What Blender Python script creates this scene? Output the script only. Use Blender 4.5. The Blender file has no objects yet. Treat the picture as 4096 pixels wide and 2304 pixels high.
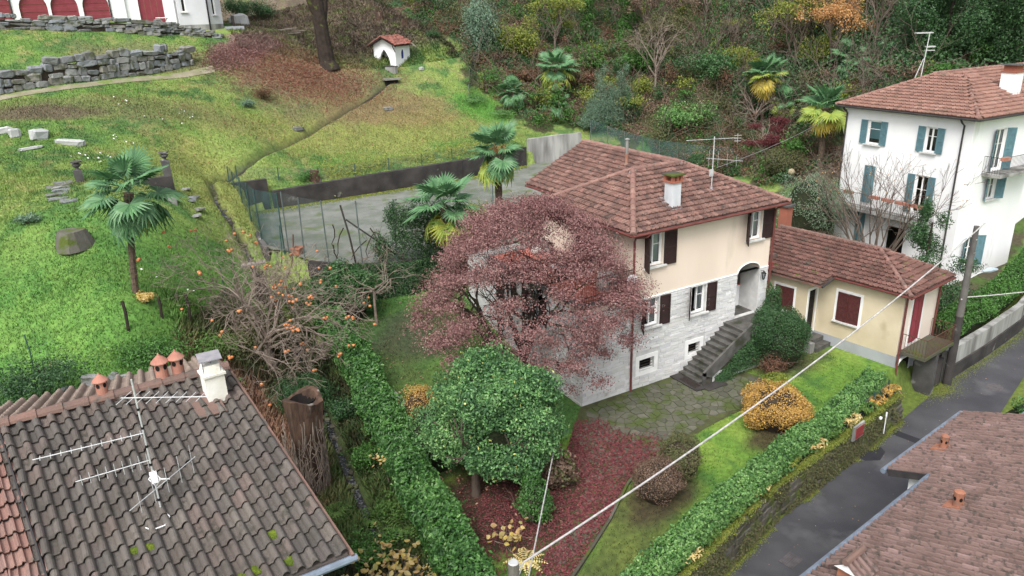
import bpy, math, random
import numpy as np
from mathutils import Matrix, Vector, Euler

random.seed(11)
rng = np.random.default_rng(11)
scene = bpy.context.scene
C = scene.collection

# ---------------------------------------------------------------- camera
PIT, ROL, YAW = 0.354480, -0.0322547, -0.5217072
CAM = np.array([-16.1438, -22.5457, 15.5976])
fwh = np.array([-math.sin(YAW), math.cos(YAW), 0]); rt = np.array([math.cos(YAW), math.sin(YAW), 0]); up = np.array([0, 0, 1.])
fw = fwh*math.cos(PIT)-up*math.sin(PIT); dn = -(up*math.cos(PIT)+fwh*math.sin(PIT))
ex = math.cos(ROL)*rt-math.sin(ROL)*dn; ey = math.sin(ROL)*rt+math.cos(ROL)*dn
cd = bpy.data.cameras.new('camera'); cam = bpy.data.objects.new('camera', cd); C.objects.link(cam)
cd.sensor_width = 36; cd.lens = 26.368; cd.clip_start = .1; cd.clip_end = 3000
m = Matrix.Identity(4)
for i in range(3):
    m[i][0] = ex[i]; m[i][1] = -ey[i]; m[i][2] = -fw[i]; m[i][3] = CAM[i]
cam.matrix_world = m
scene.camera = cam
scene.cycles.diffuse_bounces = 2
scene.render.resolution_x = 1024; scene.render.resolution_y = 576

# ---------------------------------------------------------------- overcast daylight
SUN_EL, SUN_AZ = math.radians(52), math.radians(228)      # azimuth clockwise from +Y
w = bpy.data.worlds.new('World'); scene.world = w; w.use_nodes = True
nt = w.node_tree; bg = nt.nodes['Background']
sky = nt.nodes.new('ShaderNodeTexSky'); sky.sky_type = 'NISHITA'; sky.sun_disc = False
sky.sun_elevation = SUN_EL; sky.sun_rotation = SUN_AZ; sky.dust_density = 4; sky.air_density = 1.0; sky.ozone_density = 1
hs = nt.nodes.new('ShaderNodeHueSaturation'); hs.inputs['Saturation'].default_value = .30
nt.links.new(sky.outputs[0], hs.inputs['Color']); nt.links.new(hs.outputs[0], bg.inputs[0]); bg.inputs[1].default_value = .15
sl = bpy.data.lights.new('sun', 'SUN'); sl.energy = 1.3; sl.angle = math.radians(25); sl.color = (1, .97, .93)
so = bpy.data.objects.new('sun', sl); C.objects.link(so)
sd = Vector((math.sin(SUN_AZ)*math.cos(SUN_EL), math.cos(SUN_AZ)*math.cos(SUN_EL), math.sin(SUN_EL)))
so.rotation_euler = sd.to_track_quat('Z', 'Y').to_euler()
so.location = (0, 0, 60)
vs = scene.view_settings
vs.view_transform = 'Standard'; vs.look = 'None'; vs.gamma = 1; vs.use_curve_mapping = False; vs.exposure = 0.78

# ---------------------------------------------------------------- helpers
def srgb(r, g, b):
    def f(c):
        c /= 255
        return c/12.92 if c <= .04045 else ((c+.055)/1.055)**2.4
    l = .3*r+.55*g+.15*b; k = .96 if g >= r and g >= b else .80
    return (f(l+(r-l)*k), f(l+(g-l)*k), f(l+(b-l)*k), 1)
def tag(o, label=None, cat=None, group=None, kind=None):
    if label: o['label'] = label
    if cat: o['category'] = cat
    if group: o['group'] = group
    if kind: o['kind'] = kind
    return o
def thing(name, label, cat, loc=(0, 0, 0), rz=0, group=None):
    o = bpy.data.objects.new(name, None); C.objects.link(o)
    o.location = loc; o.rotation_euler = (0, 0, rz); o.empty_display_size = .3
    return tag(o, label, cat, group)
def add(name, mesh, parent=None, world=True, mtx=None):
    """link a mesh object; with world=True coordinates are world ones even under a (yaw-only) parent"""
    o = bpy.data.objects.new(name, mesh); C.objects.link(o)
    if parent is not None:
        o.parent = parent
        if world and parent.type == 'EMPTY':
            pm = Matrix.Translation(parent.location) @ Euler(parent.rotation_euler).to_matrix().to_4x4()
            o.matrix_parent_inverse = pm.inverted()
    if mtx is not None: o.matrix_basis = mtx
    return o
def np_mesh(name, V, F, mat=None, rnd=None, col=None, smooth=False):
    V = np.asarray(V, np.float32); F = np.asarray(F, np.int32)
    me = bpy.data.meshes.new(name); n, k = F.shape
    me.vertices.add(len(V)); me.vertices.foreach_set('co', V.ravel())
    me.loops.add(n*k); me.loops.foreach_set('vertex_index', F.ravel())
    me.polygons.add(n); me.polygons.foreach_set('loop_start', np.arange(0, n*k, k, dtype=np.int32))
    if rnd is not None:
        a = me.attributes.new('rnd', 'FLOAT', 'FACE'); a.data.foreach_set('value', np.asarray(rnd, np.float32))
    if col is not None:
        dom = 'FACE' if len(col) == n and len(col) != len(V) else 'POINT'
        a = me.attributes.new('col', 'FLOAT_COLOR', dom); a.data.foreach_set('color', np.asarray(col, np.float32).ravel())
    if mat: me.materials.append(mat)
    me.polygons.foreach_set('use_smooth', np.full(n, smooth))
    me.update(calc_edges=True); me.validate()
    return me
class MB:
    """collects faces, then becomes one mesh"""
    def __init__(s): s.v = []; s.f = []; s.r = []; s.cur = None
    def add(s, vs, fs, r=None):
        o = len(s.v); s.v += [tuple(map(float, v)) for v in vs]
        if r is None: r = s.cur if s.cur is not None else random.random()
        for f in fs: s.f.append(tuple(i+o for i in f)); s.r.append(r)
    def quad(s, a, b, c, d, r=None): s.add([a, b, c, d], [(0, 1, 2, 3)], r)
    def box(s, lo, hi, r=None):
        x0, y0, z0 = lo; x1, y1, z1 = hi
        s.add([(x0,y0,z0),(x1,y0,z0),(x1,y1,z0),(x0,y1,z0),(x0,y0,z1),(x1,y0,z1),(x1,y1,z1),(x0,y1,z1)],
              [(0,3,2,1),(4,5,6,7),(0,1,5,4),(1,2,6,5),(2,3,7,6),(3,0,4,7)], r)
    def obox(s, o, A, B, D, r=None):
        """box from corner o and three edge vectors"""
        o, A, B, D = (np.array(q, float) for q in (o, A, B, D))
        v = [o, o+A, o+A+B, o+B, o+D, o+A+D, o+A+B+D, o+B+D]
        s.add(v, [(0,3,2,1),(4,5,6,7),(0,1,5,4),(1,2,6,5),(2,3,7,6),(3,0,4,7)], r)
    def prism(s, poly, D, r=None):
        """3-D polygon swept by vector D"""
        n = len(poly); D = np.array(D, float); P = [np.array(q, float) for q in poly]
        s.add(P+[q+D for q in P], [tuple(range(n))[::-1], tuple(range(n, 2*n))]+[(i, (i+1) % n, n+(i+1) % n, n+i) for i in range(n)], r)
    def tube(s, pts, rad, n=6, cap=True, r=None):
        P = [np.array(q, float) for q in pts]; k = len(P)
        if not hasattr(rad, '__len__'): rad = [rad]*k
        vs = []; fs = []
        t0 = P[1]-P[0]; a = np.array([0, 0, 1.]) if abs(t0[2]) < .9*np.linalg.norm(t0) else np.array([1., 0, 0])
        for i in range(k):
            t = P[min(i+1, k-1)]-P[max(i-1, 0)]; t = t/(np.linalg.norm(t)+1e-9)
            x = a-t*np.dot(a, t); x /= np.linalg.norm(x)+1e-9; y = np.cross(t, x); a = x
            for j in range(n):
                q = 2*math.pi*j/n; vs.append(P[i]+(x*math.cos(q)+y*math.sin(q))*rad[i])
        for i in range(k-1):
            for j in range(n): fs.append((i*n+j, i*n+(j+1) % n, (i+1)*n+(j+1) % n, (i+1)*n+j))
        if cap: fs += [tuple(range(n))[::-1], tuple(range((k-1)*n, k*n))]
        s.add(vs, fs, r)
    def lathe(s, prof, c, n=12, r=None, cap=True):
        c = np.array(c, float); k = len(prof); vs = []
        for rr, z in prof:
            for j in range(n): q = 2*math.pi*j/n; vs.append(c+np.array([rr*math.cos(q), rr*math.sin(q), z]))
        fs = [(i*n+j, i*n+(j+1) % n, (i+1)*n+(j+1) % n, (i+1)*n+j) for i in range(k-1) for j in range(n)]
        if cap: fs += [tuple(range(n))[::-1], tuple(range((k-1)*n, k*n))]
        s.add(vs, fs, r)
    def mesh(s, name, mat=None, smooth=False):
        me = bpy.data.meshes.new(name); me.from_pydata(s.v, [], s.f)
        a = me.attributes.new('rnd', 'FLOAT', 'FACE'); a.data.foreach_set('value', np.array(s.r, np.float32))
        if mat: me.materials.append(mat)
        if smooth: me.polygons.foreach_set('use_smooth', [True]*len(s.f))
        me.update(); return me
    def build(s, name, mat, parent=None, world=True, smooth=False):
        return add(name, s.mesh(name, mat, smooth), parent, world)

# ---------------------------------------------------------------- materials
def mk(name, c1, c2=None, scale=3., rough=.85, bump=0., bscale=None, ramp=None, c3=None, s3=1., t3=.6, stretch=None,
       transl=0., spec=.3, detail=5., attr=None, rmix=.5, contrast=(.35, .65), metal=0.):
    m = bpy.data.materials.new(name); m.use_nodes = True; t = m.node_tree; N = t.nodes; L = t.links
    b = N['Principled BSDF']; b.inputs['Roughness'].default_value = rough; b.inputs['Specular IOR Level'].default_value = spec
    b.inputs['Metallic'].default_value = metal
    pos = N.new('ShaderNodeNewGeometry').outputs['Position']
    if stretch:
        mp = N.new('ShaderNodeMapping'); mp.inputs['Scale'].default_value = stretch; L.new(pos, mp.inputs[0]); pos = mp.outputs[0]
    def noise(sc, det=detail):
        n = N.new('ShaderNodeTexNoise'); n.inputs['Scale'].default_value = sc; n.inputs['Detail'].default_value = det
        L.new(pos, n.inputs['Vector']); return n.outputs['Fac']
    def remap(v, a, c):
        r = N.new('ShaderNodeMapRange'); r.inputs[1].default_value = a; r.inputs[2].default_value = c; L.new(v, r.inputs[0]); return r.outputs[0]
    def mix(f, a, c, mode='MIX'):
        x = N.new('ShaderNodeMix'); x.data_type = 'RGBA'; x.blend_type = mode
        if hasattr(f, 'links'): L.new(f, x.inputs[0])
        else: x.inputs[0].default_value = f
        for s, i in ((a, 6), (c, 7)):
            if hasattr(s, 'links'): L.new(s, x.inputs[i])
            else: x.inputs[i].default_value = s
        return x.outputs[2]
    if ramp or attr == 'rnd':
        at = N.new('ShaderNodeAttribute'); at.attribute_name = 'rnd'
        oi = N.new('ShaderNodeObjectInfo'); ad = N.new('ShaderNodeMath'); ad.operation = 'ADD'
        L.new(at.outputs['Fac'], ad.inputs[0]); L.new(oi.outputs['Random'], ad.inputs[1])
        fr = N.new('ShaderNodeMath'); fr.operation = 'FRACT'; L.new(ad.outputs[0], fr.inputs[0])
        if attr == 'rnd': fr = at; fo = at.outputs['Fac']
        else: fo = fr.outputs[0]
    if ramp:
        cr = N.new('ShaderNodeValToRGB'); e = cr.color_ramp.elements
        while len(e) < len(ramp): e.new(.5)
        for i, c in enumerate(ramp): e[i].position = i/(len(ramp)-1); e[i].color = c
        L.new(fo, cr.inputs[0]); col = cr.outputs[0]
        if c2: col = mix(remap(noise(scale), *contrast), col, mix(rmix, col, c2))
    elif attr == 'col':
        at = N.new('ShaderNodeAttribute'); at.attribute_name = 'col'; col = at.outputs['Color']
        if c2:
            v = remap(noise(scale), *contrast); col = mix(1., col, mix(v, c2, c1), 'MULTIPLY')
    else:
        col = c1 if c2 is None else mix(remap(noise(scale), *contrast), c1, c2)
    if c3: col = mix(remap(noise(s3, 6), t3, t3+.12), col, c3)
    if hasattr(col, 'links'): L.new(col, b.inputs['Base Color'])
    else: b.inputs['Base Color'].default_value = col
    if bump:
        bn = N.new('ShaderNodeBump'); bn.inputs['Strength'].default_value = bump; bn.inputs['Distance'].default_value = .05
        L.new(noise(bscale or scale*6), bn.inputs['Height']); L.new(bn.outputs[0], b.inputs['Normal'])
    if transl:
        tr = N.new('ShaderNodeBsdfTranslucent'); ms = N.new('ShaderNodeMixShader'); ms.inputs[0].default_value = transl
        if hasattr(col, 'links'): L.new(col, tr.inputs[0])
        else: tr.inputs[0].default_value = col
        L.new(b.outputs[0], ms.inputs[1]); L.new(tr.outputs[0], ms.inputs[2]); L.new(ms.outputs[0], N['Material Output'].inputs[0])
    return m
def glass(name, col=(.8, .85, .88, 1), a=.25):
    m = bpy.data.materials.new(name); m.use_nodes = True; t = m.node_tree; N = t.nodes; L = t.links
    g = N.new('ShaderNodeBsdfGlossy'); g.inputs['Roughness'].default_value = .03; tr = N.new('ShaderNodeBsdfTransparent'); tr.inputs[0].default_value = col
    fr = N.new('ShaderNodeFresnel'); fr.inputs[0].default_value = 1.5; ad = N.new('ShaderNodeMath'); ad.inputs[1].default_value = a*.3; L.new(fr.outputs[0], ad.inputs[0])
    mx = N.new('ShaderNodeMixShader'); L.new(ad.outputs[0], mx.inputs[0]); L.new(tr.outputs[0], mx.inputs[1]); L.new(g.outputs[0], mx.inputs[2])
    L.new(mx.outputs[0], N['Material Output'].inputs[0]); return m
def mesh_net(name, col, dens):
    """woven wire netting: fine wires with holes between"""
    m = bpy.data.materials.new(name); m.use_nodes = True; t = m.node_tree; N = t.nodes; L = t.links
    b = N['Principled BSDF']; b.inputs['Base Color'].default_value = col; b.inputs['Roughness'].default_value = .6
    g = N.new('ShaderNodeNewGeometry'); no = N.new('ShaderNodeTexNoise'); no.inputs['Scale'].default_value = 1.3; L.new(g.outputs['Position'], no.inputs['Vector'])
    r = N.new('ShaderNodeMapRange'); r.inputs[1].default_value = .3; r.inputs[2].default_value = .7; r.inputs[3].default_value = dens*.6; r.inputs[4].default_value = dens*1.4
    L.new(no.outputs['Fac'], r.inputs[0])
    tr = N.new('ShaderNodeBsdfTransparent'); mx = N.new('ShaderNodeMixShader')
    L.new(r.outputs[0], mx.inputs[0]); L.new(tr.outputs[0], mx.inputs[1]); L.new(b.outputs[0], mx.inputs[2]); L.new(mx.outputs[0], N['Material Output'].inputs[0]); return m

M = {}
M['cream'] = mk('cream render', srgb(234, 214, 194), srgb(224, 204, 183), .5, .9, .08, 60, c3=srgb(206, 190, 168), s3=.8, t3=.6, stretch=(1, 1, .25))
M['ochre'] = mk('ochre render', srgb(216, 200, 166), srgb(200, 183, 148), .7, .9, .1, 50, c3=srgb(188, 170, 132), s3=.8, t3=.62)
M['pink'] = mk('pale pink render', srgb(232, 214, 200), srgb(220, 200, 186), .8, .9, .08, 50)
M['plinth'] = mk('grey plinth', srgb(168, 172, 178), srgb(150, 154, 160), .8, .9, .1, 40, c3=srgb(120, 120, 116), s3=1.2, t3=.64)
M['white'] = mk('white render', srgb(240, 240, 240), srgb(230, 231, 232), .6, .9, .06, 50, c3=srgb(204, 204, 198), s3=.9, t3=.6, stretch=(1, 1, .22))
M['chapel'] = mk('chapel whitewash', srgb(242, 243, 246), srgb(225, 226, 226), .7, .9, .1, 40, c3=srgb(190, 190, 180), s3=.9, t3=.66)
M['trim'] = mk('white trim', srgb(240, 240, 238), srgb(226, 226, 224), 2, .7)
M['sill'] = mk('stone sill', srgb(214, 214, 210), srgb(190, 190, 186), 5, .8)
M['mortar'] = mk('whitewashed mortar', srgb(206, 206, 204), srgb(184, 184, 182), 2.5, .95, .3, 25)
M['facing'] = mk('whitewashed stone', None, srgb(205, 205, 203), 2.2, .92, .25, 22, ramp=[srgb(206, 206, 206), srgb(222, 222, 222), srgb(194, 196, 198), srgb(214, 211, 206), srgb(228, 228, 228)], c3=srgb(168, 164, 152), s3=1.3, t3=.66)
M['shutter'] = mk('dark brown shutter', srgb(58, 38, 36), srgb(50, 32, 31), 6, .55)
M['oldshutter'] = mk('worn red brown shutter', srgb(98, 44, 42), srgb(74, 34, 33), 9, .7, c3=srgb(130, 96, 88), s3=9, t3=.68)
M['bluesh'] = mk('blue green shutter', srgb(92, 134, 144), srgb(82, 122, 132), 5, .6)
M['redpaint'] = mk('red paint', srgb(150, 54, 66), srgb(138, 48, 58), 2, .6)
M['pipe'] = mk('red brown gutter', srgb(122, 62, 56), srgb(108, 54, 50), 3, .5)
M['darkpipe'] = mk('dark gutter', srgb(66, 62, 62), srgb(52, 50, 52), 3, .5)
M['greygutter'] = mk('grey blue gutter', srgb(120, 134, 152), srgb(98, 110, 126), 4, .45)
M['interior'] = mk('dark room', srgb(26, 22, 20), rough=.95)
M['curtain'] = mk('white curtain', srgb(222, 224, 224), srgb(196, 198, 200), 14, .9, transl=.3, stretch=(1, 1, .06))
M['blind'] = mk('turquoise blind', srgb(120, 186, 190), rough=.8)
M['glass'] = glass('window glass')
M['iron'] = mk('dark iron', srgb(52, 46, 44), srgb(70, 58, 52), 8, .6)
M['rustiron'] = mk('rusty iron', srgb(104, 66, 50), srgb(82, 58, 48), 8, .7)
M['alu'] = mk('antenna metal', srgb(206, 208, 210), srgb(186, 188, 190), 6, .4, metal=.25)
M['whiteplastic'] = mk('white plastic', srgb(236, 238, 240), rough=.4)
M['black'] = mk('black plastic', srgb(24, 24, 26), rough=.5)
M['terr'] = mk('red terrace tiles', srgb(198, 108, 92), srgb(180, 92, 78), 2.5, .7)
TC = [srgb(142, 100, 88), srgb(164, 118, 104), srgb(130, 92, 82), srgb(156, 112, 100), srgb(118, 86, 78), srgb(174, 132, 118), srgb(148, 104, 92)]
M['rooftile'] = mk('old clay tiles', None, srgb(96, 76, 70), 1.6, .92, .3, 30, ramp=TC, rmix=.6, c3=srgb(84, 72, 66), s3=5, t3=.56)
M['rooftile_s'] = mk('worn clay tiles', None, srgb(112, 78, 68), .8, .9, .25, 30, ramp=[srgb(130, 90, 80), srgb(154, 108, 96), srgb(108, 76, 68), srgb(144, 100, 90), srgb(96, 70, 62)], rmix=.6, c3=srgb(98, 86, 74), s3=2.0, t3=.57)
M['rooftile_w'] = mk('pink clay tiles', None, srgb(150, 108, 92), .6, .9, .2, 30, ramp=[srgb(158, 114, 100), srgb(172, 126, 110), srgb(144, 104, 92), srgb(180, 138, 122), srgb(132, 96, 84)], rmix=.6, c3=srgb(120, 100, 80), s3=1.0, t3=.6)
M['rooftile_g'] = mk('grey lichened tiles', None, srgb(86, 78, 70), 1.6, .95, .4, 26, ramp=[srgb(106, 99, 93), srgb(92, 87, 83), srgb(116, 108, 100), srgb(84, 80, 77), srgb(118, 102, 95), srgb(100, 94, 88)], rmix=.6, c3=srgb(78, 74, 66), s3=4.5, t3=.56)
M['rooftile_p'] = mk('pale lichened tiles', None, srgb(128, 112, 98), 1.6, .95, .3, 26, ramp=[srgb(150, 128, 116), srgb(138, 118, 106), srgb(158, 138, 124)], rmix=.6)
M['rooftile_r'] = mk('brown coppi', None, srgb(104, 82, 74), 1.4, .95, .4, 28, ramp=[srgb(134, 104, 98), srgb(126, 100, 92), srgb(140, 112, 104), srgb(118, 94, 88), srgb(150, 120, 114)], rmix=.6, c3=srgb(88, 76, 70), s3=7, t3=.54)
M['rooftile_red'] = mk('red flat tiles', None, srgb(146, 110, 96), 1.4, .9, .3, 26, ramp=[srgb(150, 108, 98), srgb(138, 98, 88), srgb(160, 122, 110), srgb(128, 100, 94)], rmix=.5, c3=srgb(118, 104, 92), s3=3, t3=.6)
M['ridge'] = mk('ridge tiles', None, srgb(120, 90, 80), 1.2, .9, .25, 28, ramp=[srgb(152, 108, 96), srgb(138, 98, 88), srgb(164, 122, 108), srgb(122, 90, 82)], rmix=.5, c3=srgb(104, 90, 78), s3=3, t3=.6)
M['ridge_g'] = mk('weathered ridge tiles', None, srgb(104, 86, 78), 2, .95, .3, 28, ramp=[srgb(128, 96, 84), srgb(114, 90, 82), srgb(142, 104, 90)], rmix=.6, c3=srgb(92, 88, 82), s3=4, t3=.58)
M['terracotta'] = mk('terracotta', srgb(186, 122, 102), srgb(166, 104, 86), 3, .85, c3=srgb(150, 120, 104), s3=4, t3=.6)
M['terracotta2'] = mk('orange terracotta', srgb(176, 110, 80), srgb(150, 94, 72), 5, .85, c3=srgb(130, 104, 90), s3=5, t3=.62)
M['moss'] = mk('moss', srgb(104, 120, 34), srgb(76, 94, 26), 6, .95, .8, 40)
M['lead'] = mk('lead flashing', srgb(132, 130, 136), srgb(150, 146, 150), 6, .6)
M['rustpipe'] = mk('rusty flue', srgb(150, 98, 76), srgb(176, 160, 148), 1.4, .7)
M['brick'] = mk('red brick', None, srgb(150, 86, 66), 3, .9, .2, 30, ramp=[srgb(176, 98, 74), srgb(160, 86, 66), srgb(188, 112, 88)])
M['chim'] = mk('chimney render', srgb(206, 210, 214), srgb(180, 184, 188), 1.6, .9, .15, 30, c3=srgb(110, 108, 106), s3=1.3, t3=.66, stretch=(1, 1, .4))
M['chimw'] = mk('white flaking render', srgb(232, 230, 222), srgb(208, 202, 186), 1.8, .9, .15, 30, c3=srgb(142, 128, 108), s3=2.2, t3=.66)
M['conc'] = mk('weathered concrete', srgb(96, 94, 92), srgb(66, 64, 64), 1.1, .95, .3, 20, c3=srgb(150, 148, 144), s3=1.7, t3=.63)
M['conc_dark'] = mk('damp dark concrete', srgb(72, 68, 66), srgb(50, 47, 46), 1.2, .95, .3, 16, c3=srgb(128, 126, 122), s3=1.4, t3=.66)
M['conc_light'] = mk('streaked pale concrete', srgb(168, 168, 164), srgb(110, 108, 104), .9, .95, .25, 16, stretch=(1.6, 1.6, .3))
M['court'] = mk('old grey court surface', srgb(128, 130, 124), srgb(98, 104, 92), .7, .95, .3, 30, c3=srgb(94, 106, 68), s3=.8, t3=.55)
M['asphalt'] = mk('asphalt', srgb(80, 80, 84), srgb(64, 64, 69), .6, .88, .4, 60, c3=srgb(98, 97, 100), s3=.4, t3=.55)
M['asphalt2'] = mk('fresh asphalt patch', srgb(48, 48, 54), srgb(42, 42, 48), 2, .85, .3, 60)
M['castiron'] = mk('cast iron cover', srgb(96, 90, 92), srgb(78, 74, 76), 6, .7)
M['stone'] = mk('grey wall stone', None, srgb(120, 122, 122), 2.5, .95, .4, 12, ramp=[srgb(134, 140, 146), srgb(116, 120, 122), srgb(150, 150, 144), srgb(128, 134, 144), srgb(108, 106, 98), srgb(142, 138, 126)], c3=srgb(86, 90, 70), s3=2.4, t3=.52)
M['palestone'] = mk('pale marble block', None, srgb(186, 188, 188), 3, .9, .2, 12, ramp=[srgb(178, 180, 180), srgb(160, 162, 160), srgb(188, 188, 186)], c3=srgb(150, 150, 140), s3=2.5, t3=.6)
M['flag'] = mk('flagstone', None, srgb(80, 82, 62), 2.2, .9, .4, 20, ramp=[srgb(100, 100, 86), srgb(88, 88, 76), srgb(108, 106, 92), srgb(80, 80, 70)], c3=srgb(76, 88, 46), s3=1.1, t3=.5)
M['step'] = mk('granite step', srgb(98, 96, 92), srgb(76, 74, 70), 2.6, .9, .25, 30, c3=srgb(58, 60, 48), s3=1.6, t3=.55)
M['mossstone'] = mk('mossy wall stone', None, srgb(74, 74, 56), 2, .95, .5, 14, ramp=[srgb(92, 88, 78), srgb(76, 72, 62), srgb(106, 102, 94), srgb(70, 70, 52)], c3=srgb(78, 90, 36), s3=1.3, t3=.5)
M['dark_earth'] = mk('dark soil', srgb(62, 52, 42), srgb(48, 40, 33), 2, .95, .6, 14)
M['bark'] = mk('grey brown bark', srgb(96, 82, 70), srgb(72, 60, 52), 3, .95, .6, 18, stretch=(2, 2, .5), c3=srgb(84, 92, 48), s3=1.4, t3=.62)
M['bark_dark'] = mk('dark mossy bark', srgb(62, 52, 44), srgb(46, 38, 33), 3, .95, .6, 18, c3=srgb(88, 96, 40), s3=1.6, t3=.6)
M['twig'] = mk('pale bare twigs', srgb(142, 126, 112), srgb(120, 104, 92), 3, .9)
M['twig_d'] = mk('brown bare twigs', srgb(110, 96, 84), srgb(92, 78, 68), 3, .9)
M['palmtrunk'] = mk('fibrous palm trunk', srgb(112, 92, 76), srgb(86, 70, 58), 4, .95, .8, 22, stretch=(1, 1, 3))
M['stumpwood'] = mk('rotten stump wood', srgb(96, 70, 54), srgb(62, 46, 37), 2.4, .95, .6, 12, stretch=(2, 2, .5), c3=srgb(136, 130, 122), s3=1.4, t3=.6)
M['polewood'] = mk('grey wooden pole', srgb(126, 122, 112), srgb(104, 100, 92), 3, .9, .3, 30, stretch=(2, 2, .3))
M['concpole'] = mk('dark concrete pole', srgb(104, 100, 96), srgb(84, 80, 76), 2, .9, .2, 20)
M['cable'] = mk('white cable sheath', srgb(196, 192, 190), srgb(160, 157, 156), 9, .5)
M['greenpost'] = mk('green fence post', srgb(60, 88, 84), srgb(48, 72, 68), 4, .6)
M['greypost'] = mk('grey fence post', srgb(96, 108, 106), srgb(80, 88, 86), 4, .6)
M['net'] = mesh_net('green wire netting', srgb(58, 88, 88), .42)
M['net_grey'] = mesh_net('grey wire netting', srgb(98, 110, 108), .16)
M['water'] = mk('shallow brook water', srgb(40, 42, 44), srgb(110, 112, 116), 9, .15, .5, 14, spec=.6, contrast=(.52, .66))
M['wood'] = mk('old board', srgb(150, 140, 130), srgb(126, 116, 106), 3, .9, .2, 20)
M['hay'] = mk('dry straw', srgb(176, 160, 128), srgb(150, 134, 104), 6, .95)
M['bluelamp'] = mk('lamp housing', srgb(168, 184, 204), rough=.4)
M['redbox'] = mk('red painted cabinet', srgb(166, 58, 58), srgb(150, 50, 50), 4, .6)
M['blueglass'] = mk('blue painted glass', srgb(34, 52, 160), srgb(24, 38, 128), 3, .3)
def leafm(name, ramp, rough=.6, transl=.2, spec=.3, k=1.3):
    ramp = [(min(c[0]*k, .8), min(c[1]*k, .8), min(c[2]*k, .8), 1) for c in ramp]; return mk(name, None, ramp=ramp, attr='rnd', rough=rough, transl=transl, spec=spec)
M['lf_green'] = leafm('glossy evergreen leaf', [srgb(30, 56, 30), srgb(44, 78, 40), srgb(62, 100, 52), srgb(52, 88, 46), srgb(84, 120, 66)], .45, .12, .5)
M['lf_camellia'] = leafm('camellia leaf', [srgb(34, 60, 36), srgb(52, 84, 50), srgb(74, 108, 62), srgb(96, 130, 78), srgb(176, 172, 84)], .5, .15, .4, 1.8)
M['lf_hedge'] = leafm('hedge leaf', [srgb(30, 56, 28), srgb(46, 82, 38), srgb(70, 110, 50), srgb(56, 94, 44), srgb(102, 138, 74)], .45, .15, .5, 1.45)
M['lf_hedge2'] = leafm('fresh hedge leaf', [srgb(34, 62, 32), srgb(56, 92, 46), srgb(80, 120, 60), srgb(106, 142, 78), srgb(66, 104, 52), srgb(124, 156, 92)], .5, .15, .4, 1.35)
M['lf_maple'] = leafm('dry red maple leaf', [srgb(86, 54, 54), srgb(114, 76, 74), srgb(134, 98, 94), srgb(104, 56, 58), srgb(148, 112, 106), srgb(80, 46, 48)], .8, .15, .3, 1.5)
M['lf_dark'] = leafm('dark ivy leaf', [srgb(24, 46, 26), srgb(36, 62, 34), srgb(50, 80, 44), srgb(42, 70, 38), srgb(66, 96, 54)], .5, .12, .4, 1.55)
M['lf_ivy'] = leafm('ivy leaf', [srgb(36, 66, 28), srgb(54, 92, 36), srgb(74, 116, 48), srgb(62, 100, 42)], .5, .15, .4)
M['lf_yg'] = leafm('yellow green leaf', [srgb(92, 110, 44), srgb(118, 132, 54), srgb(142, 146, 64), srgb(78, 100, 44), srgb(152, 144, 62)], .7, .3)
M['lf_yellow'] = leafm('pale yellow leaf', [srgb(186, 158, 84), srgb(204, 178, 104), srgb(192, 148, 92), srgb(206, 184, 84), srgb(170, 132, 84)], .7, .3)
M['lf_orange'] = leafm('orange leaf', [srgb(190, 130, 74), srgb(206, 152, 86), srgb(170, 112, 70), srgb(196, 160, 92)], .7, .3)
M['lf_gold'] = leafm('golden shrub leaf', [srgb(150, 112, 46), srgb(182, 140, 58), srgb(200, 158, 66), srgb(150, 104, 58), srgb(172, 140, 70)], .7, .2)
M['lf_brown'] = leafm('brown dry leaf', [srgb(100, 78, 62), srgb(122, 96, 78), srgb(84, 64, 52), srgb(136, 112, 92)], .8, .15)
M['lf_redbrown'] = leafm('red brown shrub leaf', [srgb(104, 62, 50), srgb(88, 70, 50), srgb(120, 76, 60), srgb(80, 84, 48)], .8, .15)
M['lf_grey'] = leafm('grey green leaf', [srgb(72, 96, 76), srgb(92, 116, 96), srgb(112, 134, 112), srgb(82, 108, 86)], .7, .15)
M['lf_olive'] = leafm('olive leaf', [srgb(88, 112, 92), srgb(112, 136, 112), srgb(134, 154, 128), srgb(98, 124, 96), srgb(146, 164, 130)], .6, .15)
M['lf_mixdark'] = leafm('dull shrub leaf', [srgb(66, 74, 44), srgb(84, 90, 54), srgb(100, 96, 62), srgb(74, 66, 46)], .7, .15)
M['lf_red'] = leafm('crimson maple leaf', [srgb(104, 42, 46), srgb(124, 54, 58), srgb(86, 36, 40)], .7, .2, .3, .9)
M['lf_fern'] = leafm('fern frond', [srgb(60, 92, 42), srgb(80, 112, 52), srgb(98, 122, 60)], .7, .25)
M['lf_fernp'] = leafm('pale dead fern', [srgb(206, 186, 116), srgb(190, 160, 98), srgb(214, 200, 130)], .7, .25)
M['lf_palm'] = leafm('palm frond', [srgb(58, 92, 62), srgb(74, 112, 74), srgb(92, 130, 86), srgb(66, 104, 70)], .5, .15, .45)
M['lf_palm_y'] = leafm('yellow palm frond', [srgb(196, 164, 48), srgb(176, 160, 60), srgb(206, 178, 64)], .6, .25)
M['lf_palm_m'] = leafm('yellowing palm frond', [srgb(110, 136, 62), srgb(132, 148, 66), srgb(150, 156, 66)], .6, .2)
M['persimmon'] = mk('ripe persimmon', srgb(206, 116, 60), srgb(216, 134, 78), 9, .45)
M['lf_palm_d'] = leafm('dead palm frond', [srgb(132, 112, 84), srgb(110, 92, 70), srgb(150, 130, 96)], .8, .1)
M['leaf_litter_red'] = leafm('fallen red leaves', [srgb(124, 58, 58), srgb(146, 76, 72), srgb(104, 46, 48), srgb(160, 96, 88), srgb(92, 44, 44)], .8, .1)
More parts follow.
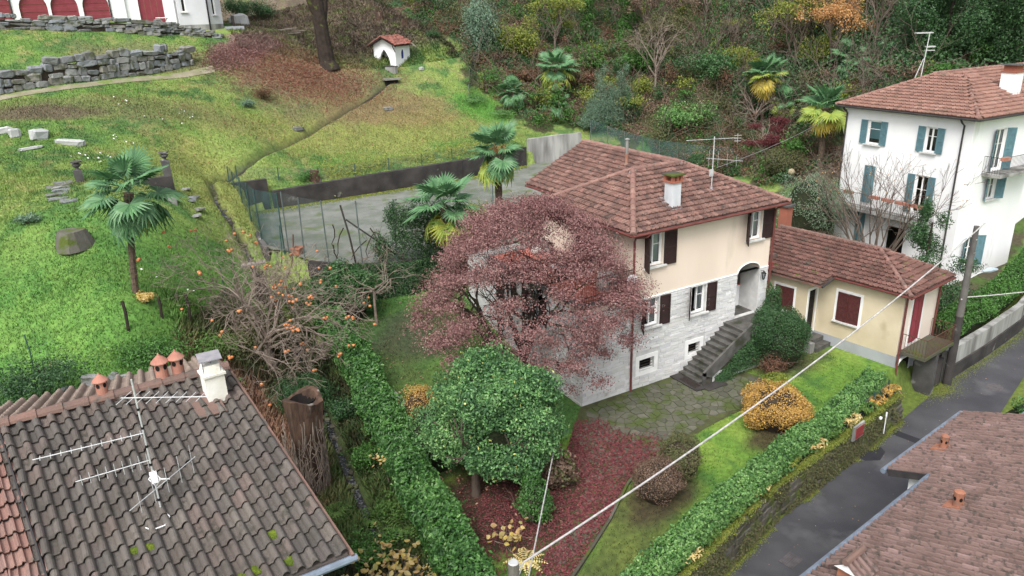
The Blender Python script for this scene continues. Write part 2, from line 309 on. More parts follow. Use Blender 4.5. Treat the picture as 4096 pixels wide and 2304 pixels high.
M['leaf_litter_dk'] = leafm('damp red leaves', [srgb(112, 48, 54), srgb(130, 60, 62), srgb(92, 40, 46), srgb(142, 76, 76), srgb(74, 40, 40)], .75, .1, .3, 1.05)
M['leaf_litter_br'] = leafm('fallen brown leaves', [srgb(164, 118, 90), srgb(140, 96, 74), srgb(182, 142, 112), srgb(118, 82, 64)], .8, .1)
M['leaf_litter_pink'] = leafm('pinkish fallen leaves', [srgb(150, 106, 102), srgb(170, 128, 122), srgb(130, 84, 82), srgb(156, 118, 112)], .8, .1, .3, 1.0)
M['leaf_litter_rust'] = leafm('fallen rust leaves', [srgb(158, 92, 70), srgb(138, 78, 62), srgb(176, 112, 88), srgb(150, 100, 86)], .8, .1, .3, .95)
M['flower'] = mk('small white flowers', srgb(236, 236, 232), rough=.8)
# ---------------------------------------------------------------- terrain height
def vnoise(x, y, s, seed=0):
    """smooth value noise in 0..1, vectorised"""
    x = np.asarray(x, float)*s + seed*17.31; y = np.asarray(y, float)*s - seed*9.17
    xi = np.floor(x); yi = np.floor(y); fx = x-xi; fy = y-yi
    fx = fx*fx*(3-2*fx); fy = fy*fy*(3-2*fy)
    def h(a, b):
        v = np.sin(a*127.1+b*311.7+seed*74.7)*43758.5453
        return v-np.floor(v)
    return ((h(xi, yi)*(1-fx)+h(xi+1, yi)*fx)*(1-fy) + (h(xi, yi+1)*(1-fx)+h(xi+1, yi+1)*fx)*fy)
def fbm(x, y, s, seed=0):
    return (vnoise(x, y, s, seed)*.55+vnoise(x, y, s*2.1, seed+3)*.28+vnoise(x, y, s*4.3, seed+5)*.17)
def seg_dist(x, y, pts):
    """distance to a polyline and the (interpolated) third coordinate there"""
    x = np.asarray(x, float); y = np.asarray(y, float)
    best = np.full(x.shape, 1e9); val = np.zeros(x.shape)
    for a, b in zip(pts[:-1], pts[1:]):
        dx, dy = b[0]-a[0], b[1]-a[1]
        t = np.clip(((x-a[0])*dx+(y-a[1])*dy)/(dx*dx+dy*dy), 0, 1)
        d = np.hypot(x-a[0]-t*dx, y-a[1]-t*dy)
        m = d < best
        best = np.where(m, d, best)
        if len(a) > 2: val = np.where(m, a[2]+t*(b[2]-a[2]), val)
    return best, val
def inside(x, y, poly):
    x = np.asarray(x, float); y = np.asarray(y, float)
    r = np.zeros(x.shape, bool); n = len(poly); j = n-1
    for i in range(n):
        xi, yi = poly[i][:2]; xj, yj = poly[j][:2]
        if yi != yj:
            c = ((yi > y) != (yj > y)) & (x < (xj-xi)*(y-yi)/(yj-yi)+xi)
            r ^= c
        j = i
    return r
HILL = [(-17.21,5.48,3.8),(-18.94,7.95,3.4),(-15.29,9.83,5.4),(-19.01,13.84,5.6),(-16.91,15.41,6.6),(-14.44,16.45,6.7),(-12.01,19.48,6.7),(-19.35,17.86,7.2),(-19.36,24.34,8.13),(-15.15,24.44,7.77),(-17.69,30.93,9.33),(-12.98,29.86,8.34),(-19.18,37.38,10.85),(-12.42,39.34,11.06),(-5.68,43.63,11.49),(-6.36,35.64,8.84),(-10.2,34.14,9.36),(-2.61,40.52,9.56),(-2.03,48.06,13.28),(1.99,50.23,13.72),(1.21,55.55,14.77),(5.69,48.16,11.33),(1.94,44.04,9.92),(11.88,48.1,10.7),(6.87,44.09,9.03),(10.34,45.48,9.74),(4.99,41.03,8.24),(-1.13,35.55,7.02),(-5.51,30.91,6.55),(-8.83,26.41,6.37),(-10.53,22.61,6.09),(-9.86,19.99,5.16),(-12.2,16.01,4.6),(-9.46,19.04,3.5),(-11.42,13.55,2.9),(3.6,35.7,6.34),(8.33,38.75,7.15),(13.84,42.36,8.08),(17.43,42.84,8.49),(5.9,33.26,5.3),(-0.9,31.86,5.41),(12.71,36.26,5.97),(14.53,52.42,13.52),(17.4,58.81,16.21),(20.44,50.84,12.91),(23.73,57.02,16.02),(8.9,57.64,14.87),(6.04,64.68,16.59),(18.55,36.05,5.4),(23.21,43.64,9.14),(26.38,48.73,12.68),(29.52,53.84,15.41),(27.0,35.5,4.6),(31.91,38.89,8.81),(36.77,45.25,13.09),(39.81,49.22,15.49),(41.71,34.78,4.4),(39.07,32.55,9.43),(45.91,39.85,13.97),(36.65,20.26,3.0),(36.41,17.38,6.64),(46.03,24.56,10.43),(55.9,27.99,13.97),(46.15,13.56,10.82),(56.01,16.41,13.85),(45.7,10.25,10.96)]
YARD = [(-12,-11,-.9),(-12,-6,-.8),(-11.3,1,-.5),(-10.5,6,0),(-8.6,-4,-.1),(-8.0,2,.1),(-7.3,7,.75),(-6.8,10.8,1.35),(-3,-9.6,-.05),(3,-7.9,0),(9.5,-6.4,0),(-3,-3,0),(3,-2,0),
 (8,-2,0),(13,-3,0),(13,2,.2),(18,3,.3),(22,0,-.2),(24,6,.6),(-3,2,0),(-2,7,.7),(-3.5,9.5,1.35),(-1,11.4,1.9),(2,11.2,1.95),(6,11.2,2.0),(12,11,1.6),(16,8,.8),(20,14,1.6),(28,14,2.0),(34,8,2.0),(30,2,.4),
 (-17,0,2.4),(-22,-2,2.0),(-24,-9,1.0),(-16,-10,-.2),(-13,3,1.2),(-12,8,1.4),(-11,11,1.5),(-22,6,3.6),(-28,8,4.2),(-28,20,7.4),(-28,32,9.8),(-28,42,11.6),(-32,52,15.1),
 (-20,43.5,12.9),(-12,45.5,13.1),(-5,48,13.6),(-20,47,15.0),(-12,48.5,15.0),(-6,50.5,14.7),(-20,60,15.3),(-8,62,15.3),(0,66,15.6),(-20,80,19),
 (-5,29.6,5.3),(-8.3,29,5.5),(3,29.6,4.8),(9.5,30.2,4.8),(16,31.5,4.8),(24,33,4.0),(30,30,2.8),(26,22,2.4),(40,26,3.0),
 (20,75,26),(40,65,26),(60,45,24),(70,25,22),(65,5,16),(0,90,28),(-40,90,24),(40,100,46),(80,60,42),(90,20,34),(-10,120,44),(60,130,66),(-60,60,18),(-60,20,8),(-60,-20,0),(50,-5,1.0),(80,-15,4),(-40,-30,-2),(0,-30,-2.2),(40,-30,-2),(100,100,70)]
COURT = [(-7.85,18.96),(-7.0,17.92),(-6.54,15.67),(-5.22,13.89),(-2.88,12.58),(2.75,12.11),(11.19,12.39),(21.51,13.61),(21.51,31.43),(9.32,29.09),(-5.03,28.43),(-7.19,28.24)]
COURT_Z = 3.5
STREAM = [(10.9,46.4,0),(10.43,45.7,0),(5.0,41.1,0),(-1.15,35.5,0),(-5.5,31.2,0),(-8.2,29.3,0),(-9.2,26.5,0),(-9.5,23.5,0),(-9.3,21.4,0),(-8.95,19.3,0),(-8.75,16,0),(-8.75,11.8,0),(-9.1,7,0),(-9.5,3.2,0),(-10,-2,0),(-10.6,-8,0),(-11,-16,0)]
ROAD = [(-16,-15.6,-1.9),(-9,-13.4,-1.75),(-3.5,-11.75,-1.65),(2.3,-10.2,-1.6),(8.5,-8.95,-1.55),(13.8,-7.7,-1.5),(18.5,-6.75,-1.4),(24,-5.5,-1.25),(32,-3.9,-.95),(42,-1,-.4),(56,3.3,.5)]
_pts = np.array(HILL+YARD, float); STREAM_D = .5
def _tps_fit(P):
    n = len(P)
    d = np.hypot(P[:, None, 0]-P[None, :, 0], P[:, None, 1]-P[None, :, 1])
    K = np.where(d > 0, d*d*np.log(d+1e-9), 0)+np.eye(n)*1.5
    Q = np.c_[np.ones(n), P[:, :2]]
    A = np.block([[K, Q], [Q.T, np.zeros((3, 3))]])
    return np.linalg.solve(A, np.r_[P[:, 2], 0, 0, 0])
_tw = _tps_fit(_pts)
def ground_z(x, y, carve_off=False):
    x = np.atleast_1d(np.asarray(x, float)); y = np.atleast_1d(np.asarray(y, float)); sh = x.shape
    x = x.ravel(); y = y.ravel(); z = np.zeros(len(x)); n = len(_pts)
    for i in range(0, len(x), 20000):
        a, b = x[i:i+20000], y[i:i+20000]
        d = np.hypot(a[:, None]-_pts[None, :, 0], b[:, None]-_pts[None, :, 1])
        z[i:i+20000] = (np.where(d > 0, d*d*np.log(d+1e-9), 0))@_tw[:n]+_tw[n]+_tw[n+1]*a+_tw[n+2]*b
    far = np.maximum(np.maximum(-45-x, x-95), np.maximum(-28-y, y-125))
    t = np.clip(far/60, 0, 1)
    z = z*(1-t)+np.clip(z, -4, 70)*t
    # lumps
    z = z+(fbm(x, y, .35, 1)-.5)*.22*np.clip((y-2)/6, 0, 1)
    # flat court with walls round it
    e = seg_dist(x, y, COURT+COURT[:1])[0]; ins = inside(x, y, COURT)
    z = np.where(ins, COURT_Z, z)
    # front yard
    yard = inside(x, y, [(-8.4,-10.9),(12.6,-6.0),(14,-5),(14,3),(-7.4,3)])
    z = np.where(yard, z*.15, z)
    # brook
    d, zs = seg_dist(x, y, STREAM)
    w = np.clip(1.25-d/.3, 0, 1); w = w*w*(3-2*w)
    z = np.where(ins | carve_off, z, z-STREAM_D*w)
    # lane
    d, zr = seg_dist(x, y, ROAD)
    w = np.clip((2.75-d)/.35, 0, 1)
    z = z*(1-w)+(zr-.06)*w
    south = (y < -6)&(d > 2.4)&(x > -9)&(np.interp(x, [p[0] for p in ROAD], [p[1] for p in ROAD]) > y)
    z = np.where(south, np.minimum(z, zr-.05), z)
    return z.reshape(sh)
def gz(x, y): return float(ground_z([x], [y])[0])
STREAM = [(a, b, float(ground_z([a], [b], True)[0])-.22) for a, b, c in STREAM]
# ---------------------------------------------------------------- ground colours and sheet
def lin(r, g, b): return np.array(srgb(r, g, b)[:3])
def sm(e0, e1, x): t = np.clip((x-e0)/(e1-e0), 0, 1); return t*t*(3-2*t)
def blob(x, y, cx, cy, rx, ry, rot=0., soft=.35):
    c, s = math.cos(rot), math.sin(rot); dx = x-cx; dy = y-cy
    d = np.hypot((dx*c+dy*s)/rx, (-dx*s+dy*c)/ry)
    d = d+(fbm(x, y, .9, 8)-.5)*.7
    return 1-sm(1-soft, 1+soft, d)
WOOD_EDGE = [(16.5,60),(19.5,50),(18.6,44.2),(19.2,41),(20.5,36.8),(25,36.2),(29.5,31),(30,22),(28,15.5),(36,9.5),(60,8)]
def wood_mask(x, y):
    return inside(x, y, WOOD_EDGE+[(140, 8), (140, 160), (16.5, 160)])
def mixc(col, c, w): return col*(1-w[:, None])+c[None, :]*w[:, None]
def zone(x, y):
    """ground colour: what grows or lies there"""
    x = np.asarray(x, float); y = np.asarray(y, float); n = len(x)
    a = fbm(x, y, .22, 21); b = fbm(x, y, .6, 33); c = fbm(x, y, 1.6, 41)
    col = np.tile(lin(100, 132, 62), (n, 1))
    col = mixc(col, lin(124, 144, 74), sm(.42, .62, a))
    col = mixc(col, lin(74, 110, 58), sm(.5, .66, b)*.9)
    col = mixc(col, lin(146, 140, 80), sm(.58, .74, c)*.6)
    low = 1-sm(12, 22, y)
    col = mixc(col, lin(88, 134, 60), low*.75*(x < -9))
    col = mixc(col, lin(106, 146, 66), low*sm(.5, .65, c)*.6*(x < -9))
    col = mixc(col, lin(138, 140, 76), blob(x, y, 4, 36.5, 12, 3.2, .1)*.7)
    col = mixc(col, lin(138, 140, 76), blob(x, y, -9, 27, 3, 6)*.6)
    col = mixc(col, lin(112, 110, 66), blob(x, y, -13, 36, 9, 2.2)*.6)          # rough bank below the track
    col = mixc(col, lin(104, 90, 70), blob(x, y, -17.3, 35.2, 3., 1.5)*.9)
    col = mixc(col, lin(120, 112, 80), blob(x, y, -9, 45.5, 6, 2)*.6)
    # fallen leaves round the big tree
    col = mixc(col, lin(122, 104, 78), blob(x, y, 4.2, 43.5, 8.5, 5.5, .2)*.6)
    col = mixc(col, lin(136, 100, 84), blob(x, y, 2.0, 46.5, 6, 3.6, .25)*.6)
    col = mixc(col, lin(146, 118, 110), blob(x, y, -1.2, 48.6, 4.2, 1.7, .75, .2)*.95)
    col = mixc(col, lin(138, 110, 74), blob(x, y, 9, 40.5, 6, 3)*.6)
    # scrubby slope behind the chapel
    up_ = sm(47.5, 51, y-.18*np.abs(x-9))*(x > -1)
    br = mixc(np.tile(lin(112, 96, 78), (n, 1)), lin(92, 80, 66), sm(.4, .65, b)); br = mixc(br, lin(104, 116, 66), sm(.56, .72, c)*.8)
    br = mixc(br, lin(128, 112, 96), sm(.6, .75, fbm(x, y, 2.6, 51)))
    col = col*(1-up_[:, None])+br*up_[:, None]
    col = mixc(col, lin(78, 130, 50), blob(x, y, 17.5, 40.2, 2.2, 3.0, .6)*.85)
    jx = (fbm(x, y, .7, 77)-.5)*5; jy = (fbm(x, y, .7, 78)-.5)*5; wm = wood_mask(x+jx, y+jy).astype(float)*.9
    wd = mixc(np.tile(lin(72, 62, 48), (n, 1)), lin(60, 68, 40), sm(.4, .6, b)); col = col*(1-wm[:, None])+wd*wm[:, None]
    # lawn and yard
    lawn = inside(x, y, [(-8.6,-3),(0,-3),(0,8),(14,8),(14,14),(-6.8,14)])
    lc = mixc(np.tile(lin(72, 110, 54), (n, 1)), lin(88, 128, 58), sm(.45, .65, b)); lc = mixc(lc, lin(88, 104, 50), sm(.6, .7, c)*.6)
    lc = mixc(lc, lin(64, 60, 50), blob(x, y, -3.6, 8.4, 2.3, 2.1)*.75); lc = mixc(lc, lin(74, 80, 46), blob(x, y, -5.5, 4.5, 2.4, 3)*.5)
    lc = mixc(lc, lin(62, 56, 40), blob(x, y, -6.6, 0, 1.5, 3)*.6)
    col = np.where(lawn[:, None], lc, col)
    front = inside(x, y, [(-8.9,-11.5),(13,-6.2),(14.5,-4),(14,2),(-9,-1)])
    fc = mixc(np.tile(lin(98, 134, 52), (n, 1)), lin(122, 148, 62), sm(.4, .65, b)); fc = mixc(fc, lin(74, 112, 48), sm(.5, .7, c))
    bed = np.maximum(blob(x, y, -6.2, -4.2, 2.6, 2.6, .4), blob(x, y, -4.2, -4.6, 1.6, 2.2, .5)); fc = mixc(fc, lin(66, 44, 40), bed*.92)
    fc = mixc(fc, lin(84, 86, 48), blob(x, y, -4.2, -8.1, 2.2, 1.0, .2)*.7)
    fc = mixc(fc, lin(70, 52, 40), np.maximum(blob(x, y, -1.3, -6.5, 1.6, 1.0, .1), blob(x, y, 5.4, -5.9, 1.9, .8, .1))*.9)
    fc = mixc(fc, lin(66, 60, 46), blob(x, y, 9.8, -1.4, 1.7, 1.5)*.8)
    fc = mixc(fc, lin(76, 82, 50), blob(x, y, 11.6, -1.5, 1.6, 1.4)*.7)
    col = np.where((front & ~(lawn & (x < -.2) & (y > -1.5)))[:, None], fc, col)
    # gully between the grey roof and the hedge
    gl = inside(x, y, [(-14.5,-14),(-8.9,-12),(-8.0,2),(-7.6,8),(-8.6,13),(-11,15),(-14.5,8)])
    gc = mixc(np.tile(lin(84, 104, 56), (n, 1)), lin(60, 66, 42), sm(.45, .7, b)); gc = mixc(gc, lin(148, 106, 82), blob(x, y, -12.3, 4.5, 1.8, 4.5, .1)*.9)
    gc = mixc(gc, lin(92, 88, 60), blob(x, y, -10.5, 11, 2.5, 3)*.6)
    col = np.where(gl[:, None], gc, col)
    # lane verge, side garden
    col = np.where(inside(x, y, [(14.2,-5),(40,2),(40,14),(28,15),(14.2,9)])[:, None], mixc(np.tile(lin(84, 76, 58), (n, 1)), lin(74, 96, 46), sm(.4, .6, b)), col)
    d, _ = seg_dist(x, y, STREAM); col = mixc(col, lin(54, 56, 38), (1-sm(.1, .34, d))*.9)
    d, _ = seg_dist(x, y, ROAD); col = mixc(col, lin(92, 104, 42), (1-sm(2.2, 3.4, d))*.8)
    return np.c_[np.clip(col, 0, 1), np.ones(n)]
def axis(lo, hi, st, flo, fhi):
    a = list(np.arange(lo, hi+1e-6, st)); s = st
    while a[-1] < fhi: s *= 1.35; a.append(a[-1]+s)
    s = st
    while a[0] > flo: s *= 1.35; a.insert(0, a[0]-s)
    return np.array(a)
gx = axis(-30, 56, .27, -500, 700); gy = axis(-17, 62, .27, -400, 700)
X, Y = np.meshgrid(gx, gy); nx, ny = len(gx), len(gy)
xf, yf = X.ravel(), Y.ravel(); zf = ground_z(xf, yf)
idx = np.arange(nx*ny).reshape(ny, nx)
F = np.stack([idx[:-1, :-1], idx[:-1, 1:], idx[1:, 1:], idx[1:, :-1]], -1).reshape(-1, 4)
M['ground'] = mk('meadow ground', (1.15, 1.15, 1.1, 1), (.72, .72, .72, 1), 5., .95, .5, 22, attr='col')
_full_z = ground_z; _Zg = zf.reshape(ny, nx)
def ground_z(x, y, carve_off=False):
    x = np.atleast_1d(np.asarray(x, float)); y = np.atleast_1d(np.asarray(y, float))
    i = np.clip(np.searchsorted(gx, x)-1, 0, nx-2); j = np.clip(np.searchsorted(gy, y)-1, 0, ny-2)
    u = np.clip((x-gx[i])/(gx[i+1]-gx[i]), 0, 1); v = np.clip((y-gy[j])/(gy[j+1]-gy[j]), 0, 1)
    return (_Zg[j, i]*(1-u)+_Zg[j, i+1]*u)*(1-v)+(_Zg[j+1, i]*(1-u)+_Zg[j+1, i+1]*u)*v
g = add('ground', np_mesh('ground', np.c_[xf, yf, zf], F, M['ground'], col=zone(xf, yf), smooth=True)); tag(g, kind='structure')

def strip(name, L_, R_, zf_, mat, n=60, cols=4, thick=None):
    """ribbon between two polylines"""
    def res(P):
        P = np.array(P, float); d = np.r_[0, np.cumsum(np.hypot(*np.diff(P[:, :2], axis=0).T))]
        t = np.linspace(0, d[-1], n); return np.c_[np.interp(t, d, P[:, 0]), np.interp(t, d, P[:, 1])]
    a, b = res(L_), res(R_); V = []
    for k in range(cols+1):
        q = a+(b-a)*k/cols; V.append(np.c_[q, zf_(q[:, 0], q[:, 1])])
    V = np.concatenate(V); F = [(k*n+i, k*n+i+1, (k+1)*n+i+1, (k+1)*n+i) for k in range(cols) for i in range(n-1)]
    o = add(name, np_mesh(name, V, F, mat, smooth=True)); return tag(o, kind='structure')
road_z = lambda x, y: seg_dist(x, y, ROAD)[1]
ROAD_L = [(-14,-13.0),(-6,-10.55),(-.9,-9.07),(2.7,-8.1),(9.4,-7),(12.9,-6.25),(17.2,-5.45),(21,-5.0),(25.1,-4.4),(32,-2.6),(42,.2),(56,4.6)]
ROAD_R = [(-14,-17.5),(-6,-15),(0,-13.4),(6,-11.7),(12,-9.7),(16,-8.45),(20.3,-7.24),(26,-6.2),(33,-4.8),(43,-2.2),(57,2)]
strip('road', ROAD_L, ROAD_R, lambda x, y: road_z(x, y)+.0, M['asphalt'], 90, 8)
# court, brook water, field track
mb = MB(); mb.add([(q[0], q[1], COURT_Z+.03) for q in COURT], [tuple(range(len(COURT)))]); tag(mb.build('court_surface', M['court']), kind='structure')
S_ = np.array(STREAM)[5:]; 
strip('brook_bed', [(p[0]-.14, p[1]+.05) for p in STREAM], [(p[0]+.14, p[1]-.05) for p in STREAM], lambda x, y: seg_dist(x, y, STREAM)[1]-.235, M['dark_earth'], 160, 2)
strip('brook', [(p[0]-.12, p[1]) for p in S_], [(p[0]+.13, p[1]) for p in S_], lambda x, y: seg_dist(x, y, STREAM)[1]-.19, M['water'], 80, 2)
M['track'] = mk('beaten track', srgb(150, 142, 118), srgb(128, 124, 92), 1.2, .95, .4, 12, c3=srgb(110, 128, 66), s3=.9, t3=.55)
TRK = [(-26,36.6),(-19.6,38.6),(-16.1,39.75),(-12.2,41.2),(-7.8,43.05),(-4.9,44.6)]
strip('track', [(a, b-.42) for a, b in TRK], [(a, b+.42) for a, b in TRK], lambda x, y: ground_z(x, y)+.035, M['track'], 60, 3)
# garden path and patio
PATH_R = [(5.9,-3.75),(3.5,-4.0),(1.4,-4.35),(.1,-4.6),(-.85,-4.75),(-1.9,-5.3),(-3.62,-6.52),(-4.9,-7.3),(-6.04,-7.97),(-7.6,-8.9)]
PATH_L = [(-.1,-.05),(-2.35,-2.34),(-3.08,-3.97),(-3.5,-4.6),(-4.1,-5.0),(-5.35,-6.11),(-6.92,-7.41),(-8.3,-8.4)]
PATIO = [(-.1,-.02)]+PATH_L[1:]+PATH_R[::-1]+[(7.4,-3.2),(8.2,-2.6),(7.9,-1.5),(5.2,-1.45),(5.2,-.02)]
M['joint'] = mk('mossy joints', srgb(84, 92, 52), srgb(68, 68, 46), 2.2, .95, .5, 20)
mb = MB(); mb.add([(q[0], q[1], .03) for q in PATIO], [tuple(range(len(PATIO)))]); patio = tag(mb.build('patio', M['joint']), kind='structure')
def voronoi(seeds, bounds):
    out = []
    x0, y0, x1, y1 = bounds
    for i, p in enumerate(seeds):
        poly = [(x0, y0), (x1, y0), (x1, y1), (x0, y1)]
        d = np.hypot(*(seeds-p).T); near = np.argsort(d)[1:22]
        for j in near:
            q = seeds[j]; nx_, ny_ = q-p; mx, my = (p+q)/2; new = []
            for k in range(len(poly)):
                a, b = poly[k], poly[(k+1) % len(poly)]
                da = (a[0]-mx)*nx_+(a[1]-my)*ny_; db = (b[0]-mx)*nx_+(b[1]-my)*ny_
                if da <= 0: new.append(a)
                if (da < 0) != (db < 0): t = da/(da-db); new.append((a[0]+t*(b[0]-a[0]), a[1]+t*(b[1]-a[1])))
            poly = new
            if not poly: break
        out.append(poly)
    return out
sd_ = []
for _ in range(5000):
    if len(sd_) > 420: break
    q = (random.uniform(-8.3, 8.2), random.uniform(-8.9, 0))
    if inside([q[0]], [q[1]], PATIO)[0] and all((q[0]-a)**2+(q[1]-b)**2 > .06 for a, b in sd_): sd_.append(q)
sd_ = np.array(sd_)
for p, poly in zip(sd_, voronoi(sd_, (-8.6, -9.2, 8.6, .4))):
    if len(poly) < 3: continue
    c = np.mean(poly, 0); pl = []
    for a in poly:
        v = np.array(a)-c; l = np.hypot(*v); v = v*min(1, .62/l)*(.9+random.uniform(-.05, .04)); pl.append(c+v)
    ok = inside([a[0] for a in pl], [a[1] for a in pl], PATIO)
    if ok.sum() < len(pl): continue
    h = .045+random.uniform(0, .02); mb = MB(); mb.prism([(a[0], a[1], .005) for a in pl], (0, 0, h)); mb.build('flagstone', M['flag'], patio)
# kerb along the lawn side of the path
mb = MB()
P = PATH_R[3:]
for a, b in zip(P[:-1], P[1:]):
    a = np.array(a); b = np.array(b); d = b-a; n_ = np.array([d[1], -d[0]])/np.hypot(*d)*.09
    if n_[1] > 0: n_ = -n_
    mb.obox((a[0], a[1], -.05), (d[0], d[1], 0), (n_[0], n_[1], 0), (0, 0, .14))
mb.build('kerb', M['mossstone'], patio)
# ---------------------------------------------------------------- building kit
class Wall:
    """a vertical wall plane: u along it, n outward, z up"""
    def __init__(s, o, U, N): s.o = np.array(o, float); s.U = np.array(U, float); s.N = np.array(N, float)
    def p(s, u, n, z): q = s.o+s.U*u+s.N*n; return (q[0], q[1], q[2]+z)
def panel(W, u0, u1, z0, z1, holes=(), depth=.22, mb=None):
    mb = mb or MB(); us = sorted({u0, u1, *[h[0] for h in holes], *[h[1] for h in holes]}); zs = sorted({z0, z1, *[h[2] for h in holes], *[h[3] for h in holes]})
    us = [u for u in us if u0 <= u <= u1]; zs = [z for z in zs if z0 <= z <= z1]
    for a, b in zip(us[:-1], us[1:]):
        for c, d in zip(zs[:-1], zs[1:]):
            um, zm = (a+b)/2, (c+d)/2
            if any(h[0] < um < h[1] and h[2] < zm < h[3] for h in holes): continue
            mb.quad(W.p(a, 0, c), W.p(b, 0, c), W.p(b, 0, d), W.p(a, 0, d))
    for a, b, c, d in holes:
        for (ua, za), (ub, zb) in (((a, c), (b, c)), ((b, c), (b, d)), ((b, d), (a, d)), ((a, d), (a, c))):
            mb.quad(W.p(ua, 0, za), W.p(ub, 0, zb), W.p(ub, -depth, zb), W.p(ua, -depth, za))
    return mb
def ring(W, u0, u1, z0, z1, t, n0, n1, mb, bottom=True):
    e = .001
    mb.obox(W.p(u0, n0, z0), W.U*t, W.N*(n1-n0), (0, 0, z1-z0)); mb.obox(W.p(u1-t, n0, z0), W.U*t, W.N*(n1-n0), (0, 0, z1-z0))
    mb.obox(W.p(u0+t+e, n0, z1-t), W.U*(u1-u0-2*t-2*e), W.N*(n1-n0-e), (0, 0, t))
    if bottom: mb.obox(W.p(u0+t+e, n0, z0), W.U*(u1-u0-2*t-2*e), W.N*(n1-n0-e), (0, 0, t))
def shutter(W, parent, hinge, side, width, z0, z1, ang, mat):
    """side -1: hinged on the opening's left edge, +1: right edge; ang 0 closed, 180 folded back on the wall"""
    a = math.radians(ang); d = (W.U*(-side)*math.cos(a)+W.N*math.sin(a)); nrm = np.cross(d, (0, 0, 1))
    if ang > 150: off = .025
    else: off = .02
    o = np.array(W.p(hinge, off, z0)); t = .04; D = d*width; T = nrm*t; hh = z1-z0
    if ang > 150 and np.dot(T, W.N) < 0: T = -T
    s = MB(); b = .075
    s.obox(o, d*b, T, (0, 0, hh)); s.obox(o+d*(width-b), d*b, T, (0, 0, hh))
    for zz in (0, hh/2-b/2, hh-b): s.obox(o+d*(b+.001)+np.array([0, 0, zz]), d*(width-2*b-.002), T*.98, (0, 0, b))
    sh = s.build('shutter', mat, parent, world=False)
    s = MB(); k = int(hh/.055)
    for i in range(k):
        zz = b+(hh-2*b)*(i+.5)/k
        s.obox(o+d*(b+.002)+T*.2+np.array([0, 0, zz]), d*(width-2*b-.004), T*.55+np.array([0, 0, -.022]), (0, 0, .012))
    s.obox(o+d*b+T*.08+np.array([0, 0, b]), d*(width-2*b), T*.06, (0, 0, hh-2*b))
    s.build('slats', mat, sh, world=False); return sh
def window(W, parent, u0, u1, z0, z1, trim=0., trimmat='trim', sill=True, inside_='curtain', depth=.22, sash_open=False, split=True, frame='trim'):
    s = MB(); ring(W, u0+.002, u1-.002, z0+.002, z1-.002, .05, -depth+.03, -depth+.1, s)
    if trim: ring(W, u0-trim, u1+trim, z0-(0 if sill else trim), z1+trim, trim-.002, -.01, .02, s, bottom=not sill)
    win = s.build('window', M[frame], parent, world=False)
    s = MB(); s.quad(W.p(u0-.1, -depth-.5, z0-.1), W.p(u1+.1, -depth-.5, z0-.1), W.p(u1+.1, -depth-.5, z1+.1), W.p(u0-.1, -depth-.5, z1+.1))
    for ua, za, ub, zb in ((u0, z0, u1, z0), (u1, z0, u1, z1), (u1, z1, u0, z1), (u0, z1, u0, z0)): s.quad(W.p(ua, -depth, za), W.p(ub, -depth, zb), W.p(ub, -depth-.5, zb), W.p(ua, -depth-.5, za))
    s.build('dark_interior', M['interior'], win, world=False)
    if inside_ == 'bars':
        s = MB(); n = max(3, int((z1-z0)/.13))
        for i in range(n): zz = z0+(z1-z0)*(i+.6)/n; s.tube([W.p(u0, -.1, zz), W.p(u1, -.1, zz)], .014, 5)
        s.build('window_bars', M['iron'], win, world=False)
    else:
        um = (u0+u1)/2; spans = [(u0+.05, um), (um, u1-.05)] if split else [(u0+.05, u1-.05)]
        for k, (a, b) in enumerate(spans):
            if sash_open and k == 0: continue
            s = MB(); ring(W, a, b, z0+.05, z1-.05, .045, -depth+.035, -depth+.075, s); s.obox(W.p(a+.046, -depth+.04, z0+(z1-z0)*.62), W.U*(b-a-.092), W.N*.03, (0, 0, .03)); sa = s.build('sash', M[frame], win, world=False)
            s = MB(); s.quad(W.p(a, -depth+.05, z0+.05), W.p(b, -depth+.05, z0+.05), W.p(b, -depth+.05, z1-.05), W.p(a, -depth+.05, z1-.05)); s.build('pane', M['glass'], win, world=False)
            if inside_ in ('curtain', 'blind'):
                s = MB(); n = 14; zb = z0+.12 if inside_ == 'curtain' else z0+(z1-z0)*.22
                for i in range(n):
                    ua, ub = a+(b-a)*i/n, a+(b-a)*(i+1)/n; f = lambda q: -depth-.03+.018*math.sin(q*6.5)
                    s.quad(W.p(ua, f(i), zb), W.p(ub, f(i+1), zb), W.p(ub, f(i+1), z1-.05), W.p(ua, f(i), z1-.05))
                s.build('curtain' if inside_ == 'curtain' else 'blind', M[inside_], win, world=False)
    if sill:
        s = MB(); s.obox(W.p(u0-.12, -.05, z0-.07), W.U*(u1-u0+.24), W.N*.2, (0, 0, .07)); s.build('sill', M['sill'], win, world=False)
    return win

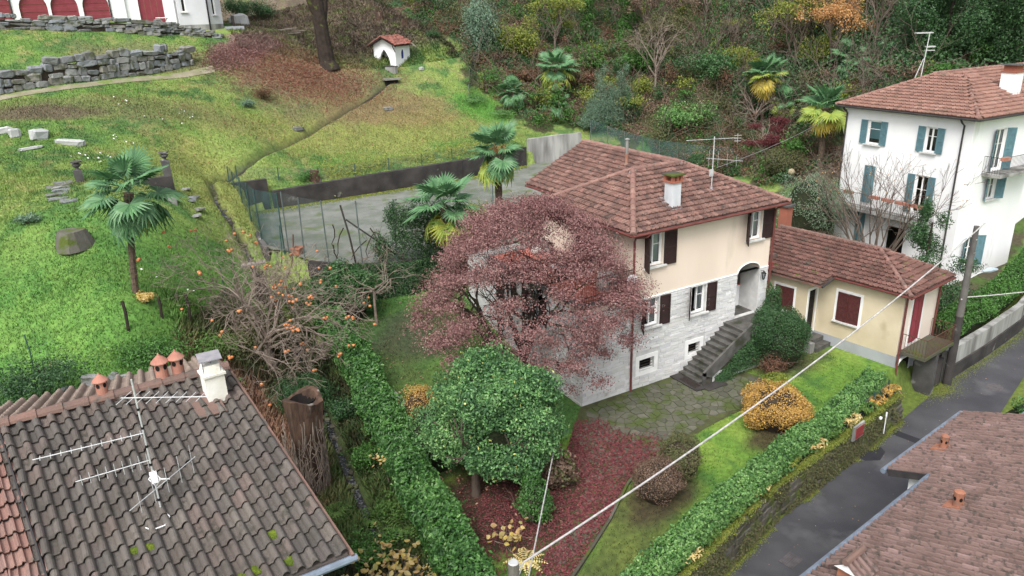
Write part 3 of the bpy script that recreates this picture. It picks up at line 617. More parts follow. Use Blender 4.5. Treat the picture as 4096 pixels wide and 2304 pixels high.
# tiles: local x across, y up the slope, z out of the roof
def tile_profile(kind, w):
    if kind == 'barrel': xs = [0, .12, .4, .44, .5, .6, .72, .84, .94, 1.0, 1.03]; zs = [.012, 0, 0, .03, .075, .108, .118, .108, .075, .02, .012]
    elif kind == 'coppo': xs = [0, .14, .26, .3, .36, .48, .62, .76, .88, .94, 1.0]; zs = [-.15, -.16, -.15, -.06, .06, .13, .15, .13, .06, -.06, -.15]
    else: xs = [0, .09, .17, .25, .41, .5, .59, .76, .84, .92, 1.02]; zs = [.055, .055, .008, 0, .0, .045, .0, 0, .008, .055, .055]
    return np.array(xs)*w, np.array(zs)*(w/.26 if kind != 'flat' else 1.2)
def tile_geo(kind, w, g_):
    xs, zs = tile_profile(kind, w); n = len(xs); th = dict(flat=.085, barrel=.055, coppo=.03)[kind]
    V = [(x, -.05*g_, z+th) for x, z in zip(xs, zs)]+[(x, g_*1.02, z) for x, z in zip(xs, zs)]+[(x, -.05*g_, z+th-.022) for x, z in zip(xs, zs)]+[(x, .4*g_, z+th*.6-.03) for x, z in zip(xs, zs)]
    F = [(i, i+1, n+i+1, n+i) for i in range(n-1)]+[(2*n+i, 2*n+i+1, i+1, i) for i in range(n-1)]+[(3*n+i, 3*n+i+1, 2*n+i+1, 2*n+i) for i in range(n-1)]
    return np.array(V), np.array(F)
def tiles(roof, planes, kind, w, g_, mat, camloc, nmax=300, jit=.008, skip=None):
    """planes: (origin, U, S, polygon in (u,s)); nearest nmax tiles are objects, the rest one part"""
    V, F = tile_geo(kind, w, g_); me = np_mesh('tile', V, F, mat); items = []
    for O, U, S, poly in planes:
        O, U, S = (np.array(q, float) for q in (O, U, S)); N_ = np.cross(U, S)
        us = [q[0] for q in poly]; ss = [q[1] for q in poly]
        for j in range(int(math.floor(min(ss)/g_))-1, int(max(ss)/g_)+2):
            for i in range(int(math.floor(min(us)/w))-1, int(max(us)/w)+2):
                u, s_ = i*w, j*g_
                if not inside([u+w*.5], [s_+g_*.42], poly)[0]: continue
                p = O+U*u+S*s_
                if skip and skip(p+U*w/2+S*g_/2): continue
                items.append((np.linalg.norm(p-camloc), p, U, S, N_))
    items.sort(key=lambda t: t[0]); rest = []
    for k, (d, p, U, S, N_) in enumerate(items):
        a = random.gauss(0, .012); U2 = U*math.cos(a)+S*math.sin(a); S2 = S*math.cos(a)-U*math.sin(a)
        p = p+N_*random.uniform(0, jit)+S*random.gauss(0, .008)
        if k < nmax:
            o = bpy.data.objects.new('tile', me); C.objects.link(o); o.parent = roof
            mm = Matrix.Identity(4)
            for r in range(3): mm[r][0] = U2[r]; mm[r][1] = S2[r]; mm[r][2] = N_[r]; mm[r][3] = p[r]
            o.matrix_basis = mm
        else: rest.append(V@np.stack([U2, S2, N_])+p)
    if rest:
        n = len(V); VV = np.concatenate(rest); FF = np.concatenate([F+n*i for i in range(len(rest))]); rr = np.repeat(rng.random(len(rest)), len(F))
        tag(add('tile_field', np_mesh('tile_field', VV, FF, mat, rnd=rr), roof, world=False), kind='stuff')
_ridge_cache = {}
def ridge(roof, a, b, mat, r=.12, step=.38, lift=.02, name='ridge_tile'):
    a = np.array(a, float); b = np.array(b, float); L_ = np.linalg.norm(b-a); n = max(1, round(L_/step)); t = (b-a)/L_
    key = (mat.name, round(r, 3), round(L_/n, 3))
    if key not in _ridge_cache:
        s = MB(); st = L_/n; k = 6; vs = []; s.cur = 0.
        for y, rr in ((-.04, r*1.12), (.05, r*1.12), (.06, r), (st*1.02, r*.9)):
            for i in range(k+1):
                q = math.pi*i/k; vs.append((math.cos(q)*rr, y, math.sin(q)*rr*.85))
        m_ = k+1; fs = [(c*m_+i, c*m_+i+1, (c+1)*m_+i+1, (c+1)*m_+i) for c in range(3) for i in range(k)]+[tuple(range(m_))]
        s.add(vs, fs); _ridge_cache[key] = s.mesh('ridge_tile', mat)
    x = np.cross(t, (0, 0, 1)); x /= np.linalg.norm(x); z = np.cross(x, t)
    for i in range(n):
        p = a+t*(L_/n)*i+z*lift; o = bpy.data.objects.new(name, _ridge_cache[key]); C.objects.link(o); o.parent = roof; mm = Matrix.Identity(4)
        for q in range(3): mm[q][0] = x[q]; mm[q][1] = t[q]; mm[q][2] = z[q]; mm[q][3] = p[q]
        o.matrix_basis = mm
def plane_from(eL, eR, up_):
    """plane basis from the two eave ends (left, right seen from outside) and any point up the slope"""
    eL, eR, up_ = (np.array(q, float) for q in (eL, eR, up_)); U = (eR-eL)/np.linalg.norm(eR-eL); S = up_-eL; S = S-U*np.dot(S, U); S /= np.linalg.norm(S); return eL, U, S
def plane_poly(O, U, S, pts): return [(float(np.dot(np.array(q)-O, U)), float(np.dot(np.array(q)-O, S))) for q in pts]
_stone_cache = {}
def stone_mesh(k, mat):
    if (k, mat.name) in _stone_cache: return _stone_cache[(k, mat.name)]
    r = random.Random(100+k); a, b = .5, .36; s = MB(); s.cur = 0.; vs = []; rings = []
    for z, q in ((-a, .74), (-b, 1.), (b, 1.), (a, .74)):
        ids = []
        for x, y in ((-1,-.62),(-.66,-1),(.66,-1),(1,-.62),(1,.62),(.66,1),(-.66,1),(-1,.62)):
            ids.append(len(vs)); vs.append((x*.5*q+r.uniform(-.08, .08), y*.5*q+r.uniform(-.08, .08), z+r.uniform(-.08, .08)))
        rings.append(ids)
    fs = [tuple(rings[0][::-1]), tuple(rings[-1])]+[(rings[i][j], rings[i][(j+1) % 8], rings[i+1][(j+1) % 8], rings[i+1][j]) for i in range(3) for j in range(8)]
    s.add(vs, fs); me = s.mesh('stone', mat); _stone_cache[(k, mat.name)] = me; return me
def put_stone(parent, c, size, yaw, mat, tilt=.0, name='stone'):
    o = bpy.data.objects.new(name, stone_mesh(random.randrange(6), mat)); C.objects.link(o)
    mtx = Matrix.Translation(c) @ Euler((random.uniform(-tilt, tilt), random.uniform(-tilt, tilt), yaw)).to_matrix().to_4x4() @ Matrix.Diagonal((*size, 1))
    if parent is not None:
        o.parent = parent
        if parent.type == 'EMPTY': o.matrix_parent_inverse = (Matrix.Translation(parent.location) @ Euler(parent.rotation_euler).to_matrix().to_4x4()).inverted()
    o.matrix_basis = mtx; return o
def stone_wall(name, label, pts, hfun, course=(.22, .4), length=(.3, .9), depth=.5, mat=None, core='dark_earth', cat='wall'):
    """dry stone wall along pts (x,y); base follows the ground; hfun(t) gives height along 0..1"""
    mat = mat or M['stone']; P = np.array(pts, float); d = np.r_[0, np.cumsum(np.hypot(*np.diff(P, axis=0).T))]; T = d[-1]
    root = thing(name, label, cat, (P[0][0], P[0][1], gz(*P[0])))
    at = lambda s: (np.interp(s, d, P[:, 0]), np.interp(s, d, P[:, 1]))
    s = 0; cols = np.linspace(0, T, int(T/.5)+2); mb = MB()
    for a, b in zip(cols[:-1], cols[1:]):
        (xa, ya), (xb, yb) = at(a), at(b); za, zb = gz(xa, ya)-.3, gz(xb, yb)-.3; v = np.array([xb-xa, yb-ya]); n_ = np.array([-v[1], v[0]])/np.hypot(*v)*depth*.3
        ha, hb = hfun(a/T)*.75+.25, hfun(b/T)*.75+.25
        A = [(xa+n_[0], ya+n_[1], za), (xb+n_[0], yb+n_[1], zb), (xb-n_[0], yb-n_[1], zb), (xa-n_[0], ya-n_[1], za)]; B = [(A[0][0], A[0][1], za+ha), (A[1][0], A[1][1], zb+hb), (A[2][0], A[2][1], zb+hb), (A[3][0], A[3][1], za+ha)]
        mb.add(A+B, [(4,5,6,7),(0,1,5,4),(2,3,7,6),(1,2,6,5),(3,0,4,7)])
    mb.build('core', M[core], root)
    z = -.1
    while z < max(hfun(q) for q in np.linspace(0, 1, 21)):
        h = random.uniform(*course); s = random.uniform(-.3, 0)
        while s < T:
            l = random.uniform(*length)*(1.2 if h > .3 else 1)*random.choice((.55, 1, 1, 1.15)); m_ = min(max(s+l/2, 0), T)
            if z+h*.55 < hfun(m_/T) and random.random() > .04:
                x, y = at(m_); x2, y2 = at(min(m_+.2, T)); x1, y1 = at(max(m_-.2, 0)); hh = h*random.choice((.62, .85, 1.0, 1.1, 1.2))
                put_stone(root, (x, y, gz(x, y)+z+hh/2), (l*1.02, depth*random.uniform(.9, 1.12), hh), math.atan2(y2-y1, x2-x1)+random.gauss(0, .09), mat, .11)
            s += l
        z += h*.97
    return root
def facing(parent, W, u0, u1, z0, z1, holes, mat, nmax=300, course=(.1, .19), length=(.22, .62), kind='stone'):
    """coursed stone facing proud of the wall plane: nearest as objects, rest joined"""
    me = MB(); me.cur = 0.; me.box((0, 0, 0), (1, 1, 1)); um = me.mesh('stone', mat); items = []; z = z0
    while z < z1-.03:
        h = min(random.uniform(*course), z1-z); u = u0-random.uniform(0, .3)
        while u < u1:
            l = random.uniform(*length); a, b = max(u, u0), min(u+l, u1); c, d = z+.008, z+h-.008; u += l
            parts = [(a, b)]
            for h0, h1, g0, g1 in holes:
                if d > g0 and c < g1:
                    nw = []
                    for p, q in parts:
                        if q <= h0 or p >= h1: nw.append((p, q))
                        else:
                            if h0-p > .05: nw.append((p, h0))
                            if q-h1 > .05: nw.append((h1, q))
                    parts = nw
            for p, q in parts:
                if q-p > .06: items.append((p+.007, q-.007, c, d))
        z += h
    big = sorted(items, key=lambda t: -(t[1]-t[0])*(t[3]-t[2])); rest = MB()
    for k, (a, b, c, d) in enumerate(big):
        t = random.uniform(.012, .04); o = np.array(W.p(a, -.02, c)); A = W.U*(b-a); B = W.N*(t+.02)
        if k < nmax:
            ob = bpy.data.objects.new(kind, um); C.objects.link(ob); ob.parent = parent; mm = Matrix.Identity(4)
            for r in range(3): mm[r][0] = A[r]; mm[r][1] = B[r]; mm[r][2] = (0, 0, d-c)[r]; mm[r][3] = o[r]
            ob.matrix_basis = mm
        else: rest.obox(o, A, B, (0, 0, d-c))
    if rest.f: tag(rest.build('small_stones', mat, parent, world=False), kind='stuff')
# ---------------------------------------------------------------- main house
def slabs(polys, t=.07):
    mb = MB()
    for P in polys: mb.prism([(q[0], q[1], q[2]-t-.012) for q in P], (0, 0, t))
    return mb
H = thing('house', 'cream two storey villa with red tiled hip roof and whitewashed stone ground floor', 'house')
W1 = Wall((0, 0, 0), (1, 0, 0), (0, -1, 0))
h_lo = [(3.1, 4.0, 2.8, 4.06), (5.82, 6.7, 2.78, 4.06)]; h_ba = [(3.0, 3.83, .77, 1.32), (5.8, 6.5, .82, 1.35)]
arch = (8.57, 10.0, 1.95, 4.13)
mb = panel(W1, 0, 10.54, -.3, 4.13, h_lo+h_ba+[arch])
W3 = Wall((0, 7.6, 0), (0, -1, 0), (-1, 0, 0)); h3 = [(3.6, 4.5, 2.75, 4.0), (1.2, 2.0, 2.75, 4.0), (5.4, 6.1, .8, 1.4)]
panel(W3, 0, 7.6, -.3, 4.13, h3, mb=mb)
mb.quad((10.54, 0, -.3), (10.54, 10, -.3), (10.54, 10, 4.13), (10.54, 0, 4.13)); mb.quad((10.54, 10, -.3), (0, 10, -.3), (0, 10, 4.13), (10.54, 10, 4.13)); mb.quad((0, 7.6, -.3), (0, 7.6, 4.13), (0, 10, 4.13), (0, 10, -.3))
st = mb.build('stone_wall', M['mortar'], H, world=False); st['label'] = 'whitewashed stone ground floor wall'
hf = h_lo+[(2.78, 4.12, .6, 1.62), (5.57, 6.81, .62, 1.64), arch]
facing(st, W1, 0, 10.54, 0, 4.12, hf, M['facing'])
fl = MB().build('side_facing', M['mortar'], H, world=False) if False else None
side = MB(); side.box((-.001, 7.55, 0), (.05, 7.6, 4.1)); sd3 = side.build('side_quoin', M['mortar'], H, world=False)
facing(sd3, W3, 0, 7.55, 0, 4.12, h3, M['facing'], nmax=200)
# upper storey
h_up = [(3.15, 4.1, 5.5, 6.9), (9.0, 9.9, 5.6, 6.9)]
mb = panel(W1, 2.56, 10.54, 4.13, 7.14, h_up+[(8.57, 10.0, 4.13, 4.56)])
ac, aa, ab = 9.285, .715, .4; K = 14
el = [(ac-aa*math.cos(math.pi*i/K), 4.13+ab*math.sin(math.pi*i/K)) for i in range(K+1)]
for (ua, za), (ub, zb) in zip(el[:-1], el[1:]):
    mb.quad(W1.p(ua, 0, za), W1.p(ub, 0, zb), W1.p(ub, 0, 4.56), W1.p(ua, 0, 4.56)); mb.quad(W1.p(ua, .001, za), W1.p(ub, .001, zb), W1.p(ub, -.45, zb), W1.p(ua, -.45, za))
W2 = Wall((2.56, 5.94, 0), (0, -1, 0), (-1, 0, 0))
panel(W2, 0, 5.94, 4.13, 7.14, [(1.94, 3.14, 4.72, 6.85)], mb=mb)
Wg = Wall((4.5, 10, 0), (0, -1, 0), (-1, 0, 0)); panel(Wg, 0, 4.06, 4.13, 7.14, mb=mb)
mb.quad((2.56, 5.94, 4.13), (2.56, 5.94, 7.14), (4.5, 5.94, 7.14), (4.5, 5.94, 4.13)); mb.quad((4.5, 10, 4.13), (4.5, 10, 7.14), (10.54, 10, 7.14), (10.54, 10, 4.13)); mb.quad((10.54, 0, 4.13), (10.54, 10, 4.13), (10.54, 10, 7.14), (10.54, 0, 7.14))
mb.prism([(4.5, 10.001, 7.14), (10.54, 10.001, 7.14), (7.57, 10.001, 8.72)], (0, -.2, 0))
mb.build('wall', M['cream'], H, world=False)
mb = MB(); mb.tube([W1.p(2.56, .01, 4.14)]+[W1.p(8.5, .01, 4.14)]+[W1.p(u, .01, z) for u, z in el]+[W1.p(10.54, .01, 4.14)], .035, 6); mb.build('string_course', M['trim'], H, world=False)
# porch behind the arch
mb = MB(); mb.box((8.3, .02, 1.7), (10.3, 1.9, 1.948)); mb.build('porch_floor', M['step'], H, world=False)
mb = MB(); mb.quad((8.3, 1.9, 1.9), (10.5, 1.9, 1.9), (10.5, 1.9, 4.6), (8.3, 1.9, 4.6)); mb.quad((8.571, .3, 1.9), (8.571, 1.9, 1.9), (8.571, 1.9, 4.6), (8.571, .3, 4.6)); mb.quad((8.3, .4, 4.5), (10.5, .4, 4.5), (10.5, 1.9, 4.5), (8.3, 1.9, 4.5)); mb.build('porch_wall', M['ochre'], H, world=False)
mb = MB(); mb.box((9.2, 1.82, 2.2), (9.75, 1.87, 3.9)); mb.build('porch_door', M['shutter'], H, world=False)
mb = MB(); mb.box((8.572, 1.1, 1.95), (10.0, 1.24, 3.0)); mb.build('parapet', M['white'], H, world=False)
mb = MB(); mb.box((8.572, 1.06, 3.001), (10.0, 1.28, 3.05)); mb.build('parapet_cap', M['terr'], H, world=False)
mb = MB(); mb.quad((10.0, .22, 1.95), (10.0, 1.1, 1.95), (10.0, 1.1, 4.3), (10.0, .22, 4.3)); mb.build('pier', M['mortar'], H, world=False)
# windows and shutters of the front
for (a, b, c, d), s0, s1 in (((3.15, 4.1, 5.5, 6.9), 112, 178), ((9.0, 9.9, 5.6, 6.9), 128, 178)):
    window(W1, H, a, b, c, d, trim=.06, sash_open=True)
    shutter(W1, H, a-.02, -1, .62, c-.06, d, s0, M['shutter']); shutter(W1, H, b+.02, 1, .66, c-.06, d, s1, M['shutter'])
for (a, b, c, d), s0, s1 in ((h_lo[0], 120, 178), (h_lo[1], 135, 178)):
    window(W1, H, a, b, c, d, trim=.05, sash_open=True)
    shutter(W1, H, a-.02, -1, .56, c-.05, d+.02, s0, M['shutter']); shutter(W1, H, b+.02, 1, .56, c-.05, d+.02, s1, M['shutter'])
for (a, b, c, d) in h_ba:
    window(W1, H, a, b, c, d, trim=.2, sill=False, inside_='bars')
for (a, b, c, d) in h3[:2]:
    window(W3, H, a, b, c, d, trim=.06); shutter(W3, H, a-.02, -1, .5, c, d, 178, M['shutter']); shutter(W3, H, b+.02, 1, .5, c, d, 178, M['shutter'])
window(W3, H, *h3[2], trim=.16, sill=False, inside_='bars')
# terrace door: closed louvred leaves
window(W2, H, 1.94, 3.14, 4.72, 6.85, trim=.08, sill=False, inside_='none')
shutter(W2, H, 1.96, -1, .58, 4.74, 6.83, 4, M['shutter']); shutter(W2, H, 3.12, 1, .58, 4.74, 6.83, 4, M['shutter'])
mb = MB(); mb.lathe([(.13, 0), (.13, .03), (.1, .05)], (0, 0, 0), 16); vent = mb.build('wall_vent', M['sill'], H, world=False); vent.matrix_basis = Matrix.Translation((2.555, 1.26, 6.72)) @ Matrix.Rotation(-math.pi/2, 4, 'Y')
# terrace
mb = MB(); mb.box((.0, .0, 4.131), (2.558, 7.6, 4.38)); mb.build('terrace_band', M['cream'], H, world=False)
mb = MB(); mb.box((-.14, -.14, 4.381), (2.557, 7.74, 4.58)); mb.build('terrace_slab', M['conc'], H, world=False)
mb = MB(); mb.box((.02, .02, 4.581), (2.556, 7.6, 4.6)); mb.box((2.50, .02, 4.601), (2.555, 1.9+.9, 4.72)); mb.build('terrace_floor', M['terr'], H, world=False)
mb = MB()
for (a, b) in (((-.05, -.05), (2.5, -.05)), ((-.05, -.05), (-.05, 7.65))):
    a = np.array(a); b = np.array(b); n = int(np.hypot(*(b-a))/.11)
    for i in range(n+1):
        q = a+(b-a)*i/n; mb.tube([(q[0], q[1], 4.6), (q[0], q[1], 5.55)], .009 if i % 12 else .018, 4)
    for zz, r in ((4.68, .012), (5.56, .022)): mb.tube([(*a, zz), (*b, zz)], r, 5)
mb.build('railing', M['iron'], H, world=False)
# stairs along the front
for i in range(11):
    x = 5.3+.26*i; z = .177*(i+1); mb = MB(); mb.box((x-.03, -1.32, z-.05), (x+.29, -.02, z)); mb.box((x, -1.3, z-.177), (x+.27, -.03, z-.051)); mb.build('step', M['step'], H, world=False)
mb = MB(); mb.box((8.16, -1.35, 1.75), (10.5, -.02, 1.945)); mb.build('landing', M['step'], H, world=False)
mb = MB(); mb.prism([(5.5, -1.38, 0), (10.5, -1.38, 0), (10.5, -1.38, 1.74), (8.15, -1.38, 1.74), (5.6, -1.38, .1)], (0, 1.3, 0)); sb = mb.build('stair_wall', M['mossstone'], H, world=False)
facing(sb, Wall((0, -1.38, 0), (1, 0, 0), (0, -1, 0)), 6.0, 10.5, 0, .5, [], M['facing'], nmax=60, course=(.12, .2), length=(.2, .5))
mb = MB(); mb.prism([(5.48, -1.46, 0), (5.62, -1.46, 0), (5.62, -1.46, .35), (8.2, -1.46, 2.2), (10.5, -1.46, 2.2), (10.5, -1.46, 2.05), (8.2, -1.46, 2.05), (5.48, -1.46, .4)], (0, .13, 0)) if False else None
for P in ([(5.42, -1.46, 0), (5.56, -1.46, 0), (5.56, -1.46, .62), (5.42, -1.46, .62)], [(5.42, -1.46, .48), (5.42, -1.46, .64), (8.2, -1.46, 2.3), (8.2, -1.46, 1.6), (5.9, -1.46, .3)], [(8.2, -1.46, 1.6), (8.2, -1.46, 2.2), (10.5, -1.46, 2.2), (10.5, -1.46, 1.6)]): mb.prism(P, (0, .1, 0))
mb.build('stair_kerb', M['step'], H, world=False)
# roof
rz = 8.87; P_ = dict(fl=(2.11, -.45, 7.2), fr=(10.99, -.45, 7.2), a=(4.82, 2.97, rz), b=(7.57, 2.97, rz), bl=(2.11, 6.39, 7.2), v=(4.15, 6.39, 7.2), w0=(3.89, 6.39, 7.07), w1=(3.89, 10.45, 7.07), wr=(7.57, 10.45, rz), br=(10.99, 10.45, 7.2))
pl = [[P_['fl'], P_['fr'], P_['b'], P_['a']], [P_['bl'], P_['fl'], P_['a']], [P_['a'], P_['b'], P_['v'], P_['bl']], [P_['w1'], P_['w0'], P_['v'], P_['b'], P_['wr']], [P_['fr'], P_['br'], P_['wr'], P_['b']]]
roof = slabs(pl).build('roof', M['rooftile'], H, world=False)
o, U, S = plane_from(P_['fl'], P_['fr'], P_['a']); o2, U2, S2 = plane_from(P_['bl'], P_['fl'], P_['a']); o3, U3, S3 = plane_from(P_['w1'], P_['w0'], P_['wr']); o5, U5, S5 = plane_from(P_['fr'], P_['br'], P_['b'])
cam_l = CAM
tiles(roof, [(o, U, S, plane_poly(o, U, S, pl[0])), (o2, U2, S2, plane_poly(o2, U2, S2, pl[1])), (o3, U3, S3, plane_poly(o3, U3, S3, pl[3])), (o5, U5, S5, plane_poly(o5, U5, S5, pl[4]))], 'flat', .215, .295, M['rooftile'], cam_l)
for a, b in ((P_['fl'], P_['a']), (P_['bl'], P_['a']), (P_['a'], P_['b']), (P_['wr'], P_['b']), (P_['fr'], P_['b'])): ridge(roof, a, b, M['ridge'], .125, .38, .04)
for p, s_ in ((P_['a'], .34), (P_['b'], .36)):
    mb = MB(); mb.lathe([(s_*.9, -.13), (s_*.6, .0), (s_*.25, .08), (.02, .1)], p, 7); mb.build('lead_cap', M['lead'], roof, world=False)
# chimney, flue
mb = MB(); cx, cy = 5.05, .62; mb.box((cx-.24, cy-.24, 7.3), (cx+.24, cy+.24, 8.72)); ch = mb.build('chimney', M['chim'], roof, world=False)
mb = MB(); mb.box((cx-.3, cy-.3, 8.721), (cx+.3, cy+.3, 8.79))
for dx in (-.22, 0, .22):
    for dy in (-.22, .22): mb.box((cx+dx-.06, cy+dy-.06, 8.79), (cx+dx+.06, cy+dy+.06, 9.02))
mb.build('chimney_bricks', M['brick'], ch, world=False)
mb = MB(); mb.box((cx-.36, cy-.36, 9.021), (cx+.36, cy+.36, 9.08)); mb.build('chimney_cap', M['mossstone'], ch, world=False)
mb = MB(); mb.obox(np.array(o)+U*2.55+S*.85+np.cross(U, S)*.05, U*.7, S*.9, np.cross(U, S)*.02); mb.build('flashing', M['lead'], ch, world=False)
mb = MB(); mb.tube([(6.62, 5.63, 8.3), (6.62, 5.63, 9.0)], .085, 10); fl_ = mb.build('flue', M['rustpipe'], roof, world=False)
mb = MB(); mb.tube([(6.62, 5.63, 9.0), (6.62, 5.63, 9.66)], .075, 10); mb.lathe([(.06, 9.66), (.12, 9.68), (.12, 9.71), (.03, 9.75)], (6.62, 5.63, 0), 10); mb.build('flue_pipe', M['conc_light'], fl_, world=False)
# gutters and downpipes
mb = MB()
mb.tube([(2.06, -.5, 7.13), (11.02, -.5, 7.13)], .06, 8); mb.tube([(2.06, -.5, 7.13), (2.06, 6.4, 7.13)], .06, 8); mb.tube([(3.84, 6.3, 7.0), (3.84, 10.45, 7.0)], .06, 8); mb.build('gutter', M['pipe'], H, world=False)
mb = MB(); mb.tube([(2.95, -.5, 7.08), (2.85, -.45, 6.98), (2.58, -.09, 6.9), (2.5, -.09, 6.75), (2.5, -.09, 0)], .05, 8); mb.build('downpipe', M['pipe'], H, world=False)
mb = MB(); mb.tube([(10.6, -.45, 7.08), (10.6, -.1, 6.85), (10.6, -.09, 3.0)], .05, 8); mb.build('downpipe', M['pipe'], H, world=False)
mb = MB(); mb.box((10.55, .0, 3.9), (10.85, .3, 4.25)); mb.build('meter_box', M['redbox'], H, world=False)
# small lantern at the arch
L_ = thing('wall_lantern', 'small black lantern on the stone pier beside the porch arch', 'lantern', (10.05, -.2, 3.9))
mb = MB(); mb.lathe([(.05, 3.66), (.1, 3.9), (.1, 3.92)], (10.05, -.22, 0), 6); mb.build('lantern_glass', M['glass'], L_)
mb = MB(); mb.lathe([(.13, 3.93), (.05, 4.0), (.015, 4.06)], (10.05, -.22, 0), 6); mb.tube([(10.05, -.22, 4.05), (10.05, -.03, 4.02)], .012, 5); mb.lathe([(.03, 3.62), (.055, 3.66)], (10.05, -.22, 0), 6)
for i in range(6): q = math.pi/3*i; mb.tube([(10.05+.05*math.cos(q), -.22+.05*math.sin(q), 3.66), (10.05+.1*math.cos(q), -.22+.1*math.sin(q), 3.93)], .008, 4)
mb.build('lantern_frame', M['black'], L_)

# ---------------------------------------------------------------- annexe
A = thing('annexe', 'low ochre annexe with mossy tiled roof and worn red shutters beside the villa', 'house', (13.73, -4.85, 0), .12)
WA = Wall((0, 4.05, 0), (0, -1, 0), (-1, 0, 0)); WN = Wall((-.9, 7.6, 0), (0, -1, 0), (-1, 0, 0)); WS_ = Wall((0, 0, 0), (1, 0, 0), (0, -1, 0)); WD = Wall((-.9, 4.05, 0), (1, 0, 0), (0, -1, 0))
mb = panel(WA, 0, 4.05, .52, 3.6, [(1.02, 2.12, 1.4, 2.84)], .12); panel(WN, 0, 3.55, .52, 3.3, [(1.85, 2.85, 1.5, 2.7)], .12, mb); panel(WD, 0, .9, .52, 3.45, [(.14, .76, .55, 2.75)], .12, mb)
mb.quad((3.2, 0, -1.5), (3.2, 7.6, -1.5), (3.2, 7.6, 3.6), (3.2, 0, 3.6)); mb.quad((-.9, 7.6, -1), (-.9, 7.6, 3.3), (3.2, 7.6, 3.6), (3.2, 7.6, -1)); mb.build('wall', M['ochre'], A, world=False)
mb = panel(WS_, 0, 3.2, .62, 3.6, [(.85, 1.8, .95, 3.12)], .1); mb.build('end_wall', M['pink'], A, world=False)
mb = panel(WA, 0, 4.05, -.8, .518, [(2.0, 2.5, -.42, -.1)], .15); panel(WN, 0, 3.55, -.8, .518, mb=mb); panel(WD, 0, .9, -.8, .518, mb=mb)
mb.quad((0, 0, -1.6), (.1, 0, -1.6), (.1, 0, .618), (0, 0, .618)); mb.quad((1.3, 0, -1.6), (3.2, 0, -1.6), (3.2, 0, .618), (1.3, 0, .618)); mb.quad((.1, 0, .3), (1.3, 0, .3), (1.3, 0, .618), (.1, 0, .618)); mb.build('plinth', M['plinth'], A, world=False)
mb = MB(); mb.quad((.1, .8, -1.6), (1.3, .8, -1.6), (1.3, .8, .3), (.1, .8, .3)); mb.quad((1.3, 0, -1.6), (1.3, .8, -1.6), (1.3, .8, .3), (1.3, 0, .3)); mb.quad((.1, 0, .3), (1.3, 0, .3), (1.3, .8, .3), (.1, .8, .3)); mb.quad((2.0, 0, 0), (2.0, 0, .01), (2.0, .01, .01), (2.0, .01, 0)); mb.build('cellar_opening', M['interior'], A, world=False)
mb = MB(); q = [(.1, -.04), (.12, .12), (.25, .32), (.55, .42), (1.3, .42)]; mb.tube([(u, -.03, z-.1) for u, z in [(.1, -1.3)]+q], .06, 6); mb.build('arch_trim', M['trim'], A, world=False)
window(WA, A, 1.02, 2.12, 1.4, 2.84, trim=.12, depth=.12, inside_='none'); shutter(WA, A, 1.04, -1, .53, 1.42, 2.82, 3, M['oldshutter']); shutter(WA, A, 2.10, 1, .53, 1.42, 2.82, 3, M['oldshutter'])
window(WN, A, 1.85, 2.85, 1.5, 2.7, trim=.1, depth=.12, inside_='none'); shutter(WN, A, 1.87, -1, .48, 1.52, 2.68, 3, M['oldshutter']); shutter(WN, A, 2.83, 1, .48, 1.52, 2.68, 3, M['oldshutter'])
window(WS_, A, .85, 1.8, .95, 3.12, trim=.12, depth=.1, sill=False, inside_='none'); shutter(WS_, A, .87, -1, .46, .96, 3.1, 3, M['redpaint']); shutter(WS_, A, 1.78, 1, .46, .96, 3.1, 3, M['redpaint'])
mb = MB(); ring(WD, .02, .88, .5, 2.87, .12, -.01, .03, mb, False); mb.build('door_frame', M['trim'], A, world=False)
mb = MB(); mb.obox(WD.p(.15, -.1, .55), WD.U*.6, WD.N*.04, (0, 0, 2.18)); dr = mb.build('door', M['interior'], A, world=False)
mb = MB()
for i in range(6): mb.tube([WD.p(.2+.1*i, -.05, .6), WD.p(.2+.1*i, -.05, 2.6)], .012, 4)
for zz in (1.0, 1.7, 2.4): mb.tube([WD.p(.16, -.05, zz), WD.p(.75, -.05, zz)], .012, 4)
mb.build('door_grille', M['iron'], dr, world=False)
for i, (y0, zt) in enumerate(((4.0, .42), (3.6, .2), (3.2, 0.0))):
    mb = MB(); mb.box((-1.25, y0-.5, zt-.6), (.0-.02, y0, zt)); mb.build('step', M['step'], A, world=False)
mb = MB(); mb.box((-1.55, 3.2, -.6), (-1.26, 4.05, .5)); mb.build('step_cheek', M['conc_light'], A, world=False)
mb = MB(); mb.box((2.6, -.05, .4), (3.0, -.0, .7)); mb.build('wall_patch', M['plinth'], A, world=False)
# balcony on the lane side
mb = MB(); mb.box((.2, -1.15, .62), (3.0, -.01, .76)); bal = mb.build('balcony', M['mossstone'], A, world=False)
mb = MB()
for a, b in (((.25, -1.1), (2.95, -1.1)), ((.25, -.05), (.25, -1.1)), ((2.95, -1.1), (2.95, -.05))):
    a = np.array(a); b = np.array(b); n = int(np.hypot(*(b-a))/.12)
    for i in range(n+1): q = a+(b-a)*i/n; mb.tube([(*q, .76), (*q, 1.6)], .01, 4)
    mb.tube([(*a, 1.6), (*b, 1.6)], .018, 5); mb.tube([(*a, .85), (*b, .85)], .012, 4)
mb.build('balcony_railing', M['rustiron'], bal, world=False)
mb = MB(); mb.box((1.45, -1.1, -1.6), (1.7, -.2, .615)); mb.build('balcony_pier', M['conc'], bal, world=False)
rA = .87/2.8; zA = lambda x: 3.63+rA*(x+.4)
Wp = [(-.4, -.4, zA(-.4)), (2.4, 2.6, 4.5), (2.4, 7.9, 4.5), (-1.3, 7.9, zA(-1.3)), (-1.3, 3.2, zA(-1.3)), (-.4, 3.2, zA(-.4))]
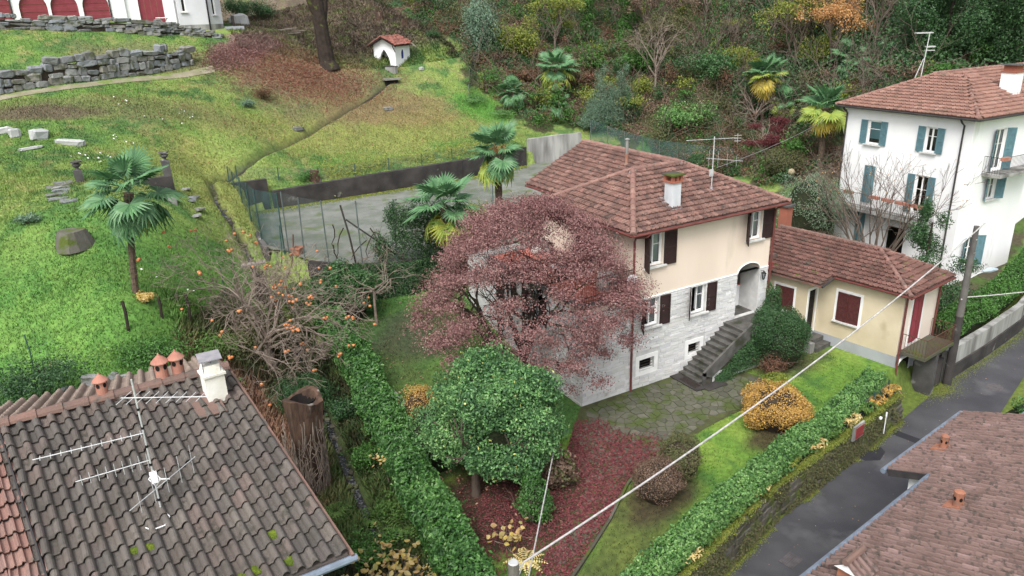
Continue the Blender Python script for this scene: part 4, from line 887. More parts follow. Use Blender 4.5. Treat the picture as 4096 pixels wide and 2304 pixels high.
Sp = [(-.4, -.4, 3.63), (3.6, -.4, 3.63), (2.4, 2.6, 4.5)]; Ep = [(3.6, -.4, 3.63), (3.6, 7.9, 3.63), (2.4, 7.9, 4.5), (2.4, 2.6, 4.5)]
rA_ = slabs([Wp[::-1], Sp, Ep]).build('roof', M['rooftile_s'], A, world=False)
o, U, S = plane_from(Wp[3], Wp[4], Wp[2]); o2, U2, S2 = plane_from(Sp[0], Sp[1], Sp[2])
loc = np.array(A.location); ca, sa = math.cos(-.12), math.sin(-.12); d = CAM-loc; cl = np.array([d[0]*ca-d[1]*sa, d[0]*sa+d[1]*ca, d[2]])
tiles(rA_, [(o, U, S, plane_poly(o, U, S, Wp)), (o2, U2, S2, plane_poly(o2, U2, S2, Sp))], 'flat', .215, .30, M['rooftile_s'], cl, jit=.02)
ridge(rA_, Sp[0], Sp[2], M['ridge'], .1, .4, .03); ridge(rA_, Sp[1], Sp[2], M['ridge_g'], .1, .4, .03); ridge(rA_, Wp[2], Sp[2], M['ridge_g'], .1, .4, .03)
def moss_pads(roof, plane, spots, mat=None):
    o, U, S = plane; N_ = np.cross(U, S)
    for u, s_, r in spots:
        mb = MB(); k = 9
        for _ in range(int(4+r*10)):
            c = o+U*(u+random.gauss(0, r*.6))+S*(s_+random.gauss(0, r*.3))+N_*.045; rr = random.uniform(.05, .12); vs = [c+N_*.05]+[c+(U*math.cos(2*math.pi*i/k)*1.3+S*math.sin(2*math.pi*i/k)*.8)*rr*random.uniform(.7, 1.2) for i in range(k)]
            mb.add(vs, [(0, 1+i, 1+(i+1) % k) for i in range(k)])
        mb.build('moss_pad', mat or M['moss'], roof, world=False)
moss_pads(rA_, (o, U, S), [(1.2, .25, .3), (2.0, .5, .15), (3.3, .2, .22), (1.6, .7, .12), (3.9, .8, .1)])
moss_pads(rA_, (o2, U2, S2), [(1.8, .5, .3), (2.4, .8, .3), (2.9, .35, .3), (3.2, .3, .25), (2.2, 1.4, .3), (2.6, 1.7, .2), (1.6, 1.0, .2), (2.0, 1.9, .2)])
mb = MB(); mb.box((-.6, 6.3, 3.3), (-.2, 6.6, 3.95)); mb.build('roof_vent', M['ridge_g'], rA_, world=False)
mb = MB(); mb.tube([(-.42, -.42, 3.57), (-.42, 3.1, 3.57)], .055, 7); mb.tube([(-.45, -.45, 3.55), (3.6, -.45, 3.55)], .055, 7); mb.build('gutter', M['pipe'], A, world=False)
mb = MB(); mb.tube([(-.42, 3.12, 3.55), (-1.3, 3.15, 3.3)], .05, 6); mb.build('verge_flashing', M['darkpipe'], A, world=False)
for x in (.06, 3.15):
    mb = MB(); mb.tube([(x, -.4, 3.55), (x, -.08, 3.35), (x, -.07, -.9)], .05, 7); mb.build('downpipe', M['pipe'], A, world=False)
mb = MB(); mb.box((3.3, 8.2, 3), (3.8, 8.7, 5.3)); chA = mb.build('brick_chimney', M['brick'], A, world=False)
mb = MB(); mb.box((3.2, 8.1, 5.301), (3.9, 8.8, 5.4)); mb.build('chimney_cap', M['conc'], chA, world=False)

# ---------------------------------------------------------------- white house on the right
B = thing('white_house', 'tall white house with blue green shutters and pink tiled hip roof', 'house', (25.69, 0, 0), -.03)
WW = Wall((0, 8, 0), (0, -1, 0), (-1, 0, 0)); WB = Wall((0, 0, 0), (1, 0, 0), (0, -1, 0)); yv = lambda y: 8-y
hw = [(yv(6.4), yv(5.5), 7.28, 8.7), (yv(2.65), yv(1.95), 7.3, 8.72), (yv(6.2), yv(5.5), 3.7, 5.98), (yv(2.85), yv(2.05), 3.7, 5.95), (yv(6.35), yv(5.75), 1.2, 3.15), (yv(4.2), yv(3.0), .2, 2.6)]
hs_ = [(2.25, 3.2, 6.35, 8.65), (2.3, 3.1, 4.65, 5.9), (1.2, 2.2, .8, 2.6)]
mb = panel(WW, 0, 8, -1, 9.42, hw, .18); panel(WB, 0, 6, -1.5, 9.42, hs_, .18, mb)
mb.quad((6, 0, -1), (6, 2.2, -1), (6, 2.2, 9.42), (6, 0, 9.42)); mb.quad((0, 8, -1), (0, 8, 9.42), (12, 8, 9.42), (12, 8, -1)); mb.quad((6, 2.2, -1), (14, 2.2, -1), (14, 2.2, 9.42), (6, 2.2, 9.42)); mb.build('wall', M['white'], B, world=False)
for k, hh in enumerate(hw[:5]):
    window(WW, B, *hh, trim=.05, sill=k < 2, depth=.18, inside_=('blind', 'none', 'none', 'none', 'none')[k], split=k != 0)
    wd = hh[1]-hh[0]; a0, a1 = ((178, 178), (178, 175), (12, 12), (178, 178), (8, 8))[k]; w2 = wd*.52 if a0 < 90 else .44
    shutter(WW, B, hh[0]-.01, -1, w2, hh[2], hh[3], a0, M['bluesh']); shutter(WW, B, hh[1]+.01, 1, w2, hh[2], hh[3], a1, M['bluesh'])
s = MB(); s.quad(*[WW.p(u, -.6, z) for u, z in ((hw[5][0]-.1, .1), (hw[5][1]+.1, .1), (hw[5][1]+.1, 2.7), (hw[5][0]-.1, 2.7))]); s.build('gateway', M['interior'], B, world=False)
for k, hh in enumerate(hs_):
    window(WB, B, *hh, trim=.05, sill=k > 0, depth=.18, inside_='curtain'); shutter(WB, B, hh[0]-.01, -1, .5, hh[2], hh[3], 150, M['bluesh']); shutter(WB, B, hh[1]+.01, 1, .5, hh[2], hh[3], 150, M['bluesh'])
def balcony(root, o, A_, B_, zf, mat, flowers=None):
    o = np.array(o, float); A_ = np.array(A_, float); B_ = np.array(B_, float); mb = MB(); mb.obox(o+np.array([0, 0, -.16]), A_, B_, (0, 0, .16)); bl = mb.build('balcony', M['conc_light'], root, world=False)
    mb = MB(); e = B_*.95
    for a, b in ((o+e, o+A_+e), (o, o+e), (o+A_, o+A_+e)):
        n = int(np.linalg.norm(b-a)/.12)
        for i in range(n+1): q = a+(b-a)*i/n; mb.tube([q, q+np.array([0, 0, .95])], .009, 4)
        mb.tube([a+np.array([0, 0, .95]), b+np.array([0, 0, .95])], .016, 5); mb.tube([a+np.array([0, 0, .1]), b+np.array([0, 0, .1])], .01, 4)
    mb.build('balcony_railing', mat, bl, world=False)
    for f in flowers or []:
        c = o+A_*f+B_*.9+np.array([0, 0, .82]); u = A_/np.linalg.norm(A_); mb = MB(); mb.obox(c-u*.32, u*.64, B_/np.linalg.norm(B_)*.2, (0, 0, .18)); pt = mb.build('flower_box', M['terracotta'], bl, world=False)
balcony(B, (0, 7.9, 3.45), (0, -6.5, 0), (-.95, 0, 0), 3.45, M['iron'], [.06, .22, .5, .64, .77, .87, .96])
balcony(B, (1.5, 0, 6.3), (4.4, 0, 0), (0, -1.0, 0), 6.3, M['iron'], [.05, .75])
pw = dict(sw=(-.5, -.5, 9.47), nw=(-.5, 8.5, 9.47), a1=(3.9, 5.0, 11.25), a2=(3.9, 3.3, 11.05), se=(6.6, -.5, 9.47), v=(6.0, 2.0, 10.4))
Wpl = [pw['nw'], pw['sw'], pw['a2'], pw['a1']]; Spl = [pw['sw'], pw['se'], (6.6, 2.2, 10.73), (5.2, 3.3, 11.05), pw['a2']]
E2 = [(6.3, 1.7, 9.6), (15, 1.7, 9.6), (15, 5.4, 11.2), (3.9, 5.4, 11.2), (5.3, 3.2, 10.5)]
rB = slabs([Wpl, Spl, E2, [pw['nw'], pw['a1'], (15, 5.4, 11.2), (15, 8.5, 9.6)]]).build('roof', M['rooftile_w'], B, world=False)
d = CAM-np.array(B.location); ca, sa = math.cos(.03), math.sin(.03); cl = np.array([d[0]*ca-d[1]*sa, d[0]*sa+d[1]*ca, d[2]])
oA = plane_from(pw['nw'], pw['sw'], pw['a1']); oB = plane_from(pw['sw'], pw['se'], pw['a2']); oC = plane_from(E2[0], E2[1], E2[2])
tiles(rB, [(*oA, plane_poly(*oA, Wpl)), (*oB, plane_poly(*oB, Spl)), (*oC, plane_poly(*oC, E2))], 'flat', .25, .36, M['rooftile_w'], cl)
ridge(rB, pw['sw'], pw['a2'], M['ridge'], .12, .42, .03); ridge(rB, pw['nw'], pw['a1'], M['ridge'], .12, .42, .03); ridge(rB, pw['a2'], pw['a1'], M['ridge'], .12, .42, .03); ridge(rB, (15, 5.4, 11.2), (3.9, 5.4, 11.2), M['ridge'], .12, .42, .03)
mb = MB(); mb.tube([(-.54, -.54, 9.42), (-.54, 8.5, 9.42)], .06, 7); mb.tube([(-.54, -.54, 9.42), (6.6, -.54, 9.42)], .06, 7); mb.build('gutter', M['darkpipe'], B, world=False)
for y in (.5, 7.93):
    mb = MB(); mb.tube([(-.5, y, 9.38), (-.35, y, 9.2), (-.07, y, 9.0), (-.06, y, 0)], .05, 7); mb.build('downpipe', M['darkpipe'], B, world=False)
mb = MB(); mb.box((5.0, 1.1, 9.9), (5.8, 1.9, 11.4)); cB = mb.build('chimney', M['white'], rB, world=False)
mb = MB(); mb.box((4.95, 1.05, 11.401), (5.85, 1.95, 11.5)); mb.box((5.05, 1.15, 11.5), (5.75, 1.85, 11.8)); mb.build('chimney_bricks', M['brick'], cB, world=False)
mb = MB(); mb.box((4.9, 1.0, 11.801), (5.9, 2.0, 11.86)); mb.build('chimney_cap', M['conc'], cB, world=False)

# ---------------------------------------------------------------- grey roofed house at the lower left
Lh = thing('near_house', 'near house with grey lichened barrel tile roof and white chimney', 'house', (-16, -8.5, 0))
R0 = np.array([-14.14, -6.07, 8.2]); L0 = np.array([-18.47, -6.21, 8.2]); C0 = np.array([-13.32, -11.38, 6.5])
Ud = (R0-L0)/np.linalg.norm(R0-L0); Sd = (R0-C0); SL = np.linalg.norm(Sd); Sd = Sd/SL; Bd = Sd*np.array([1, 1, -1]); Bd = np.array([0.03, .95, -.31]); Bd /= np.linalg.norm(Bd)
def PQ(u, s): return C0+Ud*u+Sd*s                       # u<0 to the left, s up the slope
n_up = np.array([0, 0, 1.])
mainp = [PQ(0, 0), R0, PQ(-4.35, SL), PQ(-4.35, -1.3), PQ(0, -1.3)]; mainp = [PQ(-4.35, -1.6), PQ(0, 0), R0, PQ(-4.35, SL)]
poly_m = [PQ(-4.35, -3), PQ(-2.2, -3), PQ(-2.2, 0), PQ(0, 0), R0, PQ(-4.35, SL)]
backp = [R0, R0+Bd*3.75, R0-Ud*9+Bd*3.75, R0-Ud*9]
redp = [PQ(-9, -3)-n_up*.05, PQ(-4.37, -3)-n_up*.05, PQ(-4.37, SL)-n_up*.05, PQ(-9, SL)-n_up*.05]
loc_ = lambda P: [tuple(np.array(q)-np.array(Lh.location)) for q in P]
rL = slabs([loc_(poly_m), loc_(backp), loc_(redp)]).build('roof', M['rooftile_g'], Lh, world=False)
off = np.array(Lh.location)
def skew_tiles(roof, O, U, S, poly, kind, w, g_, mat, nmax=300, jit=.01): tiles(roof, [(np.array(O)-off, U, S, poly)], kind, w, g_, mat, CAM-off, nmax, jit)
N_ = np.cross(Ud, Sd)
gL = SL/16
skew_tiles(rL, C0, Ud, Sd, [(-4.35, -3), (-2.2, -3), (-2.2, -.02), (.03, -.02), (.03, SL+.05), (-4.35, SL+.05)], 'barrel', .262, gL, M['rooftile_g'])
Ub, Sb = -Ud, -Bd; Ob = R0+Bd*3.75
skew_tiles(rL, Ob, Ub, Sb, [(0, 0), (9, 0), (9, 3.75), (0, 3.75)], 'barrel', .262, .35, M['rooftile_p'], 0)
skew_tiles(rL, C0-n_up*.05, Ud, Sd, [(-9, -3), (-4.4, -3), (-4.4, SL), (-9, SL)], 'flat', .27, .36, M['rooftile_red'], 200, .02)
ridge(rL, R0-off+np.array([0, 0, .05]), L0-Ud*5-off+np.array([0, 0, .05]), M['ridge_g'], .14, .47, .02)
mb = MB(); mb.obox(PQ(-4.38, -3)+N_*.02-off, Ud*.03, Sd*(SL+3), N_*.1); mb.build('flashing_strip', M['darkpipe'], rL, world=False)
mb = MB(); mb.obox(PQ(.02, -.1)-N_*.12-off, Ud*.05, Sd*(SL+.1), N_*.16); mb.obox(R0+Ud*.02-N_*.1-off, Ud*.05, Bd*3.75, np.array([0, 0, .12])); mb.build('verge_board', M['ridge_g'], rL, world=False)
mb = MB(); mb.tube([PQ(.12, -.1)-N_*.08-off, PQ(-2.2, -.1)-N_*.08-off], .07, 8); mb.build('gutter', M['greygutter'], Lh, world=False)
mb = MB()
a = PQ(-.35, .45)-off; b = PQ(-9, .45)-off; c = a+Bd*0+np.array([-.3, 8.2, 0]); d_ = b+np.array([-.3, 8.2, 0])
zb = -2
for p, q in ((a, b), (a, c), (b, d_), (c, d_)): mb.quad((p[0], p[1], zb), (q[0], q[1], zb), (q[0], q[1], 6.42), (p[0], p[1], 6.42))
mb.add([(a[0], a[1], 6.42), (c[0], c[1], 6.42), (R0[0]-.35-off[0], R0[1]-off[1], 8.05)], [(0, 1, 2)])
mb.build('wall', M['white'], Lh, world=False)
moss_pads(rL, (C0-off, Ud, Sd), [(-3.2, .1, .2), (-2.6, .6, .15), (-3.6, 1.1, .12), (-1.6, .35, .12), (-1.0, .9, .1), (-2.9, 1.6, .1), (-.9, .25, .1), (-3.9, -.6, .2), (-4.9, .5, .2), (-5.2, 1.2, .15)])
# white chimney with metal hood
cc = np.array([-14.55, -6.85]); rotc = .1
def cbox(mb, c, hx, hy, z0, z1, t=1., rot=rotc):
    ca, sa = math.cos(rot), math.sin(rot); vs = []
    for z, k in ((z0, 1.), (z1, t)):
        for x, y in ((-hx, -hy), (hx, -hy), (hx, hy), (-hx, hy)): vs.append((c[0]+(x*ca-y*sa)*k-off[0], c[1]+(x*sa+y*ca)*k-off[1], z))
    mb.add(vs, [(0,3,2,1),(4,5,6,7),(0,1,5,4),(1,2,6,5),(2,3,7,6),(3,0,4,7)])
mb = MB(); cbox(mb, cc, .205, .205, 7.6, 8.56, .98); cbox(mb, cc, .235, .235, 8.561, 8.61); cbox(mb, cc, .2, .2, 8.611, 8.8, .78); chL = mb.build('chimney', M['chimw'], rL, world=False)
mb = MB(); cbox(mb, cc, .02, .02, 8.78, 8.95)
for sx in (-.17, .17):
    for sy in (-.17, .17): mb.tube([(cc[0]+sx-off[0], cc[1]+sy-off[1], 8.62), (cc[0]+sx-off[0], cc[1]+sy-off[1], 8.92)], .01, 4)
vs = [(cc[0]+x-off[0], cc[1]+y-off[1], 8.92+.04*(1 if y > 0 else 0)) for x, y in ((-.23, -.21), (.23, -.21), (.23, .21), (-.23, .21))]; mb.prism(vs, (0, 0, .02)); mb.build('chimney_hood', M['lead'], chL, world=False)
mb = MB(); mb.obox(PQ(-1.12, 4.25)+N_*.09-off, Ud*.62, Sd*.75, N_*.03); mb.build('chimney_apron', M['ridge_g'], chL, world=False)
def pot(parent, x, y, z, h, r, mat, offv, cowl=True):
    x -= offv[0]; y -= offv[1]; z -= offv[2]
    mb = MB(); mb.lathe([(r*1.06, 0), (r, h*.1), (r, h*.83), (r*.9, h*.84)], (x, y, z), 16)
    if cowl: mb.lathe([(r*1.45, h*.83), (r*1.4, h*.86), (r*.7, h*1.02), (r*.25, h*1.1), (r*.05, h*1.2)], (x, y, z), 14)
    else: mb.lathe([(r*1.1, h*.83), (r*1.12, h*.95), (r*.7, h*1.0), (r*.1, h*1.02)], (x, y, z), 10)
    p = mb.build('chimney_pot', mat, parent, world=False, smooth=False)
    mb = MB()
    for i in range(5):
        q = 2*math.pi*i/5+.35; n_ = np.array([math.cos(q), math.sin(q), 0]); t_ = np.array([-n_[1], n_[0], 0]); c = np.array([x, y, z+h*.66])+n_*r*.995; mb.prism([c+t_*r*.36*math.cos(a)+np.array([0, 0, r*.5*math.sin(a)]) for a in np.linspace(0, 6.28, 9)[:-1]], n_*.006)
    mb.build('dark_vent_disc', M['interior'], p, world=False); return p  # flat dark discs on a closed pot; hole shade put into their colour
pot(rL, -16.62, -6.1, 8.24, .5, .11, M['terracotta'], off); pot(rL, -15.45, -6.0, 8.24, .58, .13, M['terracotta'], off); pot(rL, -15.12, -5.98, 8.26, .56, .125, M['terracotta'], off)
for x, y in ((-16.6, -6.1), (-15.3, -6.0)):
    mb = MB(); mb.box((x-.3-off[0], y-.16-off[1], 8.2), (x+.3-off[0], y+.16-off[1], 8.27)); mb.build('pot_base', M['ridge_g'], rL, world=False)

# ---------------------------------------------------------------- house across the lane
Rh = thing('lane_house', 'house with brown curved tile roof and grey gutter across the lane', 'house', (2, -17, 0))
a = np.array([-3.3, -13.8, 3.]); b = np.array([2.8, -13.0, 3.]); ur = (b-a)/np.linalg.norm(b-a); nr = np.array([ur[1], -ur[0], .36]); nr /= np.linalg.norm(nr); offr = np.array(Rh.location)
RP = lambda u, s: a+ur*u+nr*s-offr
k_ = math.hypot(1, .36)
poly_r = [(-7, 0), (6.14, 0), (6.14, -1.25*k_), (11.2, -1.25*k_), (11.2, .5), (15, .5), (15, 6.5), (-7, 6.5)]
rR = slabs([[tuple(RP(u, s)) for u, s in poly_r][::-1]]).build('roof', M['rooftile_r'], Rh, world=False)
tiles(rR, [(a-offr, -ur, nr, [(-u, s) for u, s in poly_r])], 'coppo', .205, .33, M['rooftile_r'], CAM-offr, 300, .015)
Nr = np.cross(-ur, nr)
for (u0, s0), (u1, s1), nm, mt in (((-7, -.06), (6.2, -.06), 'gutter', 'greygutter'), ((6.1, -1.3*k_), (11.3, -1.3*k_), 'gutter', 'greygutter'), ((11.25, .44), (15, .44), 'gutter', 'greygutter')):
    mb = MB(); p, q = RP(u0, s0)-Nr*.03, RP(u1, s1)-Nr*.03; p = p-nr*.1+Nr*.03; q = q-nr*.1+Nr*.03; mb.tube([p, q], .085, 8); mb.build(nm, M[mt], Rh, world=False)
mb = MB(); mb.obox(RP(6.1, -1.27*k_)-Nr*.14, ur*.05, nr*1.3*k_, Nr*.2); mb.obox(RP(11.22, -1.27*k_)-Nr*.14, ur*.05, nr*1.8*k_, Nr*.2); mb.build('verge_board', M['darkpipe'], rR, world=False)
mb = MB()
hz = 2.75
def wq(p, q, z1): mb.quad((p[0], p[1], -2.5), (q[0], q[1], -2.5), (q[0], q[1], z1), (p[0], p[1], z1))
e = lambda u, s: RP(u, s)
wq(e(-7, .45), e(6.4, .45), 2.9); wq(e(6.4, .45), e(6.4, -.8), 2.6); wq(e(6.4, -.8), e(11, -.8), 2.45); wq(e(11, -.8), e(11, 5), 2.6); wq(e(-7, .45), e(-7, 6), 3.0)
mb.build('wall', M['white'], Rh, world=False)
def on_r(u, s): return RP(u, s)+offr
q = on_r(4.42, 1.3); pR = pot(rR, q[0], q[1], q[2]-.05, .62, .115, M['terracotta2'], offr, False)
q = on_r(8.0, -.62); pot(rR, q[0], q[1], q[2]-.05, .6, .105, M['terracotta2'], offr, False)
for u, s in ((4.42, 1.3), (8.0, -.62)):
    q = RP(u, s); mb = MB(); mb.obox(q-ur*.2-nr*.25+Nr*.04, ur*.4, nr*.4, Nr*.1); mb.build('pot_base', M['terracotta2'], rR, world=False)
# little gabled chimney on that roof
q = RP(.35, .75); fy = np.array([nr[0], nr[1], 0])/np.hypot(nr[0], nr[1]); mb = MB(); mb.obox(q-ur*.2-fy*.22-np.array([0, 0, .1]), ur*.5, fy*.44, (0, 0, .42)); dm = mb.build('dormer_chimney', M['terracotta2'], rR, world=False)
top = q+np.array([0, 0, .42])
mb = MB(); mb.prism([top-ur*.3-fy*.34+np.array([0, 0, -.08]), top-ur*.3+fy*.34+np.array([0, 0, -.08]), top-ur*.3+np.array([0, 0, .16])], ur*.04); mb.build('dormer_gable', M['white'], dm, world=False)
for sg in (-1, 1):
    for i in range(4):
        t0 = top-ur*(.26-.18*i); mb = MB(); mb.tube([t0+np.array([0, 0, .17]), t0+fy*sg*.42+np.array([0, 0, -.12])], [.06, .075], 7); mb.build('dormer_tile', M['rooftile_r'], dm, world=False)
mb = MB(); mb.tube([top-ur*.36+np.array([0, 0, .19]), top+ur*.42+np.array([0, 0, .19])], .08, 8); mb.build('dormer_ridge', M['ridge_g'], dm, world=False)

# ---------------------------------------------------------------- house at the top of the meadow
Uh = thing('hill_house', 'white house with arched red shutters at the top of the meadow', 'house', (-12, 52.4, 15.2))
WU = Wall((-26, 52.4, 15.2), (1, 0, 0), (0, -1, 0)); zt = 7
def arch_hole(mbw, W, c, hw_, z0, zs, rise, ztop, depth=.25):
    K = 12; pts = [(c-hw_*math.cos(math.pi*i/K), zs+rise*math.sin(math.pi*i/K)) for i in range(K+1)]
    for (ua, za), (ub, zb) in zip(pts[:-1], pts[1:]): mbw.quad(W.p(ua, 0, za), W.p(ub, 0, zb), W.p(ub, 0, ztop), W.p(ua, 0, ztop)); mbw.quad(W.p(ua, 0, za), W.p(ub, 0, zb), W.p(ub, -depth, zb), W.p(ua, -depth, za))
    return pts
cs = [9.5-2.95, 9.5, 12.45, 15.45-.05, ]
cs = [6.5, 9.5, 12.5, 15.5-1.55+0]; cs = [6.55, 9.43, 11.6, 13.92]
cs = [7.0, 9.43, 11.62, 13.92]
holes = [(c-.98, c+.98, -.05, 3.2) for c in cs]+[(17.15, 19.1, -.05, 3.4)]
mb = panel(WU, 0, 20.1, -1.2, zt, holes, .25)
for c in cs: arch_hole(mb, WU, c, .98, 0, 1.75, 1.05, 3.2)
wallU = mb
mb.quad(WU.p(0, 0, -1), WU.p(0, -8, -1), WU.p(0, -8, zt), WU.p(0, 0, zt)); mb.build('wall', M['white'], Uh)
for c in cs:
    mb = MB(); n = 11
    for i in range(n): z0 = -.05+3.25*i/n; mb.obox(WU.p(c-1.0, -.22, z0), WU.U*2.0, WU.N*(.05 if i % 2 else .02), (0, 0, 3.25/n-.004))
    mb.build('roller_shutter', M['redpaint'], Uh)
mb = MB()
for i in range(4): mb.obox(WU.p(17.15+.49*i, -.2, -.05), WU.U*.475, WU.N*.05, (0, 0, 3.45))
mb.build('folding_door', M['redpaint'], Uh)
for u in (3.2, 7.9, 14.95): mb = MB(); mb.tube([WU.p(u, .05, -.2), WU.p(u, .05, zt)], .06, 6); mb.build('downpipe', M['darkpipe'], Uh)
for u in (15.6, 19.45): mb = MB(); mb.obox(WU.p(u, 0, -.3), WU.U*.5, WU.N*.22, (0, 0, zt)); mb.build('pilaster', M['white'], Uh)
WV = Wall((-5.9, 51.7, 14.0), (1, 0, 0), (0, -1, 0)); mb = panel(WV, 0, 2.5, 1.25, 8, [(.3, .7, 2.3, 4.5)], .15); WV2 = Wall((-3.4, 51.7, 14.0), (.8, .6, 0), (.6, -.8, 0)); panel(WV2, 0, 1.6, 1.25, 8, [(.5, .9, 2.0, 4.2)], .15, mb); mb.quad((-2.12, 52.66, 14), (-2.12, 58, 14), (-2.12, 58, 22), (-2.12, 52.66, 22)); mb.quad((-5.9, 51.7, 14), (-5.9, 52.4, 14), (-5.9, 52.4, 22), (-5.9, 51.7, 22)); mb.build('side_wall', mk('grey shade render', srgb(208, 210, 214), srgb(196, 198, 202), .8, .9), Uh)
lo_ = np.array(Uh.location); window(Wall(WV.o-lo_, WV.U, WV.N), Uh, .3, .7, 2.3, 4.5, depth=.15, inside_='none', split=False); window(Wall(WV2.o-lo_, WV2.U, WV2.N), Uh, .5, .9, 2.0, 4.2, depth=.15, inside_='none', split=False)
mb = panel(WV, 0, 2.5, -.6, 1.248); panel(WV2, 0, 1.6, -.6, 1.248, mb=mb); mb.build('stone_base', M['conc_light'], Uh)
mb = MB(); mb.tube([(-3.45, 51.6, 13.6), (-3.45, 51.6, 22)], .07, 6); mb.build('downpipe', M['black'], Uh)
mb = MB(); mb.box((-2.1, 51.9, 13.2), (-.5, 53.4, 15.0)); mb.build('porch_block', M['plinth'], Uh)
mb = MB()
for i in range(9): mb.tube([(-1.2+.0*i, 52.3+.16*i, 15.0), (-1.2, 52.3+.16*i, 15.9)], .015, 4)
mb.tube([(-1.2, 52.3, 15.9), (-1.2, 53.6, 15.9)], .02, 4); mb.build('porch_railing', M['iron'], Uh)
mb = MB(); mb.prism([(-26.5, 51.6, 22.25), (-1.8, 51.2, 22.25), (-1.8, 56, 24), (-26.5, 56, 24)], (0, 0, .15)); mb.prism([(-26.5, 60.5, 22.25), (-26.5, 56, 24), (-1.8, 56, 24), (-1.8, 60.5, 22.25)], (0, 0, .15)); mb.build('roof', M['rooftile_w'], Uh)
# garden table on its terrace
T = thing('garden_table', 'white metal garden table on the terrace before the hill house', 'table', (-7.3, 50.6, 15.15))
mb = MB(); mb.lathe([(.62, .72), (.62, .75), (.58, .77)], (-7.3, 50.6, 15.15), 20); mb.build('table_top', M['whiteplastic'], T)
for i in range(4):
    q = math.pi/4+math.pi/2*i; f = lambda r, z: (-7.3+r*math.cos(q), 50.6+r*math.sin(q), 15.15+z); mb = MB(); mb.tube([f(.42, -.1), f(.3, .12), f(.14, .36), f(.3, .6), f(.45, .72)], .03, 5); mb.build('leg', M['whiteplastic'], T)
Bn = thing('terrace_bench', 'low stone bench behind the white garden table on the terrace', 'bench', (-7.9, 51.3, 15.1))
mb = MB(); mb.box((-8.6, 51.1, 15.4), (-7.1, 51.5, 15.5)); mb.build('seat', M['hay'], Bn)
for x in (-8.4, -7.4): mb = MB(); mb.box((x-.1, 51.15, 14.9), (x+.1, 51.45, 15.398)); mb.build('leg', M['conc'], Bn)

# ---------------------------------------------------------------- chapel
cz = 10.72
Ch = thing('chapel', 'tiny whitewashed wayside chapel with pointed arch and broken tiled roof', 'chapel', (12.3, 47.9, cz), math.radians(-56.7)); Ch.scale = (1, 1, .84)
Wc = Wall((-2.5, 0, 0), (1, 0, 0), (0, -1, 0)); Wr = Wall((0, 0, 0), (0, 1, 0), (1, 0, 0))
mb = panel(Wc, 0, 2.5, -.3, 2.55, [(.55, 1.85, -.3, 2.1)], .25)
K = 10; pts = []
for i in range(K+1): t = i/K; pts.append((.55+.65*(1-(1-t)**1.9)*1.0, .5+1.5*t))
pts = [(.55, .3)]+[(.55+.65*(t**1.7), .3+1.75*t**.8) for t in np.linspace(.08, 1, K)]
for (ua, za), (ub, zb) in zip(pts[:-1], pts[1:]):
    for f in (lambda u: u, lambda u: 2.4-u):
        mb.quad(Wc.p(f(ua), 0, za), Wc.p(f(ub), 0, zb), Wc.p(f(ub), 0, 2.1), Wc.p(f(ua), 0, 2.1)); mb.quad(Wc.p(f(ua), 0, za), Wc.p(f(ub), 0, zb), Wc.p(f(ub), -.25, zb), Wc.p(f(ua), -.25, za))
mb.add([Wc.p(0, 0, 2.55), Wc.p(2.5, 0, 2.55), Wc.p(1.25, 0, 3.25)], [(0, 1, 2)])
panel(Wr, 0, 2.5, -.3, 2.55, [(1.0, 1.45, .95, 2.0)], .12, mb)
for i in range(6):
    t0, t1 = i/6, (i+1)/6
    for f in (lambda u: u, lambda u: 2.45-u):
        ua, ub = 1.0+.225*t0**1.6, 1.0+.225*t1**1.6; za, zb = 1.55+.45*t0, 1.55+.45*t1; mb.quad(Wr.p(f(ua), 0.002, za), Wr.p(f(ub), .002, zb), Wr.p(f(ub), .002, 2.0), Wr.p(f(ua), .002, 2.0))
mb.quad((-2.5, 2.5, -.3), (-2.5, 2.5, 2.55), (0, 2.5, 2.55), (0, 2.5, -.3)); mb.quad((-2.5, 0, -.3), (-2.5, 0, 2.55), (-2.5, 2.5, 2.55), (-2.5, 2.5, -.3)); mb.quad((-2.5, .9, -.3), (0, .9, -.3), (0, .9, 2.5), (-2.5, .9, 2.5)); mb.build('wall', M['chapel'], Ch, world=False)
mb = MB(); mb.obox(Wr.p(1.0, -.1, .95), Wr.U*.45, Wr.N*.03, (0, 0, 1.05)); mb.build('blue_window', M['blueglass'], Ch, world=False)
mb = MB(); mb.obox((-1.45, .88, .9), (.3, 0, 0), (0, .015, 0), (0, 0, .9)); mb.build('niche', M['interior'], Ch, world=False)
rpl = [[(.3, -.45, 2.45), (.3, 2.7, 2.45), (-1.25, 2.7, 3.35), (-1.25, -.45, 3.35)], [(-2.8, 2.7, 2.45), (-2.8, -.45, 2.45), (-1.25, -.45, 3.35), (-1.25, 2.7, 3.35)]]
rC = slabs(rpl).build('roof', mk('chapel roof boards', srgb(72, 52, 46), srgb(90, 64, 56), 3, .9), Ch, world=False)
M['chtile'] = mk('broken red tiles', None, srgb(150, 84, 68), 2, .9, .2, 20, ramp=[srgb(150, 88, 76), srgb(128, 76, 66), srgb(164, 104, 90), srgb(120, 82, 74)])
pp = plane_from(rpl[0][0], rpl[0][1], rpl[0][3]); pq = plane_from(rpl[1][0], rpl[1][1], rpl[1][3])
tiles(rC, [(*pp, plane_poly(*pp, rpl[0])), (*pq, plane_poly(*pq, rpl[1]))], 'barrel', .24, .32, M['chtile'], np.array([-5, -60, 5]), 200, .12, skip=lambda p: p[1] > 2.1 and random.random() < .5)
mb = MB(); mb.obox((-2.9, -.5, 2.3), (1.65, 0, .98), (0, .12, 0), (0, 0, .16)); mb.obox((-1.25, -.5, 3.28), (1.65, 0, -.98), (0, .12, 0), (0, 0, .16))
